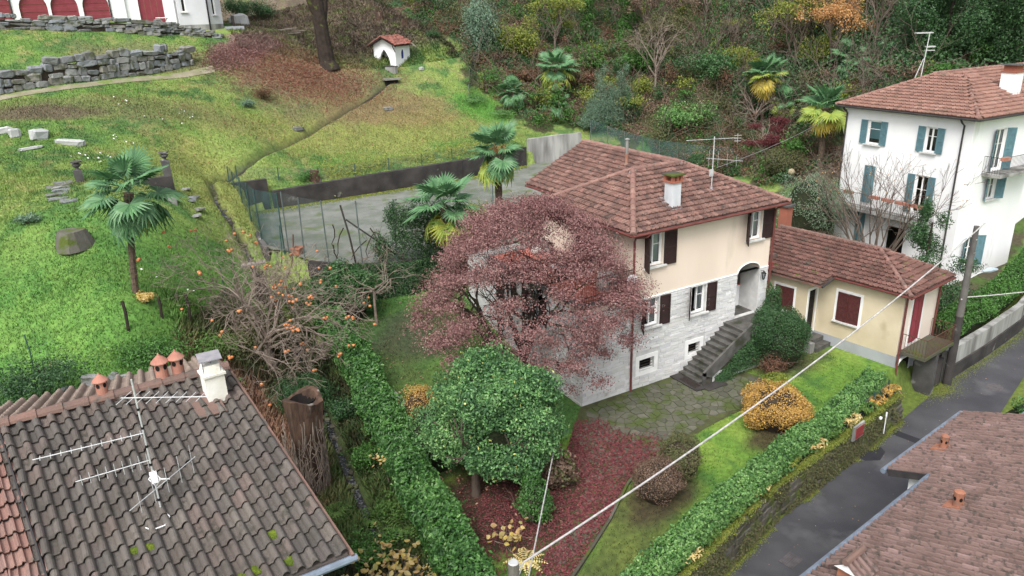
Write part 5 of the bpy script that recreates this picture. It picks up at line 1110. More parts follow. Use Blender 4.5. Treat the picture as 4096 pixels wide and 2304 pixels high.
for x in (-2.5, 0.02): mb.tube([(x, -.45, 2.45), (x, -.02, 1.75)], .05, 4)
mb.build('barge_board', M['shutter'], Ch, world=False)
mb = MB(); mb.obox((.1, 2.6, 2.6), (.5, .1, -.5), (0, .08, 0), (.06, 0, .06)); mb.build('broken_rafter', M['wood'], Ch, world=False)
for x0, x1 in ((-2.95, -1.8), (-.65, .5)):
    mb = MB(); mb.box((x0, -.95, -.55), (x1, -.55, .22)); mb.build('planter_wall', M['conc_light'], Ch, world=False)
    mb = MB(); mb.box((x0-.04, -.99, .221), (x1+.04, -.51, .28)); mb.build('planter_cap', M['conc_dark'], Ch, world=False)
# ---------------------------------------------------------------- walls of the court and the lane
def wall_run(name, label, pts, z0, tops, t, mat, cat='wall', cap=None, sub=1):
    """solid wall along pts; z0 list/func base, tops list heights (absolute)"""
    P = np.array(pts, float); mb = MB(); root = None
    for i in range(len(P)-1):
        a, b = P[i], P[i+1]; d = b-a; n_ = np.array([-d[1], d[0]])/np.hypot(*d)*t/2
        za, zb = z0[i], z0[i+1]; ta, tb = tops[i], tops[i+1]
        V = [(a[0]-n_[0], a[1]-n_[1], za), (b[0]-n_[0], b[1]-n_[1], zb), (b[0]+n_[0], b[1]+n_[1], zb), (a[0]+n_[0], a[1]+n_[1], za)]
        V += [(V[0][0], V[0][1], ta), (V[1][0], V[1][1], tb), (V[2][0], V[2][1], tb), (V[3][0], V[3][1], ta)]
        mb.add(V, [(4,5,6,7),(0,1,5,4),(2,3,7,6),(1,2,6,5),(3,0,4,7)])
    return tag(mb.build(name, mat), label, cat)
wall_run('retaining_wall', 'long dark concrete retaining wall along the back of the grey court', [(-5.22,28.42),(2.75,28.65),(9.32,29.0),(15.88,30.35)], [3.2]*4, [4.72, 4.9, 4.95, 5.05], .45, M['conc_dark'])
wall_run('retaining_wall', 'short taller dark concrete wall at the left back corner of the court', [(-7.85,28.33),(-5.46,28.42)], [3.2]*2, [5.6, 5.6], .4, M['conc_dark'])
wall_run('retaining_wall', 'low sloping concrete kerb wall under the netting on the court left side', [(-7.8,28.15),(-8.04,22.99),(-7.99,18.86)], [2.6]*3, [5.3, 4.5, 3.7], .25, M['conc'])
wall_run('retaining_wall', 'pale streaked concrete wall behind the villa roof', [(16.44,30.77),(18.88,30.49),(21.42,30.21)], [3.0]*3, [5.56, 5.66, 5.66], .35, M['conc_light'])
wall_run('retaining_wall', 'ivy grown wall holding the court above the lawn', [(-6.54,15.67),(-5.22,13.89),(-2.88,12.58),(2.75,12.11),(11.19,12.39)], [.8]*5, [3.52]*5, .3, M['conc_dark'])
def net_fence(name, label, pts, h, postmat, netmat, base=None, step=2.2, braces=()):
    P = np.array(pts, float); root = thing(name, label, 'fence', (P[0][0], P[0][1], base if base is not None else gz(P[0][0], P[0][1])))
    d = np.r_[0, np.cumsum(np.hypot(*np.diff(P[:, :2], axis=0).T))]; n = max(2, round(d[-1]/step)); V = []; F = []
    bz = (lambda x, y: base) if base is not None else gz
    for i in range(n+1):
        s = d[-1]*i/n; x, y = np.interp(s, d, P[:, 0]), np.interp(s, d, P[:, 1]); z = bz(x, y); lx, ly = random.gauss(0, .04), random.gauss(0, .04)
        mb = MB(); mb.tube([(x, y, z-.3), (x+lx, y+ly, z+h)], .035, 6); mb.build('post', postmat, root)
        V += [(x+.05, y, z), (x+lx+.05, y+ly, z+h-.05*random.random())]
        if i: k = 2*i; F.append((k-2, k, k+1, k-1))
    add('netting', np_mesh('netting', V, F, netmat), root); return root
net_fence('court_fence', 'tall green wire fence leaning along the left side of the court', [(-7.94,27.87),(-8.04,22.99),(-7.94,19.24),(-7.19,18.11)], 3.2, M['greenpost'], M['net'], 3.6, 2.2)
net_fence('court_fence', 'tall grey post fence along the front of the court above the lawn', [(-7.0,17.92),(-6.54,15.67),(-5.6,14.17),(-3.44,12.76),(-.53,12.39),(2.75,12.11)], 3.35, M['greypost'], M['net_grey'], 3.5, 1.9)
net_fence('wood_fence', 'sagging green wire fence along the edge of the wood', [(16.6,41.2),(17.6,43.2),(19.4,45.4),(21.2,47.6),(23.0,51.5),(25,55)], 1.7, M['greypost'], M['net'], None, 2.6)
net_fence('garden_fence', 'green wire fence behind the villa before the wood', [(24.5,33.0),(27.5,29.8),(30,26.5),(32.5,23.4)], 2.3, M['greypost'], M['net'], None, 1.6)
net_fence('meadow_fence', 'low green posts along the meadow edge above the court wall', [(-7.1,29.55),(-2.88,29.46),(1.81,29.65),(7.44,29.93),(11.19,30.4),(14.48,31.06)], .9, M['greenpost'], M['net_grey'], None, 2.6)
# leaning poles and dead vine stems on the court fence
for k, (a, b, r, lab) in enumerate([((-4.66,13.61,3.5),(-5.03,13.98,6.6),.05,'upright mossy pole standing in the court fence'),((-2.31,12.48,3.41),(-4.85,13.89,5.84),.045,'long dark brace pole leaning across the court fence'),((-7.57,17.55,2.84),(-7.29,18.02,5.0),.035,'short green stake beside the court corner'),((-7.19,16.99,2.84),(-6.82,17.17,4.63),.035,'thin rusty stake beside the terracotta planter')]):
    mb = MB(); a = np.array(a); b = np.array(b); mb.tube([a, (a+b)/2+np.array([.05, 0, 0]), b], r, 6); tag(mb.build('pole', M[('bark_dark','bark_dark','greenpost','rustiron')[k]]), lab, 'pole')
V_ = thing('vine', 'dead mossy vine stems hanging in the court fence', 'vine', (-4.0, 13.3, 3.5))
for k in range(9):
    c = np.array([random.uniform(-5.6, -2.4), 0, random.uniform(4.4, 6.2)]); c[1] = 13.9-.56*(c[0]+5.2)+random.uniform(-.1, .1); pts = [c]; d = np.array([random.uniform(-1, 1), random.uniform(-.4, .4), -random.uniform(.2, 1)])
    for i in range(4): d = d*.6+np.array([random.uniform(-.6, .6), random.uniform(-.2, .2), -random.uniform(.1, .7)]); pts.append(pts[-1]+d*.4)
    mb = MB(); mb.tube(pts, [.035, .03, .03, .022, .015], 5); mb.build('stem', M['bark_dark'], V_)
# dry stone walls on the slope
stone_wall('dry_stone_wall', 'long dry stone wall above the field track', [(-26,37.6),(-19.6,39.6),(-16.75,40.55),(-13.2,41.75),(-9.5,43.4),(-6.6,45.1)], lambda t: .6+1.2*min(1, t*1.6)-(.5 if t > .9 else 0)+.12*math.sin(t*40), (.32, .62), (.35, 1.0), .7)
stone_wall('terrace_wall', 'stone terrace wall below the hill house', [(-26,48.0),(-18.5,48.4),(-11,48.9),(-8.2,49.2)], lambda t: .9, (.22, .36), (.5, 1.3), .6)
stone_wall('terrace_wall', 'crumbling stone end of the terrace wall beside the grey house corner', [(-8.0,49.4),(-6.4,49.9),(-4.6,49.8),(-3.0,49.6)], lambda t: 1.1-.75*t, (.2, .32), (.35, .8), .55)
# lane retaining wall
RW = thing('lane_wall', 'mossy stone retaining wall between the garden hedge and the lane', 'wall', (2.7, -8.0, -1.6))
LW = np.array([(-9,-11.35),(-6,-10.45),(-.9,-8.97),(2.7,-8.0),(9.4,-6.9),(12.3,-6.3)]); dl = np.r_[0, np.cumsum(np.hypot(*np.diff(LW, axis=0).T))]; TL = dl[-1]
lw = lambda s: np.array([np.interp(s, dl, LW[:, 0]), np.interp(s, dl, LW[:, 1])])
mb = MB(); ss = np.linspace(0, TL, 30)
for a, b in zip(ss[:-1], ss[1:]):
    p, q = lw(a), lw(b); d = (q-p)/np.hypot(*(q-p)); n_ = np.array([-d[1], d[0]]); zr0 = float(road_z([p[0]], [p[1]])[0])-.2; zr1 = float(road_z([q[0]], [q[1]])[0])-.2
    A_ = [(p[0]+n_[0]*.1, p[1]+n_[1]*.1, zr0), (q[0]+n_[0]*.1, q[1]+n_[1]*.1, zr1), (q[0]+n_[0]*.2, q[1]+n_[1]*.2, -.28), (p[0]+n_[0]*.2, p[1]+n_[1]*.2, -.28), (p[0]+n_[0]*.85, p[1]+n_[1]*.85, -.2), (q[0]+n_[0]*.85, q[1]+n_[1]*.85, -.2)]
    mb.add(A_, [(0, 1, 2, 3), (3, 2, 5, 4)])
mb.build('core', M['dark_earth'], RW)
z = 0.
while z < 1.22:
    h = random.uniform(.17, .3); s = random.uniform(0, .3)
    while s < TL:
        l = random.uniform(.25, .65); m_ = min(s+l/2, TL); p = lw(m_); q = lw(min(m_+.1, TL)); r = lw(max(m_-.1, 0)); d = q-r
        n_ = np.array([-d[1], d[0]])/np.hypot(*d); zz = float(road_z([p[0]], [p[1]])[0])+z+h/2; off_ = .12*(z/1.5)
        put_stone(RW, (p[0]+n_[0]*(off_+.1), p[1]+n_[1]*(off_+.1), zz), (l*1.02, .3, h*1.03), math.atan2(d[1], d[0]), M['mossstone'], .06); s += l
    z += h*.97
# garden wall of the white house along the lane
WG = [(17.0,-5.25),(21,-4.85),(25.1,-4.3),(32,-2.5),(42,.3),(56,4.7)]
wall_run('garden_wall', 'pale streaked garden wall along the far side of the lane', WG, [-1.8]*6, [.12, .2, .3, .6, 1.1, 2.0], .3, M['conc_light'])
wall_run('garden_wall_base', 'dark damp footing of the pale garden wall along the lane', [(a, b-.18) for a, b in WG], [-2]*6, [-.75, -.65, -.5, -.2, .3, 1.2], .12, M['conc_dark'])
cs_ = MB(); pts = [(15.9+1.15*math.cos(t)*.8+.55, -4.4-1.0*math.sin(t), 0) for t in np.linspace(.1, 3.0, 12)]
cs_.prism([(p[0], p[1], -1.8) for p in pts][::-1], (0, 0, 1.55)); tag(cs_.build('cistern', M['conc_dark']), 'dark mossy rounded cistern wall beside the lane pole', 'cistern')
for k, (x, y) in enumerate(((16.4, -4.5), (17.1, -4.75))):
    mb = MB(); mb.box((x-.18, y-.2, -.3), (x+.18, y+.2, .05)); mb.box((x-.21, y-.23, .051), (x+.21, y+.23, .12)); tag(mb.build('gate_pier', M['conc_light']), ('short pale pier left of the cistern top', 'short pale pier right of the cistern top next to the pole')[k], 'pier')
# lane details
mb = MB(); rz_ = lambda x, y: float(road_z([x], [y])[0])
mc = np.array([1.44, -9.73]); zc = rz_(*mc)+.006; ua = np.array([.68, .12]); va = np.array([.08, -.5])
mb.obox((*(mc-ua*.5-va*.5), zc), (*ua, 0), (*va, 0), (0, 0, .012)); mh = tag(mb.build('manhole_cover', M['castiron']), 'square cast iron manhole cover in the lane', 'manhole cover')
mb = MB()
for i in range(9):
    for j in range(7): c = mc-ua*.45-va*.45+ua*.1*(i+.1)+va*.13*(j+.1); mb.obox((*c, zc+.0125), (*(ua*.075), 0), (*(va*.09), 0), (0, 0, .008))
mb.build('cover_studs', M['castiron'], mh)
mb = MB(); pa = [(8.45,-6.98),(9.2,-6.85),(9.75,-7.2),(9.6,-7.5),(8.9,-7.75),(8.4,-7.45)]; mb.add([(x, y, rz_(x, y)+.006) for x, y in pa], [tuple(range(6))]); tag(mb.build('asphalt_patch', M['asphalt2']), kind='structure')
mb = MB(); pa = [(10.97,-6.62),(11.22,-8.1),(11.5,-9.6),(11.95,-9.55),(11.68,-8.06),(11.39,-6.59)]; mb.add([(x, y, rz_(x, y)+.005) for x, y in pa], [tuple(range(6))]); tag(mb.build('asphalt_patch', M['asphalt2']), kind='structure')
net_fence('hedge_fence', 'low green wire fence between the lane wall and the hedge', [(-8.8,-10.95),(-6,-10.1),(-.9,-8.6),(2.7,-7.62),(9.4,-6.5),(11.6,-6.0)], .75, M['greenpost'], M['net'], -.25, 1.5)
mb = MB(); pa = [(18.3+.45*math.cos(t), -7.0+.35*math.sin(t)) for t in np.linspace(0, 6.28, 11)[:-1]]; mb.add([(x, y, rz_(x, y)+.006) for x, y in pa], [tuple(range(10))]); tag(mb.build('asphalt_patch', M['castiron']), kind='structure')
ub = thing('utility_cabinet', 'red metal cabinet in a pale frame set in the lane wall', 'cabinet', (8.0, -7.25, -.6)); dU = np.array([.987, .16, 0]); dN = np.array([.16, -.987, 0])
mb = MB(); mb.obox(np.array([7.55, -7.28, -.45]), dU*.8, dN*.08, (0, 0, .62)); mb.build('cabinet_frame', M['conc_light'], ub)
mb = MB(); mb.obox(np.array([7.68, -7.26, -.38])+dN*.081, dU*.58, dN*.03, (0, 0, .46)); mb.build('cabinet_door', M['redbox'], ub)
sp = thing('standpipe', 'white pipe with tap fixed on the lane wall', 'pipe', (10.1, -6.95, -1.5)); mb = MB(); mb.tube([(10.1,-7.0,-1.1),(10.1,-7.0,-.3)], .02, 6); mb.tube([(10.1,-7.0,-.3),(10.1,-7.0,-.12)], .035, 6); mb.build('pipe', M['whiteplastic'], sp)
mb = MB(); mb.lathe([(.02, 0), (.06, .03), (.065, .1), (.03, .13)], (9.6, -7.08, -.25), 8); mb.build('bell', M['whiteplastic'], sp)
# ---------------------------------------------------------------- poles and cables
Pn = thing('utility_pole', 'grey wooden utility pole top in the near foreground', 'pole', (-9.5, -10.65, gz(-9.5, -10.65)))
mb = MB(); mb.tube([(-9.5,-10.65,-1.6),(-9.5,-10.65,4.0)], [.15, .125], 12); mb.build('shaft', M['polewood'], Pn)
mb = MB(); mb.tube([(-9.5,-10.65,4.001),(-9.5,-10.65,4.03)], [.125, .1], 12); mb.build('cap', M['palestone'], Pn)
mb = MB(); mb.tube([(-9.4,-10.6,3.72),(-9.15,-10.5,3.72)], .02, 6); mb.tube([(-9.62,-10.7,3.55),(-9.95,-10.8,3.5)], .02, 6); mb.tube([(-9.38,-10.6,3.3),(-9.3,-10.55,3.5),(-9.18,-10.5,3.65)], .015, 5); mb.build('bracket', M['alu'], Pn)
Pf = thing('utility_pole', 'tall dark concrete street pole with a lamp beside the lane', 'pole', (16.9, -5.6, -1.45))
mb = MB(); mb.tube([(16.9,-5.6,-1.5),(16.95,-5.58,2.0)], [.2, .165], 14); mb.build('lower_shaft', M['conc_dark'], Pf)
mb = MB(); mb.tube([(16.95,-5.58,2.0),(17.0,-5.55,6.2)], [.164, .115], 14); mb.build('upper_shaft', M['concpole'], Pf)
for i in range(11):
    z = -.4+.6*i; mb = MB(); r = .2-.0125*(z+1.5); mb.lathe([(r, z), (r, z+.035)], (16.93+.011*i*.6, -5.57, 0), 12, cap=False); mb.build('steel_band', M['alu'], Pf)
mb = MB(); mb.tube([(16.98,-5.58,3.75),(17.6,-5.75,4.0),(17.9,-5.85,4.02)], .03, 6); la = mb.build('lamp_arm', M['alu'], Pf)
mb = MB(); mb.tube([(17.7,-5.8,4.05),(18.1,-5.9,4.08),(18.5,-6.0,4.04)], [.05, .13, .05], 8); mb.build('lamp_head', M['bluelamp'], la)
mb = MB(); mb.tube([(16.98,-5.56,5.9),(17.5,-5.65,6.35)], .02, 5); mb.tube([(16.8,-5.6,2.85),(17.1,-5.5,2.85)], .035, 6); mb.build('bracket', M['alu'], Pf)
def cable(name, label, a, b, sag, r, n=26, mat='cable', twist=0):
    a = np.array(a); b = np.array(b); pts = []
    for i in range(n+1):
        t = i/n; p = a+(b-a)*t; p[2] -= sag*4*t*(1-t); pts.append(p)
    mb = MB(); mb.tube(pts, r, 6); return tag(mb.build(name, M[mat]), label, 'cable')
cable('overhead_cable', 'thick pale twisted cable strung from the near pole to the street pole', (-9.15,-10.5,3.74), (17.45,-5.64,6.3), .55, .027, 60)
cable('overhead_cable', 'thin pale cable dropping from the near pole towards the villa', (-10.95,-12.75,3.05), (-3.97,-3.99,1.7), .0, .02, 30)
cable('overhead_cable', 'pale cable leaving the street pole to the right', (17.0,-5.6,2.9), (34,-9,2.4), .3, .025)
cable('guy_wire', 'thin grey wire from the villa antenna to the garden palms', (7.9,1.0,8.9), (31.2,13.4,7.6), .2, .012, 20, 'lead')
cable('pole_stay', 'pale cable running from the near pole out of view to the left', (-9.95,-10.8,3.5), (-14,-13,2.9), .1, .025)
# ---------------------------------------------------------------- antennas
def yagi(mb, a, b, n, el, axis_):
    a = np.array(a, float); b = np.array(b, float); mb.tube([a, b], .0095, 5); ax = np.array(axis_, float); ax /= np.linalg.norm(ax)
    for i in range(n):
        c = a+(b-a)*(i+.3)/n; mb.tube([c-ax*el*(1-.35*i/n), c+ax*el*(1-.35*i/n)], .006, 4)
rt_ = np.array([.867, -.499, 0]); fw_ = np.array([.499, .867, 0]); zz = np.array([0, 0, 1.])
An = thing('tv_antenna', 'aerial mast with several antennas standing on the grey near roof', 'antenna', (-16.07, -9.35, 7.2))
mast = np.array([-16.07, -9.35, 7.17]); MH = 2.75
mb = MB(); mb.tube([mast, mast+zz*MH], .016, 6); mb.build('mast', M['alu'], An)
mb = MB(); m_ = mast+zz*(MH-.35); yagi(mb, m_-rt_*.25, m_+rt_*1.25-fw_*.05, 9, .17, fw_+rt_*.5+zz*.35); mb.build('yagi', M['alu'], An)
mb = MB(); m_ = mast+zz*(MH-1.05); yagi(mb, m_, m_-rt_*1.5-fw_*.75, 11, .11, fw_-rt_*.6+zz*.1); mb.build('yagi', M['alu'], An)
mb = MB(); m_ = mast+zz*(MH-1.6); yagi(mb, m_, m_-rt_*1.0-fw_*.6, 9, .15, zz); mb.build('yagi', M['alu'], An)
mb = MB(); m_ = mast+zz*(MH-2.0)+rt_*.28; mb.tube([mast+zz*(MH-2.0), m_], .014, 5); yagi(mb, m_+fw_*.7+rt_*.18, m_-fw_*.9-rt_*.3, 5, .3, zz); mb.build('yagi', M['alu'], An)
mb = MB(); c = mast+zz*(MH-1.95); mb.box(c-np.array([.06, .06, .1]), c+np.array([.06, .06, .08])); mb.build('amplifier_box', M['whiteplastic'], An)
for k in range(6): mb = MB(); c = mast+zz*(.3+.37*k); mb.lathe([(.026, 0), (.026, .045)], c, 8); mb.build('tape', M['black'], An)
mb = MB(); mb.tube([mast+zz*.15, mast+rt_*.18+zz*.02-fw_*.1, mast+rt_*.2-fw_*.35+zz*.02, mast-fw_*.45+zz*.0, mast-rt_*.12-fw_*.4+zz*.02], .012, 5); mb.tube([mast+zz*.95, mast+zz*.75+rt_*.12, mast+zz*.6, mast+zz*.75-rt_*.1, mast+zz*.9], .01, 5); mb.build('coax', M['whiteplastic'], An)
An = thing('tv_antenna', 'aerial with yagi and side dipoles on the villa roof', 'antenna', (7.71, 1.08, 7.95)); mast = np.array([7.71, 1.08, 7.9])
mb = MB(); mb.tube([mast, mast+zz*2.35], .025, 6); mb.build('mast', M['alu'], An)
mb = MB(); m_ = mast+zz*2.25; yagi(mb, m_-rt_*1.25-fw_*.2, m_+rt_*1.0+fw_*.1, 14, .09, fw_-rt_*.3); 
for q in (-.12, 0, .12): mb.tube([m_+rt_*.85+zz*q, m_+rt_*1.15+zz*q], .008, 4)
mb.tube([m_+rt_*1.0-zz*.2, m_+rt_*1.0+zz*.2], .01, 4); mb.build('yagi', M['alu'], An)
mb = MB(); m_ = mast+zz*1.35; yagi(mb, m_-rt_*.3+zz*.08, m_+rt_*1.15-fw_*.5, 4, .35, zz); mb.build('yagi', M['alu'], An)
mb = MB(); mb.lathe([(.22, 0), (.05, .12), (.04, .2)], mast+zz*.02, 8); mb.build('foot', M['lead'], An)
mb = MB(); c = mast+zz*.75; mb.box(c-np.array([.12, .02, .12]), c+np.array([.05, .06, .18])); mb.build('amplifier_box', M['alu'], An)
An = thing('tv_antenna', 'broad panel aerial on a ladder mast behind the white house roof', 'antenna', (29.2, 5.6, 11.0)); mast = np.array([29.2, 5.6, 11.0])
mb = MB(); mb.tube([mast, mast+zz*2.6+rt_*.15], .03, 6); mb.tube([mast-rt_*.35, mast+zz*1.1], .03, 5); mb.build('mast', M['alu'], An)
for q, s0, s1 in ((2.55, -.75, .25), (1.75, 0, .5)): mb = MB(); c = mast+zz*q+rt_*.12; mb.obox(c+rt_*s0, rt_*(s1-s0), fw_*.3, zz*.07); mb.obox(c+rt_*s0-zz*.2, rt_*(s1-s0), fw_*.3, zz*.05) if q < 2 else None; mb.build('panel', M['palestone'], An)
An = thing('tv_antenna', 'small aerial on the brown lane house roof at the right edge', 'antenna', tuple(on_r(6.0, 1.9))); q = on_r(6.0, 1.9)
mb = MB(); mb.tube([q, q+zz*.4], .02, 5); mb.tube([q+zz*.38-rt_*.3, q+zz*.3+rt_*.9], .018, 5); mb.build('boom', M['whiteplastic'], An); mb = MB(); mb.lathe([(.05, .3), (.08, .34), (.08, .42), (.03, .45)], q-rt_*.3, 8); mb.build('receiver', M['whiteplastic'], An)
mb = MB(); mb.tube([q-rt_*.32+zz*.3, q-rt_*.42+zz*.15, q-rt_*.35+zz*.05, q-rt_*.2+zz*.12], .012, 5); mb.build('coax', M['whiteplastic'], An)
sdish = thing('satellite_dish', 'white satellite dish on the villa corner above the terrace', 'satellite dish', (2.3, -.25, 5.2))
mb = MB(); mb.lathe([(.01, 0), (.11, .015), (.19, .045), (.23, .075), (.23, .085), (.18, .055), (.1, .025), (.01, .01)], (0, 0, 0), 20, cap=False); o_ = mb.build('dish', M['whiteplastic'], sdish, smooth=True)
o_.matrix_parent_inverse = Matrix.Identity(4); o_.matrix_basis = Matrix.Translation((0, 0, 0)) @ Euler((math.radians(68), 0, math.radians(-38))).to_matrix().to_4x4()
mb = MB(); mb.tube([(2.3,-.2,5.15),(2.45,-.05,5.0),(2.4,-.06,4.6)], .02, 6); mb.tube([(2.3,-.25,5.0),(2.0,-.65,5.1)], .012, 5); mb.build('dish_arm', M['alu'], sdish)
# ---------------------------------------------------------------- terrace furniture, mat, bench, pot
ft = thing('terrace_table', 'small round white table on the red terrace', 'table', (.75, 2.8, 4.6)); mb = MB(); mb.lathe([(.33, .66), (.35, .68), (.33, .7)], (.75, 2.8, 4.6), 20); mb.build('table_top', M['whiteplastic'], ft); mb = MB(); mb.lathe([(.2, 0), (.2, .02), (.03, .04), (.03, .66)], (.75, 2.8, 4.6), 10); mb.build('leg', M['iron'], ft)
for k, (x, y, rx, h, lab) in enumerate(((1.85, .85, .45, .75, 'pale covered furniture stack in the terrace corner by the villa wall'), (2.1, 6.7, .3, .45, 'pale covered furniture at the far end of the terrace'))):
    mb = MB(); mb.lathe([(rx, 0), (rx*.98, h*.5), (rx*.9, h*.86), (rx*.5, h*1.0), (.02, h*1.03)], (x, y, 4.602), 9); o_ = mb.build('covered_furniture', M['sill'], smooth=True); tag(o_, lab, 'cover')
dm_ = thing('door_mat', 'dark grating mat on the paving at the foot of the stairs', 'mat', (5.6, -.9, .05)); mb = MB(); mb.box((4.75,-1.75,.075),(5.28,-.05,.11)); mb.box((5.2,-2.0,.075),(6.3,-1.5,.105)); mb.build('stone_slab', M['conc_dark'], dm_)
mb = MB()
for i in range(10): mb.box((4.86+.04*i, -1.5, .111), (4.88+.04*i, -.5, .125))
mb.build('grating', M['iron'], dm_)
bn = thing('garden_bench', 'grey stone slab bench beside the orange conifer', 'bench', (-6.75, 3.5, gz(-6.75, 3.5))); zb_ = gz(-6.75, 3.5); mb = MB(); mb.obox((-7.15, 2.9, zb_+.42), (.75, .1, 0), (-.1, 1.5, 0), (0, 0, .09)); mb.build('seat', M['conc_light'], bn)
for dy in (.2, 1.2): mb = MB(); mb.obox((-7.0, 2.95+dy, zb_-.1), (.5, .05, 0), (0, .18, 0), (0, 0, .519)); mb.build('leg', M['conc'], bn)
tp = thing('terracotta_planter', 'square terracotta planter on the edge of the court', 'planter', (-6.72, 17.08, 3.0)); zp = gz(-6.72, 17.08); mb = MB(); mb.lathe([(.3, 0), (.36, .3), (.4, .32), (.4, .4), (.3, .4), (.28, .3)], (-6.72, 17.08, max(zp, 3.1)), 4, cap=False); mb.lathe([(.28, .3), (.01, .31)], (-6.72, 17.08, max(zp, 3.1)), 4); mb.build('pot', M['terracotta2'], tp)
bt = thing('feeding_board', 'weathered board fixed on a cut dark trunk behind the persimmon', 'board', (-9.5, 14.6, gz(-9.5, 14.6))); zb_ = gz(-9.5, 14.6)
mb = MB(); mb.tube([(-9.45,14.5,zb_-.2),(-9.5,14.6,zb_+1.0),(-9.6,14.6,4.1)], [.2, .16, .14], 8); mb.build('trunk', M['bark_dark'], bt); mb = MB(); mb.obox((-10.15, 14.5, 4.1), (1.15, -.15, .05), (.05, .42, 0), (0, 0, .09)); mb.build('board', M['wood'], bt)
gl_ = thing('garden_lamp', 'pale globe garden lamp beside the dark clipped shrubs', 'lamp', (29.4, 14.6, gz(29.4, 14.6))); zl = gz(29.4, 14.6); mb = MB(); mb.tube([(29.4,14.6,zl),(29.4,14.6,zl+.95)], .035, 6); mb.build('post', M['iron'], gl_); mb = MB(); mb.lathe([(.05, .95), (.2, 1.03), (.27, 1.18), (.2, 1.36), (.03, 1.43)], (29.4, 14.6, zl), 12); mb.build('globe', M['hay'], gl_, smooth=True)
# ---------------------------------------------------------------- stone basin in the meadow
Bs = thing('stone_basin', 'old stone water basin sunk in the meadow behind the lone palm', 'basin', (-14, 20.5, 6.7)); x0, x1, y0, y1 = -16.0, -12.0, 19.4, 21.5; zf_ = 6.75
mb = MB(); mb.box((x0, y0, 6.0), (x1, y0+.3, zf_+.35)); mb.box((x0, y0+.301, 6.0), (x0+.3, y1, zf_+.35)); mb.box((x1-.3, y0+.301, 6.0), (x1, y1, zf_+.35)); mb.build('rim', M['conc_light'], Bs)
mb = MB(); mb.box((x0-.2, y1+.001, 6.0), (x1+.2, y1+.4, zf_+1.0)); mb.build('back_wall', M['conc_dark'], Bs); mb = MB(); mb.box((x0+.3, y0+.3, 6.2), (x1-.3, y1, zf_-.1)); mb.build('basin_floor', M['castiron'], Bs)
for k, x in enumerate((x0-.1, x1+.05)):
    c = (x, y1+.2); zb_ = 6.6; pl_ = thing('stone_pillar', ('mossy stone pillar with urn left of the basin', 'mossy stone pillar with urn right of the basin')[k], 'pillar', (c[0], c[1], zb_))
    mb = MB(); mb.obox((c[0]-.2, c[1]-.18, zb_-.3), (.4, 0, 0), (0, .36, 0), (-.05, 0, 2.3)); mb.build('shaft', M['conc'], pl_)
    mb = MB(); mb.lathe([(.15, 0), (.09, .06), (.08, .12), (.2, .22), (.22, .3), (.1, .34), (.26, .4), (.26, .46), (.05, .48)], (c[0]-.04, c[1], zb_+2.0), 10); mb.build('urn', M['conc'], pl_)
ps = thing('stepping_slabs', 'row of pale paving slabs left of the basin', 'paving', (-17, 19.5, 6.8))
for i in range(7): x, y = -17.0+random.uniform(-.25, .25), 18.6+.55*i; put_stone(ps, (x, y, gz(x, y)+.03), (random.uniform(.7, 1.1), random.uniform(.35, .5), .1), random.uniform(-.2, .2), M['stone'], .05, 'slab')
ps = thing('stepping_slabs', 'pale paving slabs right of the basin', 'paving', (-11.2, 21, 6.6))
for i in range(6): x, y = -11.0+random.uniform(-.3, .3), 19.4+.8*i; put_stone(ps, (x, y, gz(x, y)+.03), (random.uniform(.5, .9), random.uniform(.3, .5), .1), random.uniform(-.3, .3), M['stone'], .05, 'slab')
for k, (x, y, s_, yaw, lab) in enumerate([(-18.93,31.2,(.6,.5,.55),.3,'upright white stone block at the left of the meadow'),(-17.69,30.72,(.95,.7,.65),.5,'squarish grey white stone block in the meadow'),(-16.15,29.79,(1.5,.45,.35),-.45,'long white stone block lying slantwise in the meadow'),(-19.6,31.9,(1.1,.6,.4),.1,'pale stone block at the left edge of the meadow'),(-18.26,29.13,(1.2,.35,.15),.3,'thin pale slab lying flat in the meadow grass'),(-8.3,49.0,(.9,.35,.2),-.7,'reddish slab lying on the bank under the terrace wall'),(.2,57.5,(1.6,1.3,1.2),.3,'large pale boulder beside the hill house'),(14.6,47.2,(.45,.4,.3),.2,'small white block right of the chapel'),(8.3,40.6,(.8,.5,.3),.2,'grey rock in the leafy grass right of the brook'),(-.8,36.6,(.9,.5,.3),.4,'flat grey stone beside the brook')]):
    o_ = put_stone(None, (x, y, gz(x, y)+s_[2]*.32), s_, yaw, M['palestone'] if k not in (5, 8, 9) else M['stone'], .12, 'stone_block'); tag(o_, lab, 'stone', 'pale stones lying in the grass' if k < 5 else None)
sp_ = thing('stone_pile', 'heap of grey stones behind the grey roof ridge', 'stones', (-17.2, 5.5, gz(-17.2, 5.5)))
for i in range(46):
    x, y = -16.6+random.gauss(0, 1.1), 4.6+random.gauss(0, .5); k = random.random(); put_stone(sp_, (x, y, gz(x, y)+.1+.75*max(0, 1-abs(x+16.8)/1.9)*random.random()), (random.uniform(.25, .6), random.uniform(.25, .4), random.uniform(.15, .3)), random.uniform(0, 3), M['stone'], .3)
mb = MB(); vs = []; n = 14
stp = thing('tree_stump', 'low mossy cut stump in the meadow left of the lone palm', 'stump', (-16.95, 15.1, gz(-16.95, 15.1))); zs = gz(-16.95, 15.1)
for z, r in ((-.2, .85), (.15, .72), (.5, .6), (.62, .55)):
    for i in range(n): q = 2*math.pi*i/n; rr = r*(1+.13*math.sin(3*q+1)); vs.append((-16.95+rr*math.cos(q), 15.1+rr*math.sin(q), zs+z))
mb.add(vs, [(a*n+i, a*n+(i+1) % n, (a+1)*n+(i+1) % n, (a+1)*n+i) for a in range(3) for i in range(n)]+[tuple(range(3*n, 4*n))]); mb.build('stump', M['mossstone'], stp)
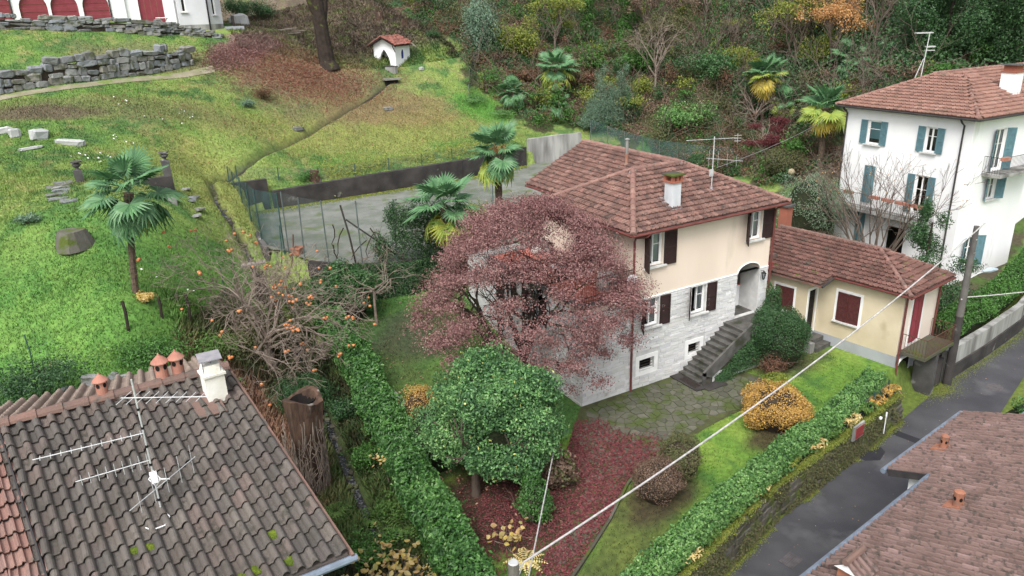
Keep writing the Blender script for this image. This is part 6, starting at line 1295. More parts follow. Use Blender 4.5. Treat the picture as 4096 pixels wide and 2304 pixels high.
# big rotten stump by the near roof
st_ = thing('rotten_stump', 'tall hollow rotten tree stump beside the near grey roof', 'stump', (-11.2, 1.2, gz(-11.2, 1.2))); mb = MB(); vs = []; n = 18; zs = -.9
rows = ((0, .62), (.8, .55), (1.7, .52), (2.6, .54), (3.5, .6), (4.1, .66)); base_c = [(-11.25, 1.1), (-11.2, 1.15), (-11.12, 1.2), (-11.05, 1.25), (-11.0, 1.3), (-10.98, 1.32)]
for (z, r), c in zip(rows, base_c):
    for i in range(n): q = 2*math.pi*i/n; rr = r*(1+.1*math.sin(3*q+z)+.06*math.sin(7*q)); vs.append((c[0]+rr*math.cos(q), c[1]+rr*math.sin(q), zs+z+(.12*math.sin(2*q+.5) if z > 3.5 else 0)))
for i in range(n): q = 2*math.pi*i/n; vs.append((-10.98+.46*math.cos(q), 1.32+.46*math.sin(q), zs+4.07+.1*math.sin(2*q+.5)))
for i in range(n): q = 2*math.pi*i/n; vs.append((-10.98+.3*math.cos(q), 1.32+.3*math.sin(q), zs+3.6))
k = len(rows)+2; mb.add(vs, [(a*n+i, a*n+(i+1) % n, (a+1)*n+(i+1) % n, (a+1)*n+i) for a in range(k-1) for i in range(n)]+[tuple(range((k-1)*n, k*n))]); mb.build('trunk', M['stumpwood'], st_)
mb = MB()
for i in range(130):
    q = random.uniform(3.0, 6.2); pts = []; z = random.uniform(.2, 2.9); dq = random.uniform(-.25, .25)
    for j in range(5): r = .62+random.uniform(0, .12); qq = q+dq*j+random.gauss(0, .08); pts.append((-11.15+r*math.cos(qq), 1.2+r*math.sin(qq), zs+z+.18*j*random.choice((-1, 1))))
    mb.tube(pts, random.uniform(.008, .02), 4)
mb.build('dead_ivy', M['twig'], st_)
mb = MB(); mb.lathe([(.45, 4.02), (.3, 3.7), (.02, 3.65)], (-10.98, 1.32, zs), 14, cap=False); mb.build('hollow', M['interior'], st_)  # dark lining; shade inside the hollow is put into its colour
for k, (x, y, h, lab) in enumerate([(-19.0,7.8,1.7,'slender green fence post behind the near grey roof'),(-15.7,8.2,1.2,'rotten wooden post left of the persimmon tree'),(-13.3,10.0,1.3,'dead ivy covered post at the meadow edge'),(-14.4,9.2,.9,'short broken post at the meadow edge'),(-11.2,14.2,1.5,'green stake between the persimmon and the brook')]):
    mb = MB(); z = gz(x, y); mb.tube([(x, y, z-.3), (x+.05, y, z+h*.6), (x+.02, y+.03, z+h)], (.025 if k in (0, 4) else .06), 6); tag(mb.build('fence_post', M['greenpost' if k in (0, 4) else 'bark_dark']), lab, 'post')
lg = thing('log', 'cut mossy log lying at the wood edge', 'log', (20.0, 46.3, gz(20, 46.3))); mb = MB(); z = gz(20, 46.3); mb.tube([(19.8,45.9,z+.2),(20.6,47.2,z+1.1)], .38, 10); mb.build('trunk', M['bark'], lg); mb = MB(); mb.tube([(19.77,45.87,z+.18),(19.8,45.9,z+.2)], .36, 10); mb.build('cut_face', M['interior'], lg)
cv = thing('culvert', 'small dark stone culvert mouth where the brook begins below the chapel', 'culvert', (10.6, 45.4, 9.7)); mb = MB(); mb.box((10.2, 45.3, 9.3), (11.3, 45.9, 9.85)); mb.build('mouth', M['interior'], cv); mb = MB(); mb.box((10.0, 45.1, 9.86), (11.5, 45.8, 10.0)); mb.build('lintel', M['stone'], cv)
pk = thing('plank_heap', 'heap of broken planks behind the big leafless tree', 'planks', (3.2, 53.0, gz(3.2, 53)))
for i in range(7): x, y = 3.2+random.gauss(0, .5), 53+random.gauss(0, .3); z = gz(x, y); a = random.uniform(-.5, .5); mb = MB(); mb.obox((x, y, z+.08*i), (1.2*math.cos(a), 1.2*math.sin(a), .05), (-.15*math.sin(a), .15*math.cos(a), 0), (0, 0, .05)); mb.build('plank', M['wood'], pk)
# ---------------------------------------------------------------- plants
def unit(a): return a/(np.linalg.norm(a, axis=1, keepdims=True)+1e-9)
def leaves(name, mat, parent, P, N, L, W=None, rnd=None, kind=None, jitter=.6, world=True):
    n = len(P); L = np.broadcast_to(np.asarray(L, float), n)*rng.uniform(.7, 1.25, n); W = (np.broadcast_to(np.asarray(W, float), n) if W is not None else L*.55)
    N = unit(N+rng.normal(0, jitter, (n, 3))); t = unit(np.cross(N, rng.normal(0, 1, (n, 3)))); b = np.cross(N, t); L = L[:, None]; W = np.asarray(W)[:, None]
    V = np.empty((n, 4, 3)); V[:, 0] = P-t*L/2; V[:, 1] = P+b*W/2+N*L*.1; V[:, 2] = P+t*L/2; V[:, 3] = P-b*W/2+N*L*.1
    F = np.arange(n*4).reshape(n, 4); o = add(name, np_mesh(name, V.reshape(-1, 3), F, mat, rnd=rng.random(n) if rnd is None else np.clip(rnd, 0, .999)), parent, world)
    if kind: tag(o, kind=kind)
    return o
def blob_pts(blobs, n, inner=.45, lump=.22, squash_low=0.):
    B_ = np.array(blobs, float); A_ = (B_[:, 3]*B_[:, 4]+B_[:, 3]*B_[:, 5]+B_[:, 4]*B_[:, 5]); k = rng.choice(len(B_), n, p=A_/A_.sum()); d = unit(rng.normal(0, 1, (n, 3)))
    ph = B_[k, 0]*3.1+B_[k, 1]*1.7; r = 1+lump*(np.sin(d[:, 0]*5+ph)*np.sin(d[:, 1]*5+ph*1.3)+.6*np.sin(d[:, 2]*7+ph*2+d[:, 0]*4))
    r = r*(1-inner*rng.random(n)**1.7); return B_[k, :3]+d*B_[k, 3:]*r[:, None], unit(d/B_[k, 3:]), k
def clump(P, s=1.2): return (fbm(P[:, 0]+P[:, 2]*.7, P[:, 1]-P[:, 2]*.5, s, 61)-.5)*1.1
def grow(mb, tips, p, d, L, r, depth, spread=.6, up=.1, seg=3, nb=(2, 3), shrink=.72, rs=.62, wob=.18, minr=.006, sides=5):
    pts = [np.array(p, float)]; d = np.array(d, float)/np.linalg.norm(d)
    for i in range(seg):
        d = d+rng.normal(0, wob, 3)+np.array([0, 0, up]); d /= np.linalg.norm(d); pts.append(pts[-1]+d*L/seg)
    r1 = max(r*rs*1.15, minr); mb.tube(pts, list(np.linspace(r, r1, seg+1)), sides if r > .03 else 4 if r > .012 else 3, cap=False)
    if depth == 0: tips.append(pts[-1]); return
    for k in range(random.randint(*nb)):
        i = random.randint(max(1, seg-1), seg) if k else seg; q = d+rng.normal(0, spread, 3); grow(mb, tips, pts[i], q, L*shrink*random.uniform(.75, 1.15), max(r*rs, minr), depth-1, spread, up, seg, nb, shrink, rs, wob, minr, sides)
def shrub(name, label, c, r, mat, n, L, z=None, cat='shrub', group=None, stem='bark', lump=.2, inner=.5, multi=1, rndf=None, W=None, extra=None, core=None):
    """ball-like shrub: c=(x,y), r=(rx,ry,height)"""
    x, y = c; z = gz(x, y) if z is None else z; rx, ry, h = r; root = thing(name, label, cat, (x, y, z), 0, group)
    bl = [(x, y, z+h*.52, rx, ry, h*.5)]
    for _ in range(multi-1): a = random.uniform(0, 6.28); q = random.uniform(.35, .75); bl.append((x+rx*q*math.cos(a), y+ry*q*math.sin(a), z+h*random.uniform(.3, .75), rx*.5, ry*.5, h*.3))
    P, N, k = blob_pts(bl+(extra or []), n, inner, lump); m_ = P[:, 2] > z+.02; P, N = P[m_], N[m_]
    rn = rng.random(len(P))*.75+clump(P)*.5+.12; leaves('foliage', mat, root, P, N, L, W, rn if rndf is None else rndf(P))
    mb = MB(); tips = []
    for k in range(4): grow(mb, tips, (x+random.gauss(0, rx*.08), y+random.gauss(0, ry*.08), z-.1), (random.gauss(0, .4), random.gauss(0, .4), 1), h*.42, .035, 2, .5)
    mb.build('stems', M[stem], root)
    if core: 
        K = [(x, y, z+h*.5, rx*.78, ry*.78, h*.42)]; mb = MB(); mb.lathe([(rx*.5, .0), (rx*.8, h*.3), (rx*.82, h*.55), (rx*.55, h*.8), (.05, h*.9)], (x, y, z), 10); mb.build('shade_core', M[core], root)  # solid dark body behind the leaves, its colour stands for inner shade
    return root
def hedge(name, label, pts, w_, h, mat, n, L, zf=None, core='lf_core', cat='hedge', lean=0.):
    P0 = np.array(pts, float); d = np.r_[0, np.cumsum(np.hypot(*np.diff(P0[:, :2], axis=0).T))]; T = d[-1]; zf = zf or ground_z
    root = thing(name, label, cat, (P0[0][0], P0[0][1], float(np.atleast_1d(zf(np.array([P0[0][0]]), np.array([P0[0][1]])))[0])))
    s = rng.uniform(0, T, n); X_ = np.interp(s, d, P0[:, 0]); Y_ = np.interp(s, d, P0[:, 1]); e = .05; X2 = np.interp(s+e, d, P0[:, 0]); Y2 = np.interp(s+e, d, P0[:, 1]); X1 = np.interp(s-e, d, P0[:, 0]); Y1 = np.interp(s-e, d, P0[:, 1])
    tx, ty = X2-X1, Y2-Y1; l = np.hypot(tx, ty)+1e-9; nx_, ny_ = -ty/l, tx/l; tq = np.linspace(-.25, math.pi+.25, 400); ex_ = .5; cu = np.sign(np.cos(tq))*np.abs(np.cos(tq))**ex_*w_/2; cv = np.sign(np.sin(tq))*np.abs(np.sin(tq))**ex_*h*.5; al = np.r_[0, np.cumsum(np.hypot(np.diff(cu), np.diff(cv)))]; th = np.interp(rng.uniform(0, al[-1], n), al, tq); c, s_ = np.cos(th), np.sin(th)
    u = np.sign(c)*np.abs(c)**ex_*w_/2; v = np.sign(s_)*np.abs(s_)**ex_*h*.5+h*.5; bump = 1+.42*(fbm(s*1.0, th*1.6, 1.3, 71)-.5)*2; k = (1-.35*rng.random(n)**2)*bump*np.where(rng.random(n) < .05, rng.uniform(1.0, 1.22, n), 1); u = u*k; v = h*.5+(v-h*.5)*k
    Z_ = zf(X_, Y_)+np.maximum(v, .02); P = np.c_[X_+nx_*u, Y_+ny_*u, Z_]; N = np.c_[nx_*c, ny_*c, s_*1.2+.2]; leaves('foliage', mat, root, P, unit(N), L, None, rng.random(n)*.85+clump(P, 2.2)*.6+.08, None, .95)
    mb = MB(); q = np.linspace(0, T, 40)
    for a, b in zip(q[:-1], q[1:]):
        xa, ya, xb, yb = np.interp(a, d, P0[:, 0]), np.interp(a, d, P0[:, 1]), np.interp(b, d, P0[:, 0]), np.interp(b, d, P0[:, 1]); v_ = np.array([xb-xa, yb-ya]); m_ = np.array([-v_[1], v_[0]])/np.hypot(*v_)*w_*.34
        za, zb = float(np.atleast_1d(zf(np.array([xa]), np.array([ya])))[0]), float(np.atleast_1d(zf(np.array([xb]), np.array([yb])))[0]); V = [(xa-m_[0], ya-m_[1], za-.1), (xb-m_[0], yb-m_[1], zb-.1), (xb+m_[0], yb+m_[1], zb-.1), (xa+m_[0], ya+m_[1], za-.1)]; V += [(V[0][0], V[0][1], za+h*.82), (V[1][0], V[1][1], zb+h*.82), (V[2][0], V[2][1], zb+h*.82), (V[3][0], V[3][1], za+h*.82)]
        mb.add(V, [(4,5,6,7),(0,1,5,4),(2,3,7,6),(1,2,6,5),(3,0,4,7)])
    mb.build('shade_core', M[core], root); return root  # dark box closes the gaps; hedge's inner shade is in its colour
M['lf_core'] = mk('foliage core shade', srgb(44, 52, 30), srgb(34, 38, 24), 6, .95, .5, 20)  # solid core colour; the shade between the leaves is put into it
M['lf_core_b'] = mk('brown foliage core shade', srgb(70, 58, 44), srgb(54, 44, 34), 6, .95, .5, 20)  # brown variant, inner shade likewise put into the colour
def bare(label, c, H_, r=.09, mat='twig_d', dep=4, n=6, name='bare_tree', spread=.4):
    x, y = c; z = gz(x, y); root = thing(name, label, 'tree', (x, y, z)); mb = MB(); tips = []; mb.tube([(x, y, z-.2), (x+.05, y, z+H_*.35)], [r*1.4, r], 7)
    for k in range(n): a = k*2.4; grow(mb, tips, (x+.03, y, z+H_*(.18+.03*k)), (math.cos(a)*.55, math.sin(a)*.55, 1), H_*.3, r*.75, dep, spread, .02, 3, (2, 3), .7, .62, .12, .012)
    mb.build('trunk', M[mat], root); return root, np.array(tips)
# palms
_frond = {}
def frond_mesh(kind, R, mat):
    key = (kind, round(R, 1), mat.name)
    if key in _frond: return _frond[key]
    r = random.Random(kind*7+3); s = MB(); pl_ = R*.5; fl = R*.52; s.tube([(0, 0, 0), (pl_*.5, 0, .03*R), (pl_, 0, .0)], [.022, .016, .012], 3, r=.1); nL = 23; droop = (.16, .34, .6)[kind % 3]
    for i in range(nL):
        a = math.radians(-128+256*i/(nL-1)); l = fl*(1-.28*(abs(a)/2.3)**2)*r.uniform(.92, 1.05); dx, dy = math.cos(a), math.sin(a); lift = .16*R*(abs(a)/2.2)
        w_ = fl*.07; b0 = np.array([pl_-.02, 0, 0]); md = b0+np.array([dx*l*.55, dy*l*.55, lift*.6-.05*droop*R]); tp_ = b0+np.array([dx*l, dy*l, lift*.5-droop*.4*R*r.uniform(.7, 1.2)]); sd_ = np.array([-dy, dx, 0])*w_
        s.add([b0, md+sd_+np.array([0, 0, -.03]), tp_, md-sd_+np.array([0, 0, -.03]), md+np.array([0, 0, .02])], [(0, 1, 4), (1, 2, 4), (2, 3, 4), (3, 0, 4)], r.random())
    me = s.mesh('frond', mat); _frond[key] = me; return me
def palm(label, base, H_, R, n=30, yellow=.0, mid=.0, lean=(0, 0), skirt=False, trunk_r=.13, stalks=False):
    x, y = base; z = gz(x, y); root = thing('palm_tree', label, 'palm', (x, y, z)); mb = MB(); k = 9; pts = [(x+lean[0]*(i/k)**1.3, y+lean[1]*(i/k)**1.3, z-.2+(H_+.2)*i/k) for i in range(k+1)]
    mb.tube(pts, [trunk_r*(1.25 if i == 0 else 1+.08*random.uniform(-1, 1)+.35*(i/k > .75)) for i in range(k+1)], 9)
    for _ in range(int(H_*60)):                                     # ragged leaf bases
        t = random.random()**.7; i = t*k; p = np.array(pts[min(int(i), k-1)])+(np.array(pts[min(int(i)+1, k)])-np.array(pts[min(int(i), k-1)]))*(i % 1); q = random.uniform(0, 6.28); rr = trunk_r*1.05; a = p+np.array([rr*math.cos(q), rr*math.sin(q), 0]); l = random.uniform(.04, .12)*(1.6 if t > .7 else 1)
        mb.add([a+np.array([-.02*math.sin(q), .02*math.cos(q), 0]), a+np.array([.02*math.sin(q), -.02*math.cos(q), 0]), a+np.array([math.cos(q)*l*.7, math.sin(q)*l*.7, l*random.choice((-1, .7))])], [(0, 1, 2)])
    mb.build('trunk', M['palmtrunk'], root); top = np.array(pts[-1])+np.array([0, 0, .05])
    if skirt:
        mb = MB()
        for _ in range(160): q = random.uniform(0, 6.28); a = top+np.array([.2*math.cos(q), .2*math.sin(q), -.15-random.random()*.5]); b = a+np.array([.25*math.cos(q), .25*math.sin(q), -random.uniform(.5, 1.1)]); mb.tube([a, b], .012, 3, cap=False)
        mb.build('dead_skirt', M['hay'], root)
    if stalks:
        mb = MB()
        for _ in range(7): q = random.uniform(0, 6.28); c = top+np.array([.25*math.cos(q), .25*math.sin(q), .1]); [mb.tube([c, c+rng.normal(0, .13, 3)+np.array([.1*math.cos(q), .1*math.sin(q), -.05])], .015, 3, cap=False) for _ in range(24)]
        mb.build('fruit_stalks', M['lf_orange'], root)
    for i in range(n):
        t = (i+.5)/n; el = math.radians(78-148*t**.9+random.uniform(-14, 14)); az = i*2.39996+random.uniform(-.45, .45); kind = 0 if t < .3 else 1 if t < .65 else 2
        mt = M['lf_palm_d'] if t > .95 and not yellow else M['lf_palm_y'] if t > 1-yellow else M['lf_palm_m'] if t > 1-yellow-mid else M['lf_palm']
        me = frond_mesh(kind, R, mt); o = bpy.data.objects.new('frond', me); C.objects.link(o); o.parent = root; sc = random.uniform(.76, 1.1)*(.8 if t < .12 else 1)
        mm = Matrix.Translation(Vector(top)-root.location+Vector((0, 0, .15*(1-t)-.3*t))) @ Matrix.Rotation(az, 4, 'Z') @ Matrix.Rotation(-el, 4, 'Y') @ Matrix.Rotation(random.uniform(-.3, .3), 4, 'X') @ Matrix.Scale(sc, 4); o.matrix_basis = mm
    return root
palm('lone fan palm standing in the green meadow', (-15.1, 10.16), 4.15, 2.0, 28, 0, .06, lean=(.5, -.28))
palm('large fan palm behind the red maple above the lawn', (-.85, 10.6), 4.9, 2.1, 27, .12, .15)
palm('shaggy trunked fan palm behind the villa roof by the court', (4.81, 15.11), 4.55, 2.0, 28, .06, .2, skirt=True, trunk_r=.2, stalks=True)
palm('big fan palm at the foot of the wood, upper of two close crowns', (25.3, 39.8), 3.3, 2.3, 36, 0, .3)
palm('lower fan palm close below the big one at the foot of the wood', (24.0, 38.2), 1.3, 2.0, 30, 0, .3)
palm('small fan palm at the left edge of the wood', (20.35, 39.6), 1.7, 1.6, 26)
palm('tall fan palm with yellow skirt left of the white house', (40.4, 27.5), 4.9, 2.2, 36, .3, .2, trunk_r=.17)
palm('fan palm with yellow lower fronds touching the white house roof', (31.5, 13.8), 4.9, 2.15, 36, .22, .3, trunk_r=.22, skirt=True)
palm('low yellowing fan palm right of the tall yellow skirted palm', (41.6, 26.0), 2.2, 1.9, 28, .15, .4)
palm('dark young fan palm among the orange leaved trees', (45.0, 22.4), 1.4, 1.9, 24)
palm('dark young fan palm behind the white house ridge', (44.6, 19.4), 1.2, 1.9, 24)

# ---- red maple
def cull_house(P): return ~((P[:, 0] > -.06) & (P[:, 1] > -.06) & (P[:, 2] < 4.7) | (P[:, 0] > 2.45) & (P[:, 1] > -.15) & (P[:, 2] < 7.4))
mp = thing('maple_tree', 'wide japanese maple with dry dusky red leaves beside the villa', 'tree', (-1.7, 2.4, gz(-1.7, 2.4))); mb = MB(); tips = []; b0 = np.array([-1.7, 2.4, gz(-1.7, 2.4)-.1])
mb.tube([b0, b0+np.array([.0, 0, .7]), b0+np.array([.05, -.05, 1.3])], [.3, .22, .2], 9)
for k in range(9):
    a = k*2.399+.3; rr = random.uniform(.35, 1.1); grow(mb, tips, b0+np.array([.04, -.04, 1.15+.1*random.random()]), (rr*math.cos(a), rr*math.sin(a), 1.0), 2.4, .12, 5, .5, .02, 3, (2, 3), .68, .6, .14, .008)
mb.v = [tuple(v) if cull_house(np.array([v]))[0] else (min(v[0], -.1) if v[2] < 4.6 else min(v[0], 2.4), v[1], v[2]) for v in mb.v]
mb.build('trunk', M['bark_dark'], mp)
bl = []
for k in range(230):
    a = random.uniform(0, 6.28); q = math.sqrt(random.random()); ra = 4.5*q; zc = 8.6-.205*ra*ra*(.82+.25*random.random())
    x, y = -1.45+ra*math.cos(a), 1.6+ra*math.sin(a)
    if q > .75: zc -= random.uniform(0, 1.2)
    bl.append((x, y, zc, random.uniform(.55, 1.0), random.uniform(.55, 1.0), random.uniform(.22, .42)))
for k in range(26):                                                 # lower drooping sprays towards the lane side
    a = random.uniform(-2.3, .1); ra = random.uniform(2.4, 4.4); bl.append((-1.45+ra*math.cos(a), 1.4+ra*math.sin(a), random.uniform(2.0, 4.0), .5, .5, .22))
for k in range(30):
    a = random.uniform(1.8, 4.6); ra = random.uniform(2.6, 4.7); bl.append((-1.45+ra*math.cos(a), 1.6+ra*math.sin(a), random.uniform(2.4, 4.4), .7, .7, .25))
P, N, k = blob_pts(bl, 140000, .9, .35); m_ = (fbm(P[:, 0]*1.3+P[:, 2], P[:, 1]*1.3-P[:, 2], 1.1, 55) > .31) & cull_house(P) & (P[:, 2] > .4); P, N = P[m_], N[m_]; N[:, 2] += .6
leaves('crown', M['lf_maple'], mp, P, N, .07, .05, rng.random(len(P))*.85+clump(P, .8)*.7+.08, None, .9)

# ---- dense green tree and companions in the front bed
bt_ = thing('camellia_tree', 'dense round glossy green camellia tree in the front bed', 'tree', (-6.6, -3.0, 0)); mb = MB(); tips = []
mb.tube([(-6.6,-3.0,-.1),(-6.55,-2.95,.8),(-6.3,-2.9,1.6)], [.17, .14, .12], 8)
for k in range(6): grow(mb, tips, (-6.5+random.gauss(0, .05), -2.95, .9), (random.gauss(.2, .6), random.gauss(.1, .6), 1), 1.3, .08, 2, .6)
mb.build('trunk', M['bark'], bt_); cx, cy = -5.6, -2.6; rl = random.Random(5)
bl = [(cx, cy, 2.7, 2.05, 2.0, 1.75), (cx+.3, cy+.4, 3.9, 1.1, 1.1, .95), (cx-.5, cy+.2, 4.3, .6, .6, .8), (cx+.9, cy-.6, 2.4, 1.4, 1.3, 1.2), (cx-1.1, cy+.1, 2.3, 1.2, 1.2, 1.2), (cx-.2, cy-1.2, 2.0, 1.4, 1.0, 1.1), (cx+1.0, cy+.4, 3.3, 1.0, 1.0, 1.1), (cx-.9, cy+1.1, 3.2, 1.0, .9, 1.0), (cx+.1, cy-.5, 3.7, 1.0, 1.0, .9)]
bl = [(cx, cy, 2.6, 1.95, 1.9, 1.75), (cx+.1, cy-.1, 2.9, 1.5, 1.5, 1.5), (cx-.5, cy+.2, 4.3, .55, .55, .85), (cx-1.3, cy+.3, 2.0, .9, .9, 1.0), (cx+1.3, cy-.5, 2.1, .95, .9, 1.1)]
for _ in range(30):
    q, e = rl.uniform(0, 6.28), rl.uniform(-.75, 1.25); w_ = rl.uniform(.45, .85); bl.append((cx+1.75*math.cos(q)*math.cos(e), cy+1.75*math.sin(q)*math.cos(e), 2.65+1.6*math.sin(e), w_, w_, w_*rl.uniform(.6, .95)))
P, N, k = blob_pts(bl, 82000, .4, .3); r_ = rng.random(len(P))*.62+clump(P, 1.4)*.5+.12; r_[rng.random(len(P)) < .006] = .98; leaves('crown', M['lf_camellia'], bt_, P, N, .115, .07, np.where(r_ > .9, .98, np.minimum(r_, .78)), None, .95)
mb = MB(); mb.lathe([(.5, 1.3), (1.2, 1.8), (1.35, 2.6), (1.0, 3.4), (.3, 4.0)], (cx, cy, 0), 12); mb.build('shade_core', M['lf_core'], bt_)  # solid dark core, crown's inner shade painted as its colour
def conif(P): return rng.random(len(P))
shrub('camellia_bush', 'green leafy bush behind the camellia tree on its left', (-6.9, -.6), (1.0, 1.0, 2.6), M['lf_camellia'], 9000, .08, core='lf_core', rndf=lambda P: rng.random(len(P))*.75)
shrub('conifer_shrub', 'orange tinged conifer shrub beside the stone bench', (-6.5, 1.7), (.75, .75, 2.1), M['lf_gold'], 9000, .06, core='lf_core_b', inner=.6)
shrub('dry_bush', 'tangle of dry grey twigs and brown leaves left of the camellia tree', (-6.0, .3), (.8, .8, 1.5), M['lf_brown'], 2500, .07, inner=.9)
shrub('camellia_cone', 'small cone shaped bright green shrub in the red leaf bed', (-5.55, -5.15), (.5, .5, 1.6), M['lf_hedge'], 7000, .085, core='lf_core', extra=[(-5.55,-5.15,.5,.6,.6,.45),(-5.6,-5.1,1.5,.3,.3,.45)])
hy = shrub('hydrangea', 'withered hydrangea with brown heads right of the camellia tree', (-3.95, -3.9), (.75, .75, 1.25), M['lf_brown'], 1500, .13, inner=.8, W=.1); leaves('green_leaves', M['lf_mixdark'], hy, *blob_pts([(-3.95,-3.95,.6,.7,.7,.45)], 500, .6)[:2], .15, .1)
rb = shrub('round_shrub', 'brown twiggy clipped ball shrub on the front lawn', (-1.5, -6.45), (.85, .85, 1.45), M['lf_brown'], 14000, .06, core='lf_core_b', inner=.5, lump=.14, multi=5)
shrub('round_shrub', 'olive green clipped ball shrub behind the brown one on the front lawn', (.05, -5.85), (.8, .8, 1.4), M['lf_mixdark'], 13000, .065, core='lf_core_b', inner=.5, lump=.14, multi=5)
shrub('golden_shrub', 'golden yellow round shrub on the lawn behind the lane hedge', (5.4, -5.35), (1.2, 1.15, 1.75), M['lf_gold'], 24000, .075, core='lf_core_b', inner=.5, lump=.16, stem='twig_d', multi=7)
shrub('evergreen_ball', 'big round dark green shrub with a red patch beside the stairs', (9.7, -1.75), (1.35, 1.25, 2.75), M['lf_dark'], 30000, .075, core='lf_core', inner=.4, lump=.12, multi=5)
iv = shrub('ivy_column', 'dark ivy column on the villa corner at the porch', (10.75, -.25), (.5, .45, 3.2), M['lf_dark'], 9000, .07, core='lf_core', inner=.4)
sg = thing('ivy_mat', 'ivy spilling over the stair wall', 'ivy', (7.6, -1.5, 0)); P = np.c_[rng.uniform(6.1, 9.6, 9000), rng.normal(-1.55, .1, 9000), np.zeros(9000)]; P[:, 2] = rng.random(9000)*np.clip((P[:, 0]-5.6)*.55, 0, 1.9)+.25*(P[:, 0] > 7); N = np.tile((0, -1., .4), (9000, 1)); leaves('foliage', M['lf_dark'], sg, P, N, .075)
rd = shrub('heather_patch', 'patch of red and yellow foliage at the foot of the stair wall', (8.75, -2.3), (.8, .55, .95), M['lf_redbrown'], 2600, .07, lump=.4, inner=.9, multi=6)
fn_ = shrub('fern_clump', 'pale green fern clump at the foot of the round green shrub', (8.2, -2.9), (.55, .4, .45), M['lf_yg'], 900, .16, W=.05)
# hedges
hedge('garden_hedge', 'clipped laurel hedge between the garden and the lane', [(-9.6,-10.75),(-5.4,-9.72),(-1.3,-8.48),(3.5,-7.33),(9.9,-5.88),(11.5,-5.5)], .85, 1.05, M['lf_hedge2'], 46000, .12, lambda x, y: np.zeros(np.shape(x))-.3)
hz_ = lambda x, y: np.interp(y, [-10, 0, 4, 9, 14], [-.15, 0, .25, 1.05, 1.7])
hedge('garden_hedge', 'long laurel hedge between the brook and the lawn', [(-9.75,-11.5),(-9.2,-8.2),(-8.5,-3.0),(-7.75,2.5),(-7.3,7.0),(-7.25,10.3)], 1.25, 1.55, M['lf_hedge'], 46000, .15, hz_)
hedge('roadside_hedge', 'leafy hedge on top of the pale garden wall along the lane', [(17.6,-4.3),(21,-3.9),(25.1,-3.3),(32,-1.6),(42,1.2)], 1.3, 1.1, M['lf_ivy'], 30000, .11, lambda x, y: np.interp(x, [17, 25, 32, 42], [-.1, .1, .4, .9]))
shrub('ivy_bush', 'green ivy bush beside the brown lane house at the right edge', (14.6, -10.6), (1.5, 1.0, 2.0), M['lf_hedge'], 9000, .1, z=-1.4, core='lf_core')
# plants on the lane wall
iw = thing('wall_ivy', 'moss ivy and small ferns growing on the lane wall', 'ivy', (2.7, -8.2, -1.6)); n = 26000; s = rng.uniform(0, TL, n); P = np.c_[np.interp(s, dl, LW[:, 0]), np.interp(s, dl, LW[:, 1]), np.zeros(n)]; hgt = rng.random(n); P[:, 2] = road_z(P[:, 0], P[:, 1])+hgt*1.25; P[:, 1] += -.06+.16*hgt-rng.random(n)*.14
m_ = fbm(s*1.2, hgt*2.2, 1., 81)+.12*(hgt > .8)+.14*(hgt < .2) > .5; P = P[m_]; leaves('foliage', M['lf_mixdark'], iw, P, np.tile((.2, -1., .5), (len(P), 1)), .075, None, rng.random(len(P)))
n = 22000; s = rng.uniform(0, TL, n); P = np.c_[np.interp(s, dl, LW[:, 0])+rng.normal(0, .08, n), np.interp(s, dl, LW[:, 1])+.16+rng.normal(0, .1, n), np.full(n, -.27)+rng.random(n)*.07]; P = P[fbm(s, P[:, 1]*2, .8, 82) > .4]; leaves('moss', M['lf_yg'], iw, P, np.tile((0, -.2, 1.), (len(P), 1)), .06)
for k, (t, col) in enumerate([(.2, 'lf_fernp'), (.3, 'lf_fernp'), (.42, 'lf_fern'), (.5, 'lf_fernp'), (.6, 'lf_yg'), (.68, 'lf_fernp'), (.74, 'lf_fern'), (.8, 'lf_fernp'), (.9, 'lf_gold'), (.96, 'lf_gold'), (.86, 'lf_fern'), (.35, 'lf_fern')]):
    p = lw(TL*t); n = 160; az = rng.uniform(0, 6.28, n); rr = rng.random(n)*.42; P = np.c_[p[0]+rr*np.cos(az)*1.3, p[1]+.3+rr*np.sin(az)*.7-.05, -.15+.42*np.sin(np.clip(rr/.42, 0, 1)*2.4)]; leaves('fern', M[col], iw, P, np.c_[np.cos(az)*.4, np.sin(az)*.4, np.ones(n)], .19, .06)
vg = thing('lane_moss', 'mossy verge at the foot of the lane walls', 'moss', (2, -8.3, -1.6)); n = 30000; s = rng.uniform(0, TL, n); P = np.c_[np.interp(s, dl, LW[:, 0]), np.interp(s, dl, LW[:, 1])-np.abs(rng.normal(.0, .13, n)), np.zeros(n)]; P[:, 2] = road_z(P[:, 0], P[:, 1])+rng.random(n)*.08; P = P[fbm(s, s*0, .6, 83) > .36]
X3 = rng.uniform(16, 40, 7000); WGa = np.array(WG); P3_ = np.c_[X3, np.interp(X3, WGa[:, 0], WGa[:, 1])-.3-np.abs(rng.normal(0, .22, 7000)), np.zeros(7000)]; P3_[:, 2] = road_z(P3_[:, 0], P3_[:, 1])+.03+rng.random(7000)*.05
P4 = np.c_[rng.normal(16.0, .6, 1800), rng.normal(-5.9, .25, 1800), np.zeros(1800)]; P4[:, 2] = road_z(P4[:, 0], P4[:, 1])+.03; P = np.concatenate([P, P3_, P4]); tag(leaves('foliage', M['lf_yg'], vg, P, np.tile((0, 0, 1.), (len(P), 1)), .045), kind='stuff')
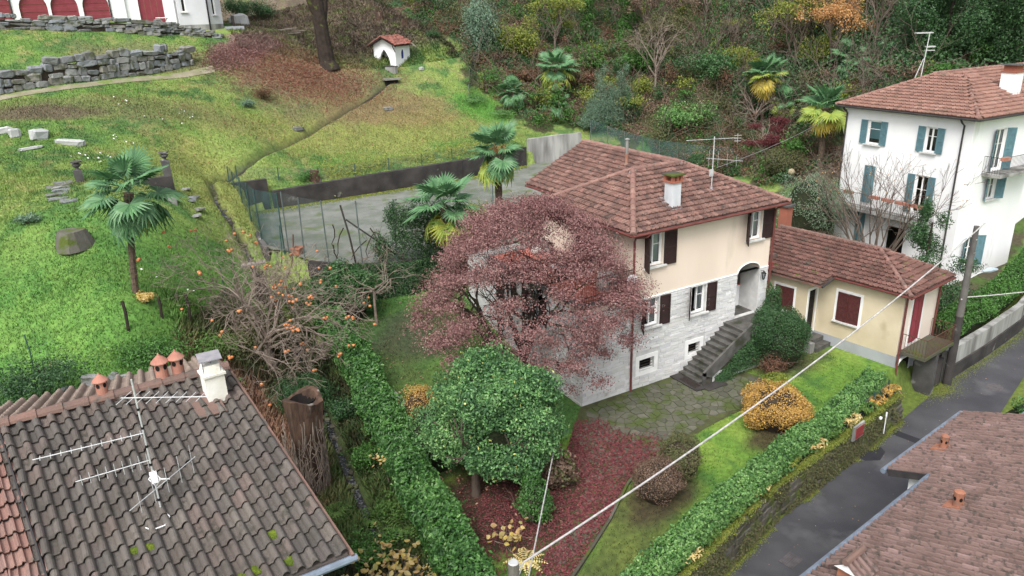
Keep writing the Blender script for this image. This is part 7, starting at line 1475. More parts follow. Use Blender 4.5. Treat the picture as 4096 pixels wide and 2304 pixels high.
# ---- lawn trees
la_ = shrub('laurel_bush', 'large dark glossy laurel bush at the back of the lawn', (-6.0, 11.6), (1.5, 1.3, 2.7), M['lf_green'], 15000, .16, core='lf_core', lump=.25, W=.06)
st2 = thing('bare_tree', 'small bare ornamental tree standing on the lawn', 'tree', (-5.0, 10.25, gz(-5.0, 10.25))); mb = MB(); tips = []; b0 = np.array([-5.0, 10.25, gz(-5.0, 10.25)-.1]); mb.tube([b0, b0+np.array([-.02, 0, .9]), b0+np.array([.03, .05, 1.9])], [.08, .065, .06], 7)
for k in range(7): a = k*.9; grow(mb, tips, b0+np.array([.03, .05, 1.6+.05*k]), (math.cos(a), math.sin(a), .45), 1.1, .035, 4, .5, -.03, 3, (2, 3), .72, .6, .14, .006)
mb.build('trunk', M['twig'], st2)
pe = thing('persimmon_tree', 'bare persimmon tree hung with orange fruit beside the brook', 'tree', (-10.2, 8.6, gz(-10.2, 8.6))); mb = MB(); tips = []; b0 = np.array([-10.4, 9.0, gz(-10.4, 9.0)-.1]); mb.tube([b0, b0+np.array([-.1, .1, .8]), b0+np.array([-.05, .1, 1.5])], [.22, .19, .17], 9)
for k in range(15): a = k*2.4; grow(mb, tips, b0+np.array([-.05, .1, 1.0+.06*k]), (math.cos(a)*(1.0 if k % 3 else .3), math.sin(a)*(1.0 if k % 3 else .3), .7), 1.95, .065, 5, .6, -.012, 3, (2, 3), .75, .55, .17, .0065)
mb.build('trunk', M['twig'], pe); fr_ = None; s = MB(); s.cur = 0; s.lathe([(.012, -.05), (.05, -.035), (.062, 0), (.052, .035), (.02, .05)], (0, 0, 0), 7); fme = s.mesh('persimmon', M['persimmon'], True)
sel = [t for t in tips if t[2] > 1.2]; random.shuffle(sel); cl_ = 0
for t in sel[:72]:
    for j in range(random.choice((1, 1, 2, 3))):
        o = bpy.data.objects.new('persimmon', fme); C.objects.link(o); o.parent = pe; o.location = Vector(t)-pe.location+Vector((random.gauss(0, .08), random.gauss(0, .08), -.06+random.gauss(0, .04))); o.scale = [random.uniform(.95, 1.25)]*3
shrub('wild_shrub', 'tangled grey green undershrub beneath the persimmon branches', (-10.6, 10.6), (2.2, 2.0, 1.8), M['lf_mixdark'], 9000, .1, inner=.8, lump=.35)
shrub('mahonia', 'spiky dark green plant under the persimmon by the brook', (-9.9, 6.4), (1.3, 1.3, 1.3), M['lf_dark'], 5000, .2, W=.035, inner=.8)
shrub('garden_palm_shrub', 'grassy yucca tuft at the far end of the long hedge', (-7.8, 11.3), (.9, .9, 1.3), M['lf_fern'], 2500, .3, W=.03, inner=.9)
shrub('garden_bush', 'yellow green bush between the two tall palms behind the maple', (2.2, 13.2), (1.0, .95, 2.2), M['lf_yg'], 5000, .13, z=3.5, inner=.8, lump=.35, multi=4)
shrub('climber', 'yellow green climber spilling over the far hedge end', (-7.6, 13.4), (1.1, 1.1, 1.7), M['lf_ivy'], 7000, .1)
ivc = thing('ivy_wall', 'dark ivy covering the wall and posts at the back of the lawn', 'ivy', (-1.8, 12.5, 1.8)); P = []
n = 26000; xs = rng.uniform(-5.3, 7, n); yb = np.interp(xs, [-6.54, -5.22, -2.88, 2.75, 11.2], [15.67, 13.89, 12.58, 12.11, 12.39]); hh = rng.random(n)*2.0; P = np.c_[xs, yb-.2-.3*rng.random(n)-.25*np.sin(xs*2.1)**2, 1.6+hh]; leaves('foliage', M['lf_dark'], ivc, P, np.tile((-.3, -1, .5), (n, 1)), .1)
n = 17000; P, N, k = blob_pts([(-2.5, 12.58, 4.9, .65, .5, 1.5), (-1.38, 12.39, 4.3, .85, .55, 1.3), (-.06, 12.3, 4.1, 1.0, .55, 1.0), (-2.8, 12.67, 6.0, .5, .4, .65), (-1.85, 12.48, 5.8, .75, .5, .75), (-.72, 12.3, 5.5, .95, .55, .85), (.7, 12.2, 4.9, 1.1, .55, 1.1), (-3.44, 12.86, 4.3, .55, .5, .85)], n, .6, .3); leaves('foliage', M['lf_dark'], ivc, P, N, .1)
tw = MB(); tips = []
for k in range(14): x = random.uniform(-6, 2); grow(tw, tips, (x, np.interp(x, [-6.54, -5.22, -2.88, 2.75], [15.67, 13.89, 12.58, 12.11])-.1, 3.5+random.random()), (random.gauss(0, 1), random.gauss(0, .3), .3), .9, .018, 3, .8, -.1, 3, (2, 3), .75, .65, .3, .006)
tw.build('dead_twigs', M['twig_d'], ivc)
# ---- gully plants by the near roof
for c, r, h, mt, n, lab in [((-9.0, 1.2), .7, .8, 'lf_ivy', 2200, 'ivy tangle between the rotten stump and the hedge'), ((-9.2, -2.2), .7, .7, 'lf_fern', 1800, 'leafy weeds in the gully below the stump'), ((-10.6, -3.4), .8, .6, 'lf_ivy', 2200, 'low ivy patch beside the near roof edge'), ((-8.7, 4.6), .7, .9, 'lf_dark', 2200, 'dark weeds on the brook bank above the stump')]: shrub('weed_clump', lab, c, (r, r, h), M[mt], n, .1, inner=.9, lump=.35, multi=4)
for k, (x, y, s_, mt, lab) in enumerate([(-9.9,-1.5,.8,'lf_fern','green fern clump below the rotten stump beside the brook'),(-9.4,-3.2,.75,'lf_fern','larger green fern clump in the gully above the yellow shrub'),(-10.9,-.9,.6,'lf_fern','small fern at the foot of the rotten stump'),(-8.9,-5.6,.8,'lf_fernp','pale tan fern beside the long hedge'),(-7.0,-6.9,.6,'lf_fernp','pale yellow fern behind the near pole')]):
    z = gz(x, y); root = thing('fern', lab, 'fern', (x, y, z)); m0 = MB()
    for j in range(13):
        a = 2*math.pi*j/13+random.uniform(-.2, .2); l = s_*random.uniform(.8, 1.2); mb = MB(); nseg = 9
        for i in range(nseg):
            t = (i+.5)/nseg; c = np.array([x+l*t*math.cos(a), y+l*t*math.sin(a), z+.1+l*(.75*t-.75*t*t)+.1]); w_ = .22*s_*math.sin(math.pi*(t*.85+.12)); sd_ = np.array([-math.sin(a), math.cos(a), 0]); fd = np.array([math.cos(a), math.sin(a), -.3])*.045*s_
            for sg_ in (-1, 1): mb.add([c, c+sd_*sg_*w_*.5+fd*1.6, c+sd_*sg_*w_-np.array([0, 0, .03]), c+sd_*sg_*w_*.5-fd*.6], [(0, 1, 2, 3)])
        mb.build('frond', M[mt], root)
yl = thing('yellow_leaf_shrub', 'shrub with large pale yellow autumn leaves in the near foreground', 'shrub', (-10.6, -5.2, gz(-10.6, -5.2))); mb = MB(); tips = []
for k in range(22): grow(mb, tips, (-10.5+random.gauss(0, .5), -5.6+random.gauss(0, .8), -1.3), (random.gauss(0, .6), random.gauss(0, .6), 1.2), 1.0, .02, 2, .6, .0, 3, (2, 3), .7, .7, .2, .006)
mb.build('stems', M['twig'], yl)
def big_leaf(mat):
    s = MB(); s.cur = 0.; o_ = [(0, -.5), (.28, -.3), (.36, 0), (.22, .3), (0, .55), (-.22, .3), (-.36, 0), (-.28, -.3)]; s.add([(0, 0, .05)]+[(x, y, -.06*abs(x)*3) for x, y in o_], [(0, 1+i, 1+(i+1) % 8) for i in range(8)]); return s.mesh('leaf', mat)
blm = [big_leaf(mk('big yellow leaf', None, ramp=[srgb(196, 166, 92), srgb(206, 182, 110), srgb(186, 140, 86), srgb(204, 180, 72), srgb(172, 134, 88), srgb(150, 150, 80)], rough=.7, transl=.25))]
tt = [t for t in tips if t[2] > -.9]; random.shuffle(tt)
for k in range(290):
    if k < 230: p = np.array([-10.55+random.gauss(0, .75), -5.7+random.gauss(0, 1.0), 0]); p[2] = .25+.55*math.exp(-((p[0]+10.5)**2+(p[1]+5.7)**2)/1.8)-random.random()**2*.8
    else: p = np.array(random.choice(tt))
    o = bpy.data.objects.new('leaf', blm[0]); C.objects.link(o); o.parent = yl; o.matrix_basis = Matrix.Translation(Vector(p)-yl.location) @ Euler((random.gauss(0, .5), random.gauss(0, .5), random.uniform(0, 6.28))).to_matrix().to_4x4() @ Matrix.Scale(random.uniform(.13, .24), 4)
sh2 = thing('yellow_leaf_sprig', 'small sprig with tan and yellow leaves on the front bed', 'shrub', (-6.95, -6.1, 0)); mb = MB(); tips = []
for k in range(6): grow(mb, tips, (-6.95+random.gauss(0, .1), -6.1+random.gauss(0, .1), -.05), (random.gauss(0, .5), random.gauss(0, .5), 1), .5, .012, 1, .5)
mb.build('stems', M['twig'], sh2)
for k in range(38): p = np.array([-6.95+random.gauss(0, .28), -6.1+random.gauss(0, .28), random.uniform(.3, .85)]); o = bpy.data.objects.new('leaf', blm[0]); C.objects.link(o); o.parent = sh2; o.matrix_basis = Matrix.Translation(Vector(p)-sh2.location) @ Euler((random.gauss(0, .5), random.gauss(0, .5), random.uniform(0, 6.28))).to_matrix().to_4x4() @ Matrix.Scale(random.uniform(.13, .22), 4)
sh3 = thing('yellow_leaf_sprig', 'spray of bright yellow leaves on the brook side of the long hedge', 'shrub', (-8.8, -.6, -.3))
for k in range(30): p = np.array([-8.95+random.gauss(0, .3), -.5+random.gauss(0, .3), 1.0+random.gauss(0, .12)]); o = bpy.data.objects.new('leaf', blm[0]); C.objects.link(o); o.parent = sh3; o.matrix_basis = Matrix.Translation(Vector(p)-sh3.location) @ Euler((random.gauss(0, .5), random.gauss(0, .5), random.uniform(0, 6.28))).to_matrix().to_4x4() @ Matrix.Scale(random.uniform(.1, .16), 4)
mb = MB(); mb.tube([(-8.8,-.6,-.3),(-8.9,-.5,.9)], .02, 5); mb.build('stem', M['twig'], sh3)
# ---- right side garden
for c_, h_t, lab in [((-9.2, 7.8), 2.6, 'low tangle of bare twigs at the foot of the persimmon by the hedge'), ((-11.4, 10.8), 2.8, 'bare twiggy shrub left behind the persimmon'), ((-9.6, 12.6), 3.0, 'bare grey shrub between the persimmon and the board')]: bare(lab, c_, h_t, .035, 'twig', 4, 9, 'bare_shrub', .6)
shrub('olive_tree', 'silvery olive shrub between the villa and the white house', (23.6, 8.2), (1.9, 1.9, 4.6), M['lf_olive'], 26000, .12, W=.035, core='lf_core', lump=.3, multi=6, cat='tree')
hz2 = thing('hazel_tree', 'bare many stemmed hazel in front of the white house', 'tree', (23.6, 3.4, gz(23.6, 3.4))); mb = MB(); tips = []; zb_ = gz(23.6, 3.4)
for k in range(15): a = k*2.4; grow(mb, tips, (23.6+.3*math.cos(a), 3.4+.3*math.sin(a), zb_-.1), (math.cos(a)*.6, math.sin(a)*.6, 1.25), 2.9, .06, 4, .36, .05, 3, (2, 3), .7, .58, .1, .008)
mb.build('trunk', M['twig_d'], hz2); tp_ = np.array(tips); i_ = rng.choice(len(tp_), min(260, len(tp_)), replace=False); leaves('dead_leaves', M['lf_orange'], hz2, tp_[i_]+rng.normal(0, .05, (len(i_), 3)), rng.normal(0, 1, (len(i_), 3)), .1); shrub('root_mound', 'dark ivy grown mound under the bare hazel', (23.4, 3.3), (1.7, 1.5, 1.5), M['lf_brown'], 5000, .1, core='lf_core_b')
ho = thing('holly_tree', 'dark green holly tree behind the street pole', 'tree', (21.2, -1.2, gz(21.2, -1.2))); zb_ = gz(21.2, -1.2); mb = MB(); mb.tube([(21.2,-1.2,zb_-.2),(21.2,-1.2,zb_+5)], [.14, .05], 7); mb.build('trunk', M['bark_dark'], ho)
bl = [(21.2+random.gauss(0, .25+.8*(1-t)), -1.2+random.gauss(0, .25+.8*(1-t)), zb_+.9+5.0*t, .75*(1.1-t)+.2, .75*(1.1-t)+.2, .55) for t in np.linspace(0, 1, 17)]; P, N, k = blob_pts(bl, 15000, .6, .3); leaves('crown', M['lf_dark'], ho, P, N, .11)
shrub('low_evergreen', 'low dark evergreen spreading at the holly foot', (20.0, -2.4), (1.7, 1.2, 1.5), M['lf_dark'], 8000, .1, core='lf_core')
shrub('garden_shrub', 'grey twiggy shrub left of the bare hazel', (22.6, 6.1), (1.2, 1.2, 1.7), M['lf_brown'], 4500, .08, core='lf_core_b')
for k, (x, y, r, h, lab) in enumerate([(30.2,25.0,1.1,1.7,'dark clipped ball shrub left of the two behind the villa aerial'),(32.2,24.2,1.3,2.0,'larger dark clipped ball shrub behind the villa aerial'),(28.6,26.6,.8,1.2,'small dark clipped shrub behind the villa ridge'),(30.2,16.0,1.6,2.3,'dark rounded shrub beside the globe lamp')]): shrub('clipped_shrub', lab, (x, y), (r, r, h), M['lf_dark'] if k < 3 else M['lf_mixdark'], 9000, .09, core='lf_core', lump=.05, inner=.3)
rm = thing('red_maple', 'small crimson leaved maple left of the white house', 'tree', (31.4, 18.3, gz(31.4, 18.3))); zb_ = gz(31.4, 18.3); mb = MB(); tips = []
for k in range(5): grow(mb, tips, (31.4, 18.3, zb_-.1), (random.gauss(0, .5), random.gauss(0, .5), 1.2), 1.6, .06, 3, .5)
mb.build('trunk', M['twig'], rm); P, N, k = blob_pts([(31.4+random.gauss(0, .9), 18.3+random.gauss(0, .9), zb_+random.uniform(1.8, 3.8), .7, .7, .3) for _ in range(18)], 9000, .8, .3); leaves('crown', M['lf_red'], rm, P, N, .12)
# ---- the wood
def in_view(P, m=1.12):
    v = P-CAM; d = v@fw; x = np.abs(v@ex)/d*750; y = (v@ey)/d*750; return (d > 1) & (x < 512*m) & (y < 288*m) & (y > -288*m-60)
n = 330000; X_ = rng.uniform(16, 66, n); Y_ = rng.uniform(8, 66, n); m_ = wood_mask(X_, Y_); X_, Y_ = X_[m_], Y_[m_]; Z_ = ground_z(X_, Y_); P = np.c_[X_, Y_, Z_]; m_ = in_view(P); P = P[m_]
h_ = np.clip(fbm(P[:, 0], P[:, 1], .45, 91)-.3, 0, 1)*3.2*rng.random(len(P))**.6; P[:, 2] += h_+.1; N = np.tile((-.45, -.8, .6), (len(P), 1))
f1 = fbm(P[:, 0]+P[:, 2]*.3, P[:, 1], .33, 92); f2 = fbm(P[:, 0], P[:, 1]+P[:, 2]*.3, .5, 93)
sel = np.where(f1 < .40, 0, np.where(f1 < .48, 1, np.where(f1 < .535, 2, np.where(f1 < .60, 3, 0)))); sel[(f2 > .58)] = 2; sel[(f2 < .36) & (rng.random(len(P)) < .6)] = 4
ug = thing('undergrowth', 'tangled brambles ivy and dead bracken covering the wooded slope', 'undergrowth', (30, 40, gz(30, 40))); ug['kind'] = 'stuff'
for k, mt in enumerate(('lf_dark', 'lf_mixdark', 'lf_brown', 'lf_ivy', 'lf_redbrown')):
    q = sel == k
    if q.sum(): leaves('foliage', M[mt], ug, P[q], N[q], .19, .1, rng.random(q.sum())*.8+clump(P[q], .9)*.6+.1, 'stuff', .8)
# thickets and twigs that fill the wood
CL = []
for _ in range(2200):
    x, y = random.uniform(18, 62), random.uniform(9, 60)
    if wood_mask([x], [y])[0]: CL.append((x, y))
CL = np.array(CL); zc_ = ground_z(CL[:, 0], CL[:, 1]); q = in_view(np.c_[CL, zc_+1.2]); CL, zc_ = CL[q][:560], zc_[q][:560]
pk_ = rng.choice(6, len(CL), p=[.26, .2, .16, .2, .1, .08])
for k, mt in enumerate(('lf_ivy', 'lf_dark', 'lf_brown', 'lf_mixdark', 'lf_yg', 'lf_redbrown')):
    q = np.where(pk_ == k)[0]; bl = [(CL[i, 0], CL[i, 1], zc_[i]+random.uniform(.3, 2.6), random.uniform(.4, 1.5), random.uniform(.4, 1.5), random.uniform(.4, 1.3)) for i in q]
    P, N, kk = blob_pts(bl, len(q)*290, .9, .45); leaves('thicket', M[mt], ug, P, N, .2, .11, rng.random(len(P))*.8+clump(P, .9)*.6+.1, 'stuff', .8)
tw = MB(); tips = []
for _ in range(420):
    i = random.randrange(len(CL)); grow(tw, tips, (CL[i, 0], CL[i, 1], zc_[i]), (random.gauss(0, .4), random.gauss(0, .4), 1), random.uniform(1.2, 3.4), .035, 3 if CL[i, 0] > 33 else 2, .5, .02, 2, (2, 3), .75, .65, .2, .013, 3)
tag(tw.build('dead_stems', M['twig_d'], ug), kind='stuff')
WS2 = [('yg1',(25.5,45.8),1.9,3.2,'lf_yg','bright yellow green shrub at the upper left of the wood'),('yg2',(24.6,46.9),1.5,2.6,'lf_yg','yellow green shrub beside the wood fence'),('yg3',(29.9,41.5),1.6,2.6,'lf_ivy','fresh green shrub right of the big palm crown'),('yg4',(31.2,42.1),1.2,2.2,'lf_yg','narrow yellow green shrub above the fresh green one'),('yg5',(30.4,38.0),.9,1.5,'lf_yg','small yellow tinged shrub behind the grey conifer'),('yg6',(32.6,35.6),1.1,1.9,'lf_yg','yellow green sprays right of the grey conifer'),('g1',(33.4,30.2),2.6,2.3,'lf_hedge2','broad light green shrub behind the wire fence'),('r1',(24.2,43.0),1.8,1.4,'lf_redbrown','rust brown bramble mound left of the palms'),('r2',(28.7,40.2),1.3,1.8,'lf_redbrown','red brown dead bracken right of the palms'),('d1',(34.5,38.5),2.2,3.0,'lf_ivy','dark leafy thicket in the middle of the wood'),('d2',(37.5,32.0),2.3,3.0,'lf_green','dark green thicket left of the tall yellow palm'),('o1',(46.0,25.5),1.6,3.0,'lf_yg','yellowing thicket among the bare trees'),('b1',(3.4,62.2),1.9,2.0,'lf_dark','dark shrub on the slope right of the hill house'),('b2',(1.6,64.5),1.7,2.2,'lf_dark','dark round shrub next to the hill house porch')]
for nm, c, r, h, mt, lab in WS2: shrub('wild_shrub', lab, c, (r, r, h), M[mt], int(2500*r), .2 if mt != 'lf_dark' else .14, inner=1.0, lump=.45, multi=8)
gc = thing('grey_conifer', 'feathery grey green evergreen behind the villa ridge', 'tree', (28.7, 35.4, gz(28.7, 35.4))); zb_ = gz(28.7, 35.4); mb = MB(); [mb.tube([(28.7+dx, 35.4, zb_-.2), (28.7+dx*1.6, 35.4, zb_+h)], [.14, .03], 6) for dx, h in ((-1.0, 5.2), (.8, 5.0), (0, 3))]; mb.build('trunk', M['bark'], gc)
bl = []
for dx, h in ((-1.2, 5.4), (.9, 5.2), (-.2, 3.6), (2.2, 2.6), (-2.4, 2.4)): bl += [(28.7+dx+random.gauss(0, .2), 35.2+random.gauss(0, .3), zb_+h*t, (1.25-1.0*t)*1.05, (1.25-1.0*t)*1.05, .6) for t in np.linspace(.12, .95, 8)]
P, N, k = blob_pts(bl, 24000, .5, .3); leaves('crown', M['lf_grey'], gc, P, N, .15, .045)
go_ = shrub('grey_evergreen', 'loose grey green evergreen on the slope edge right of the chapel', (21.6, 47.6), (1.7, 1.7, 5.2), M['lf_grey'], 12000, .17, cat='tree', inner=.8, lump=.35, multi=4)
for c, h, lab in [((33.8,35.2),6.5,'pale bare tree in the middle of the wood behind the villa'),((44.0,36.0),8.0,'bare tree high in the wood left of the tall palm'),((49.0,34.5),8.5,'bare tree at the top of the wood right of the middle'),((49.0,31.0),8.0,'bare forked tree above the tall yellow palm'),((44.6,40.0),8,'grey bare tree at the upper edge of the wood'),((39.5,27.6),4.2,'low bare bush left of the tall yellow palm'),((46.5,21.0),7.5,'bare tree behind the white house roof'),((36.5,44.5),8,'slender bare tree above the dark thicket')]: bare(lab, c, h, .1, 'twig' if h < 7 else 'twig_d', 4, 7)
for c, h, mt, lab, n in [((46.2,29.2),7.5,'lf_yg','thin tree with yellow green leaves above the tall palm',3000),((50.5,28.5),8.5,'lf_orange','tree with orange leaves at the top of the wood',4600),((45.0,24.2),6.5,'lf_orange','orange leaved tree left of the white house ridge',3600),((47.5,26.5),8,'lf_yellow','pale yellow leaved tree in the upper wood',2800), ((38.5,41.5),7,'lf_brown','tree with dry brown leaves in the upper middle of the wood',3600), ((42.3,33.0),6,'lf_yg','yellow green leaved tree behind the tall palm on its left',3600), ((35.8,36.8),5.5,'lf_mixdark','olive leaved tree in the centre of the wood',4200), ((29.0,45.5),5.5,'lf_yg','yellow olive leaved tree at the upper left of the wood',3400), ((52,24),8.5,'lf_brown','brown leaved tree behind the white house',3600)]:
    root, tp_ = bare(lab, c, h, .1, 'twig_d', 4, 7, 'autumn_tree'); i_ = rng.integers(0, len(tp_), n); leaves('crown', M[mt], root, tp_[i_]+rng.normal(0, .22, (n, 3)), rng.normal(0, 1, (n, 3)), .2)
for c, h, lab in [((33.0,45.4),7.5,'ivy wrapped tree trunk at the top of the wood'),((36.2,42.8),7,'second ivy wrapped trunk near the top of the wood'),((31.3,52.0),7,'dark ivy clad tree at the upper left of the wood')]:
    x, y = c; z = gz(x, y); root = thing('ivy_tree', lab, 'tree', (x, y, z)); mb = MB(); mb.tube([(x, y, z-.2), (x, y, z+h)], [.25, .12], 8); mb.build('trunk', M['bark_dark'], root); P, N, k = blob_pts([(x+random.gauss(0, .25), y+random.gauss(0, .25), z+h*t, .9, .9, .7) for t in np.linspace(.1, 1, 9)], 9000, .5, .3); leaves('crown', M['lf_ivy'], root, P, N, .17)
for c, r, h, lab in [((44.8,13.6),2.6,8.5,'dark ivy smothered tree behind the white house'),((44.6,9.6),2.6,9.5,'tall dark evergreen tree at the top right corner'),((48.5,17.5),2.6,8.5,'dark evergreen tree left of the ivy smothered one'),((40.6,10.3),1.7,3.0,'green shrub mass just above the white house roof'),((47.0,6.0),2.8,10,'dark evergreen at the right edge above the roof'),((52,12),3,11,'farther dark evergreen high at the right')]:
    x, y = c; z = gz(x, y); root = thing('evergreen_tree', lab, 'tree', (x, y, z)); mb = MB(); mb.tube([(x, y, z-.3), (x, y, z+h*.8)], [.25, .08], 8); mb.build('trunk', M['bark_dark'], root)
    P, N, k = blob_pts([(x+random.gauss(0, r*.45), y+random.gauss(0, r*.45), z+h*random.uniform(.12, .9), r*.5, r*.5, h*.13) for _ in range(22)], int(9500*r), .45, .3); leaves('crown', M['lf_dark'] if h > 4 else M['lf_ivy'], root, P, N, .17)
n = 60000; X_ = rng.uniform(40, 75, n); Y_ = rng.uniform(4, 40, n); Z_ = ground_z(X_, Y_); P = np.c_[X_, Y_, Z_+rng.random(n)*2.5]; P = P[in_view(P)]; fo = thing('far_wood', 'dark mass of evergreen wood rising behind the white house', 'wood', (60, 20, gz(60, 20))); fo['kind'] = 'stuff'; leaves('foliage', M['lf_dark'], fo, P, np.tile((-.6, -.6, .6), (len(P), 1)), .3, .18, None, 'stuff')
# big bare tree by the chapel
bg_ = thing('big_tree', 'thick forked mossy tree trunk beside the chapel', 'tree', (5.6, 48.2, gz(5.6, 48.2))); z = gz(5.6, 48.2); mb = MB(); mb.tube([(5.75,48.2,z-.4),(5.65,48.2,z+.4),(5.5,48.2,z+2.6),(5.35,48.2,z+5.0),(5.25,48.2,z+6.4)], [1.1, .75, .66, .62, .55], 12); mb.tube([(5.5,48.2,z+3.4),(5.9,48.2,z+5.0),(6.2,48.3,z+7.5)], [.45, .4, .3], 9); mb.tube([(5.3,48.2,z+4),(4.7,48.1,z+5.6),(4.2,48.0,z+8)], [.4, .33, .22], 9); tips = []
for k in range(7): a = k*2.4; grow(mb, tips, (5.2+.3*math.cos(a), 48.2, z+6), (math.cos(a)*.6, math.sin(a)*.6, 1), 2.4, .2, 4, .5)
mb.build('trunk', M['bark_dark'], bg_); tp_ = np.array(tips); i_ = rng.integers(0, len(tp_), 900); leaves('crown', M['lf_orange'], bg_, tp_[i_]+rng.normal(0, .3, (900, 3)), rng.normal(0, 1, (900, 3)), .18)
for k, (c, h, lab) in enumerate([((14.4,56.6),.7,'cut tree stump high on the scrubby slope left of the other'),((16.3,54.6),.6,'cut tree stump on the scrubby slope above the chapel'),((-1.9,29.5),.7,'rotten stump on the meadow edge above the court wall')]):
    x, y = c; z = gz(x, y); mb = MB(); mb.lathe([(.5, -.2), (.38, .15), (.34, h), (.2, h+.02)], (x, y, z), 10); tag(mb.build('tree_stump', M['stumpwood']), lab, 'stump')
for k, (c, r, h, mt, n, lab) in enumerate([((13.2,51.0),.7,.8,'lf_dark',1200,'low dark tuft on the slope behind the chapel'),((18.0,51.5),.8,.8,'lf_dark',1200,'low dark tuft on the slope right of the chapel roof'),((-2.2,40.8),1.0,.9,'lf_redbrown',1800,'red leaved bush on the meadow bank below the big tree'),((-3.8,38.9),.5,.6,'lf_grey',900,'small blue green tuft in the meadow'),((-2.4,29.6),.7,.7,'lf_ivy',1200,'green weeds above the court wall near the rotten stump'),((17.0,41.2),1.4,.6,'lf_hedge2',2600,'patch of lush green weeds along the wood fence'),((18.6,38.6),1.4,.7,'lf_hedge2',2600,'lush green weeds below the wood fence'),((-14.85,9.7),.35,.4,'lf_yellow',600,'dry straw tuft in front of the lone palm'),((-18.6,17.4),.5,.45,'lf_grey',700,'grey green weed clump at the left of the meadow'),((-13.0,8.3),1.3,1.0,'lf_fern',2500,'weeds along the old post row at the meadow edge'),((-15.2,6.6),1.6,1.1,'lf_ivy',4200,'overgrown green bank left of the old posts'),((-18.8,5.4),1.8,1.5,'lf_dark',5200,'dark bush behind the left end of the grey roof'),((-13.6,5.6),1.2,.9,'lf_ivy',3000,'weeds behind the grey roof chimney')]): shrub('weed_clump', lab, c, (r, r, h), M[mt], n, .1, inner=.8, lump=.35, multi=4)
mdw = thing('yellow_weeds', 'band of yellow leaved weeds on the bank above the court wall', 'weeds', (6, 30.8, 4.9)); mdw['kind'] = 'stuff'; n = 6500; X_ = rng.uniform(-1, 15, n); P = np.c_[X_, 30.0+.1*X_+rng.normal(0, .7, n)+.3, np.zeros(n)]; P[:, 2] = ground_z(P[:, 0], P[:, 1])+rng.random(n)*.45; P = P[fbm(P[:, 0], P[:, 1], .9, 95) > .46]; leaves('foliage', M['lf_yg'], mdw, P, np.tile((-.2, -.5, .8), (len(P), 1)), .13, None, None, 'stuff')
# ---------------------------------------------------------------- grass, fallen leaves
def scatter(poly, n, bb):
    x = rng.uniform(bb[0], bb[2], n); y = rng.uniform(bb[1], bb[3], n); m_ = inside(x, y, poly); return x[m_], y[m_]
def blades(name, label, x, y, h, w_, lean=.5, cat='grass'):
    z = ground_z(x, y); n = len(x); P = np.c_[x, y, z-.01]; m_ = in_view(P); P = P[m_]; x, y = x[m_], y[m_]; n = len(P)
    h = np.broadcast_to(h, len(m_))[m_]*rng.uniform(.5, 1.4, n)*(.5+fbm(x, y, 1.1, 97)); a = rng.uniform(0, 6.28, n); b = a+rng.normal(0, .6, n)+1.57; W = w_*rng.uniform(.6, 1.4, n); V = np.empty((n, 3, 3))
    V[:, 0] = P+np.c_[np.cos(a)*W, np.sin(a)*W, np.zeros(n)]; V[:, 1] = P-np.c_[np.cos(a)*W, np.sin(a)*W, np.zeros(n)]; V[:, 2] = P+np.c_[np.cos(b)*h*lean, np.sin(b)*h*lean, h]
    col = zone(x, y); v = rng.uniform(.68, 1.25, n)[:, None]; col[:, :3] = col[:, :3]*v+np.c_[rng.normal(0, .012, n), rng.normal(0, .01, n), np.zeros(n)]; col = np.clip(col, .005, 1)
    o = add(name, np_mesh(name, V.reshape(-1, 3), np.arange(n*3).reshape(n, 3), M['grass'], col=col)); return tag(o, label, cat, kind='stuff')
M['grass'] = mk('grass blades', (1, 1, 1, 1), None, attr='col', rough=.8, transl=.2)
def bad(x, y):
    d, _ = seg_dist(x, y, STREAM); r, _ = seg_dist(x, y, ROAD); t, _ = seg_dist(x, y, TRK)
    return inside(x, y, COURT) | (d < .3) | (r < 2.3) | (t < .42) | wood_mask(x, y) | inside(x, y, PATIO) | inside(x, y, [(-.1,-.1),(10.6,-.1),(10.6,10.1),(-.1,10.1)]) | inside(x, y, [(12.8,-5),(17,-5),(17,3.2),(12,3.2)])
n = 430000; x = rng.uniform(-30, 22, n); y = rng.uniform(3, 50, n); leafy = blob(x, y, 2.0, 46.5, 6, 3.6, .25)*.85; dens = np.clip(1.25-(y-8)/55, .3, 1); k = (~bad(x, y)) & (rng.random(n) < dens) & (rng.random(n) > leafy*.55); x, y = x[k], y[k]
yard_ = inside(x, y, [(-8.8,-12),(14,-12),(14,14.5),(-6.6,14.5)])
blades('meadow_grass', 'long meadow grass and clover covering the slope', x[~yard_], y[~yard_], .12, .024)
n = 90000; x = rng.uniform(-8.6, 14, n); y = rng.uniform(-10.5, 14.5, n); k = ~bad(x, y) & (rng.random(n) < .9); blades('lawn_grass', 'short lawn grass around the villa', x[k], y[k], .07, .018)
n = 60000; x = rng.uniform(-2, 24, n); y = rng.uniform(48, 64, n); k = ~bad(x, y); blades('slope_scrub', 'dry brown scrub on the slope behind the chapel', x[k], y[k], .22, .045, 1.0, 'scrub')
n = 46000; x = rng.uniform(-14, -8, n); y = rng.uniform(-12, 12, n); k = ~bad(x, y); blades('gully_weeds', 'weeds in the gully beside the brook', x[k], y[k], .3, .04, .7, 'weeds')
def litter(name, label, x, y, mat, L, dz=.03, zf=None):
    z = (zf or ground_z)(x, y); P = np.c_[x, y, z+dz+rng.random(len(x))*.03]; return tag(leaves(name, M[mat], None, P, np.tile((0, 0, 1.), (len(P), 1)), L, L*.7, None, 'stuff', .35), label, 'leaves')
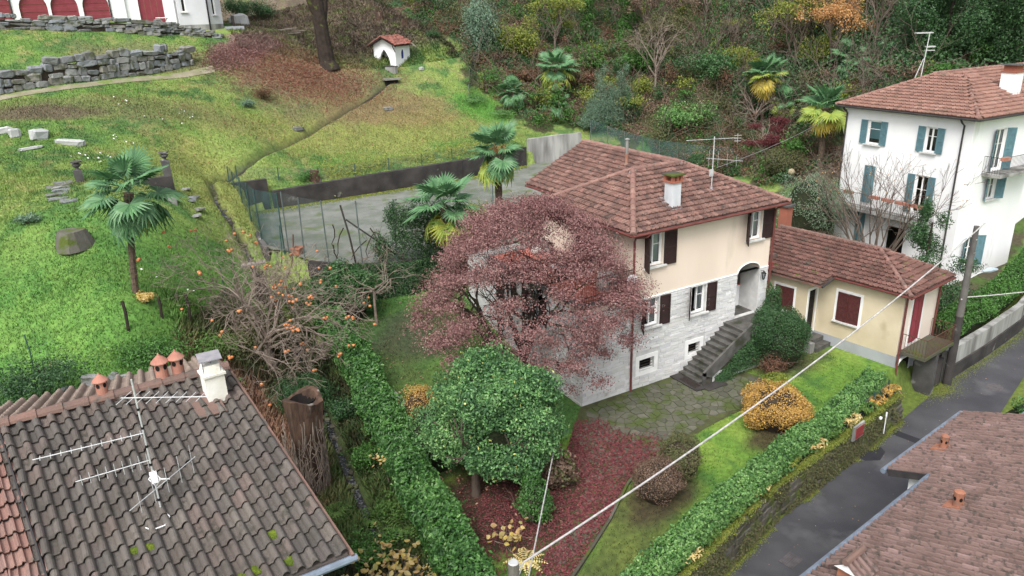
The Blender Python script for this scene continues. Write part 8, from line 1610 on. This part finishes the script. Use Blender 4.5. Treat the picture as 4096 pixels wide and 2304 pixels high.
n = 15000; x = rng.normal(2.5, 4.2, n); y = rng.normal(45.8, 2.4, n); k = ~bad(x, y) & (blob(x, y, 3, 45.5, 8.5, 5, .2) > .2); litter('fallen_leaves', 'rust red leaves carpeting the slope under the big tree', x[k], y[k], 'leaf_litter_rust', .13)
n = 9000; t = rng.random(n); x = -5+7.5*t+rng.normal(0, .5, n); y = 45.2+5.6*t+rng.normal(0, .9, n); litter('fallen_leaves', 'pinkish leaves covering the path up to the hill house', x, y, 'leaf_litter_pink', .13)
bb = (-8.3, -9, 2, -.8); x, y = scatter(PATIO, 60000, bb); w_ = 1-sm(-1.2, .9, x+.35*(y+3)+(fbm(x, y, .9, 98)-.5)*2.2); k = rng.random(len(x)) < w_*(.35+.75*fbm(x, y, 1.3, 99)); litter('fallen_leaves', 'crimson maple leaves covering the garden path', x[k], y[k], 'leaf_litter_dk', .085, .07, lambda a, b: np.zeros(len(a)))
n = 9000; x = rng.normal(-5.6, 1.4, n); y = rng.normal(-4.8, 1.3, n); k = inside(x, y, [(-8.4,-8),(-6.9,-7.3),(-4.2,-5.1),(-3.1,-4),(-2.4,-2.4),(-4.5,-1.2),(-8,-1.5)]); litter('fallen_leaves', 'dark red leaves under the camellia tree', x[k], y[k], 'leaf_litter_dk', .07, .03)
n = 5200; x = rng.normal(-12.3, .8, n); y = rng.normal(4.4, 2.2, n); k = (x < -10.4) & (y > -3); litter('fallen_leaves', 'large tan leaves between the near roof and the rotten stump', x[k], y[k], 'leaf_litter_br', .17)
n = 420; x = rng.normal(-6.6, 1.1, n); y = rng.normal(1.5, 3.0, n); litter('fallen_leaves', 'scattered tan leaves on the lawn beside the long hedge', x, y, 'leaf_litter_br', .12, .05)
n = 110; x = rng.uniform(-2, 30, n); y = np.interp(x, [p[0] for p in ROAD], [p[1] for p in ROAD])+rng.normal(0, 1.0, n); litter('fallen_leaves', 'a few pale leaves scattered on the lane', x, y, 'leaf_litter_br', .05, .012, road_z)
fx_, fy_ = [], []
for cx, cy in ((-15.1, 27.6), (-14.5, 26.8), (-16.3, 27.2), (-13.4, 30.8), (-10.5, 33.6), (-8.6, 35.0), (-13.9, 12.5), (-12.6, 36.2)): q = random.randint(3, 9); fx_ += list(rng.normal(cx, .55, q)); fy_ += list(rng.normal(cy, .55, q))
fx_ = np.array(fx_); fy_ = np.array(fy_); P = np.c_[fx_, fy_, ground_z(fx_, fy_)+.16]; tag(leaves('wild_flowers', M['flower'], None, P, np.tile((0, -.3, 1.), (len(P), 1)), .12, .1, None, 'stuff'), 'small white flowers scattered in the meadow', 'flowers')
n = 9000; x = rng.uniform(-7, 15.8, n); y = np.interp(x, [-7.8, 2.75, 9.32, 15.9], [28.2, 28.6, 29.0, 30.3])-np.abs(rng.normal(0, .45, n)); P = np.c_[x, y, np.full(n, COURT_Z+.05)]; tag(leaves('court_moss', M['lf_yg'], None, P, np.tile((0, 0, 1.), (n, 1)), .1, .07, None, 'stuff'), 'strip of moss along the back edge of the court', 'moss')
bs = thing('brook_stones', 'dark wet stones lining the brook in the gully', 'stones', (-9.2, 6, 0))
Sd_ = np.array(STREAM)[5:]; dd = np.r_[0, np.cumsum(np.hypot(*np.diff(Sd_[:, :2], axis=0).T))]
for i in range(150):
    s = random.uniform(0, dd[-1]); x, y = np.interp(s, dd, Sd_[:, 0])+random.choice((-1, 1))*random.uniform(.02, .24), np.interp(s, dd, Sd_[:, 1]); put_stone(bs, (x, y, np.interp(s, dd, Sd_[:, 2])-.16), (random.uniform(.12, .28), random.uniform(.12, .25), random.uniform(.08, .18)), random.uniform(0, 3), M['mossstone'], .3)
n = 90000; x = rng.uniform(-30, 20, n); y = rng.uniform(4, 46, n); k = ~bad(x, y) & (fbm(x, y, .55, 111) > .565) & (rng.random(n) < np.clip(1.3-y/40, .25, 1)); x, y = x[k], y[k]; P = np.c_[x, y, ground_z(x, y)+rng.random(len(x))*.14]; P = P[in_view(P)]; tag(leaves('meadow_weeds', M['lf_fern'], None, P, np.tile((0, -.2, 1.), (len(P), 1)), .09, .05, None, 'stuff', .6), 'patches of broad leaved weeds and clover in the meadow', 'weeds')
n = 2600; x = rng.uniform(-14, 16, n); y = rng.uniform(30, 47, n); k = ~bad(x, y); litter('fallen_leaves', 'stray brown leaves scattered over the upper meadow', x[k], y[k], 'leaf_litter_rust', .12, .1)
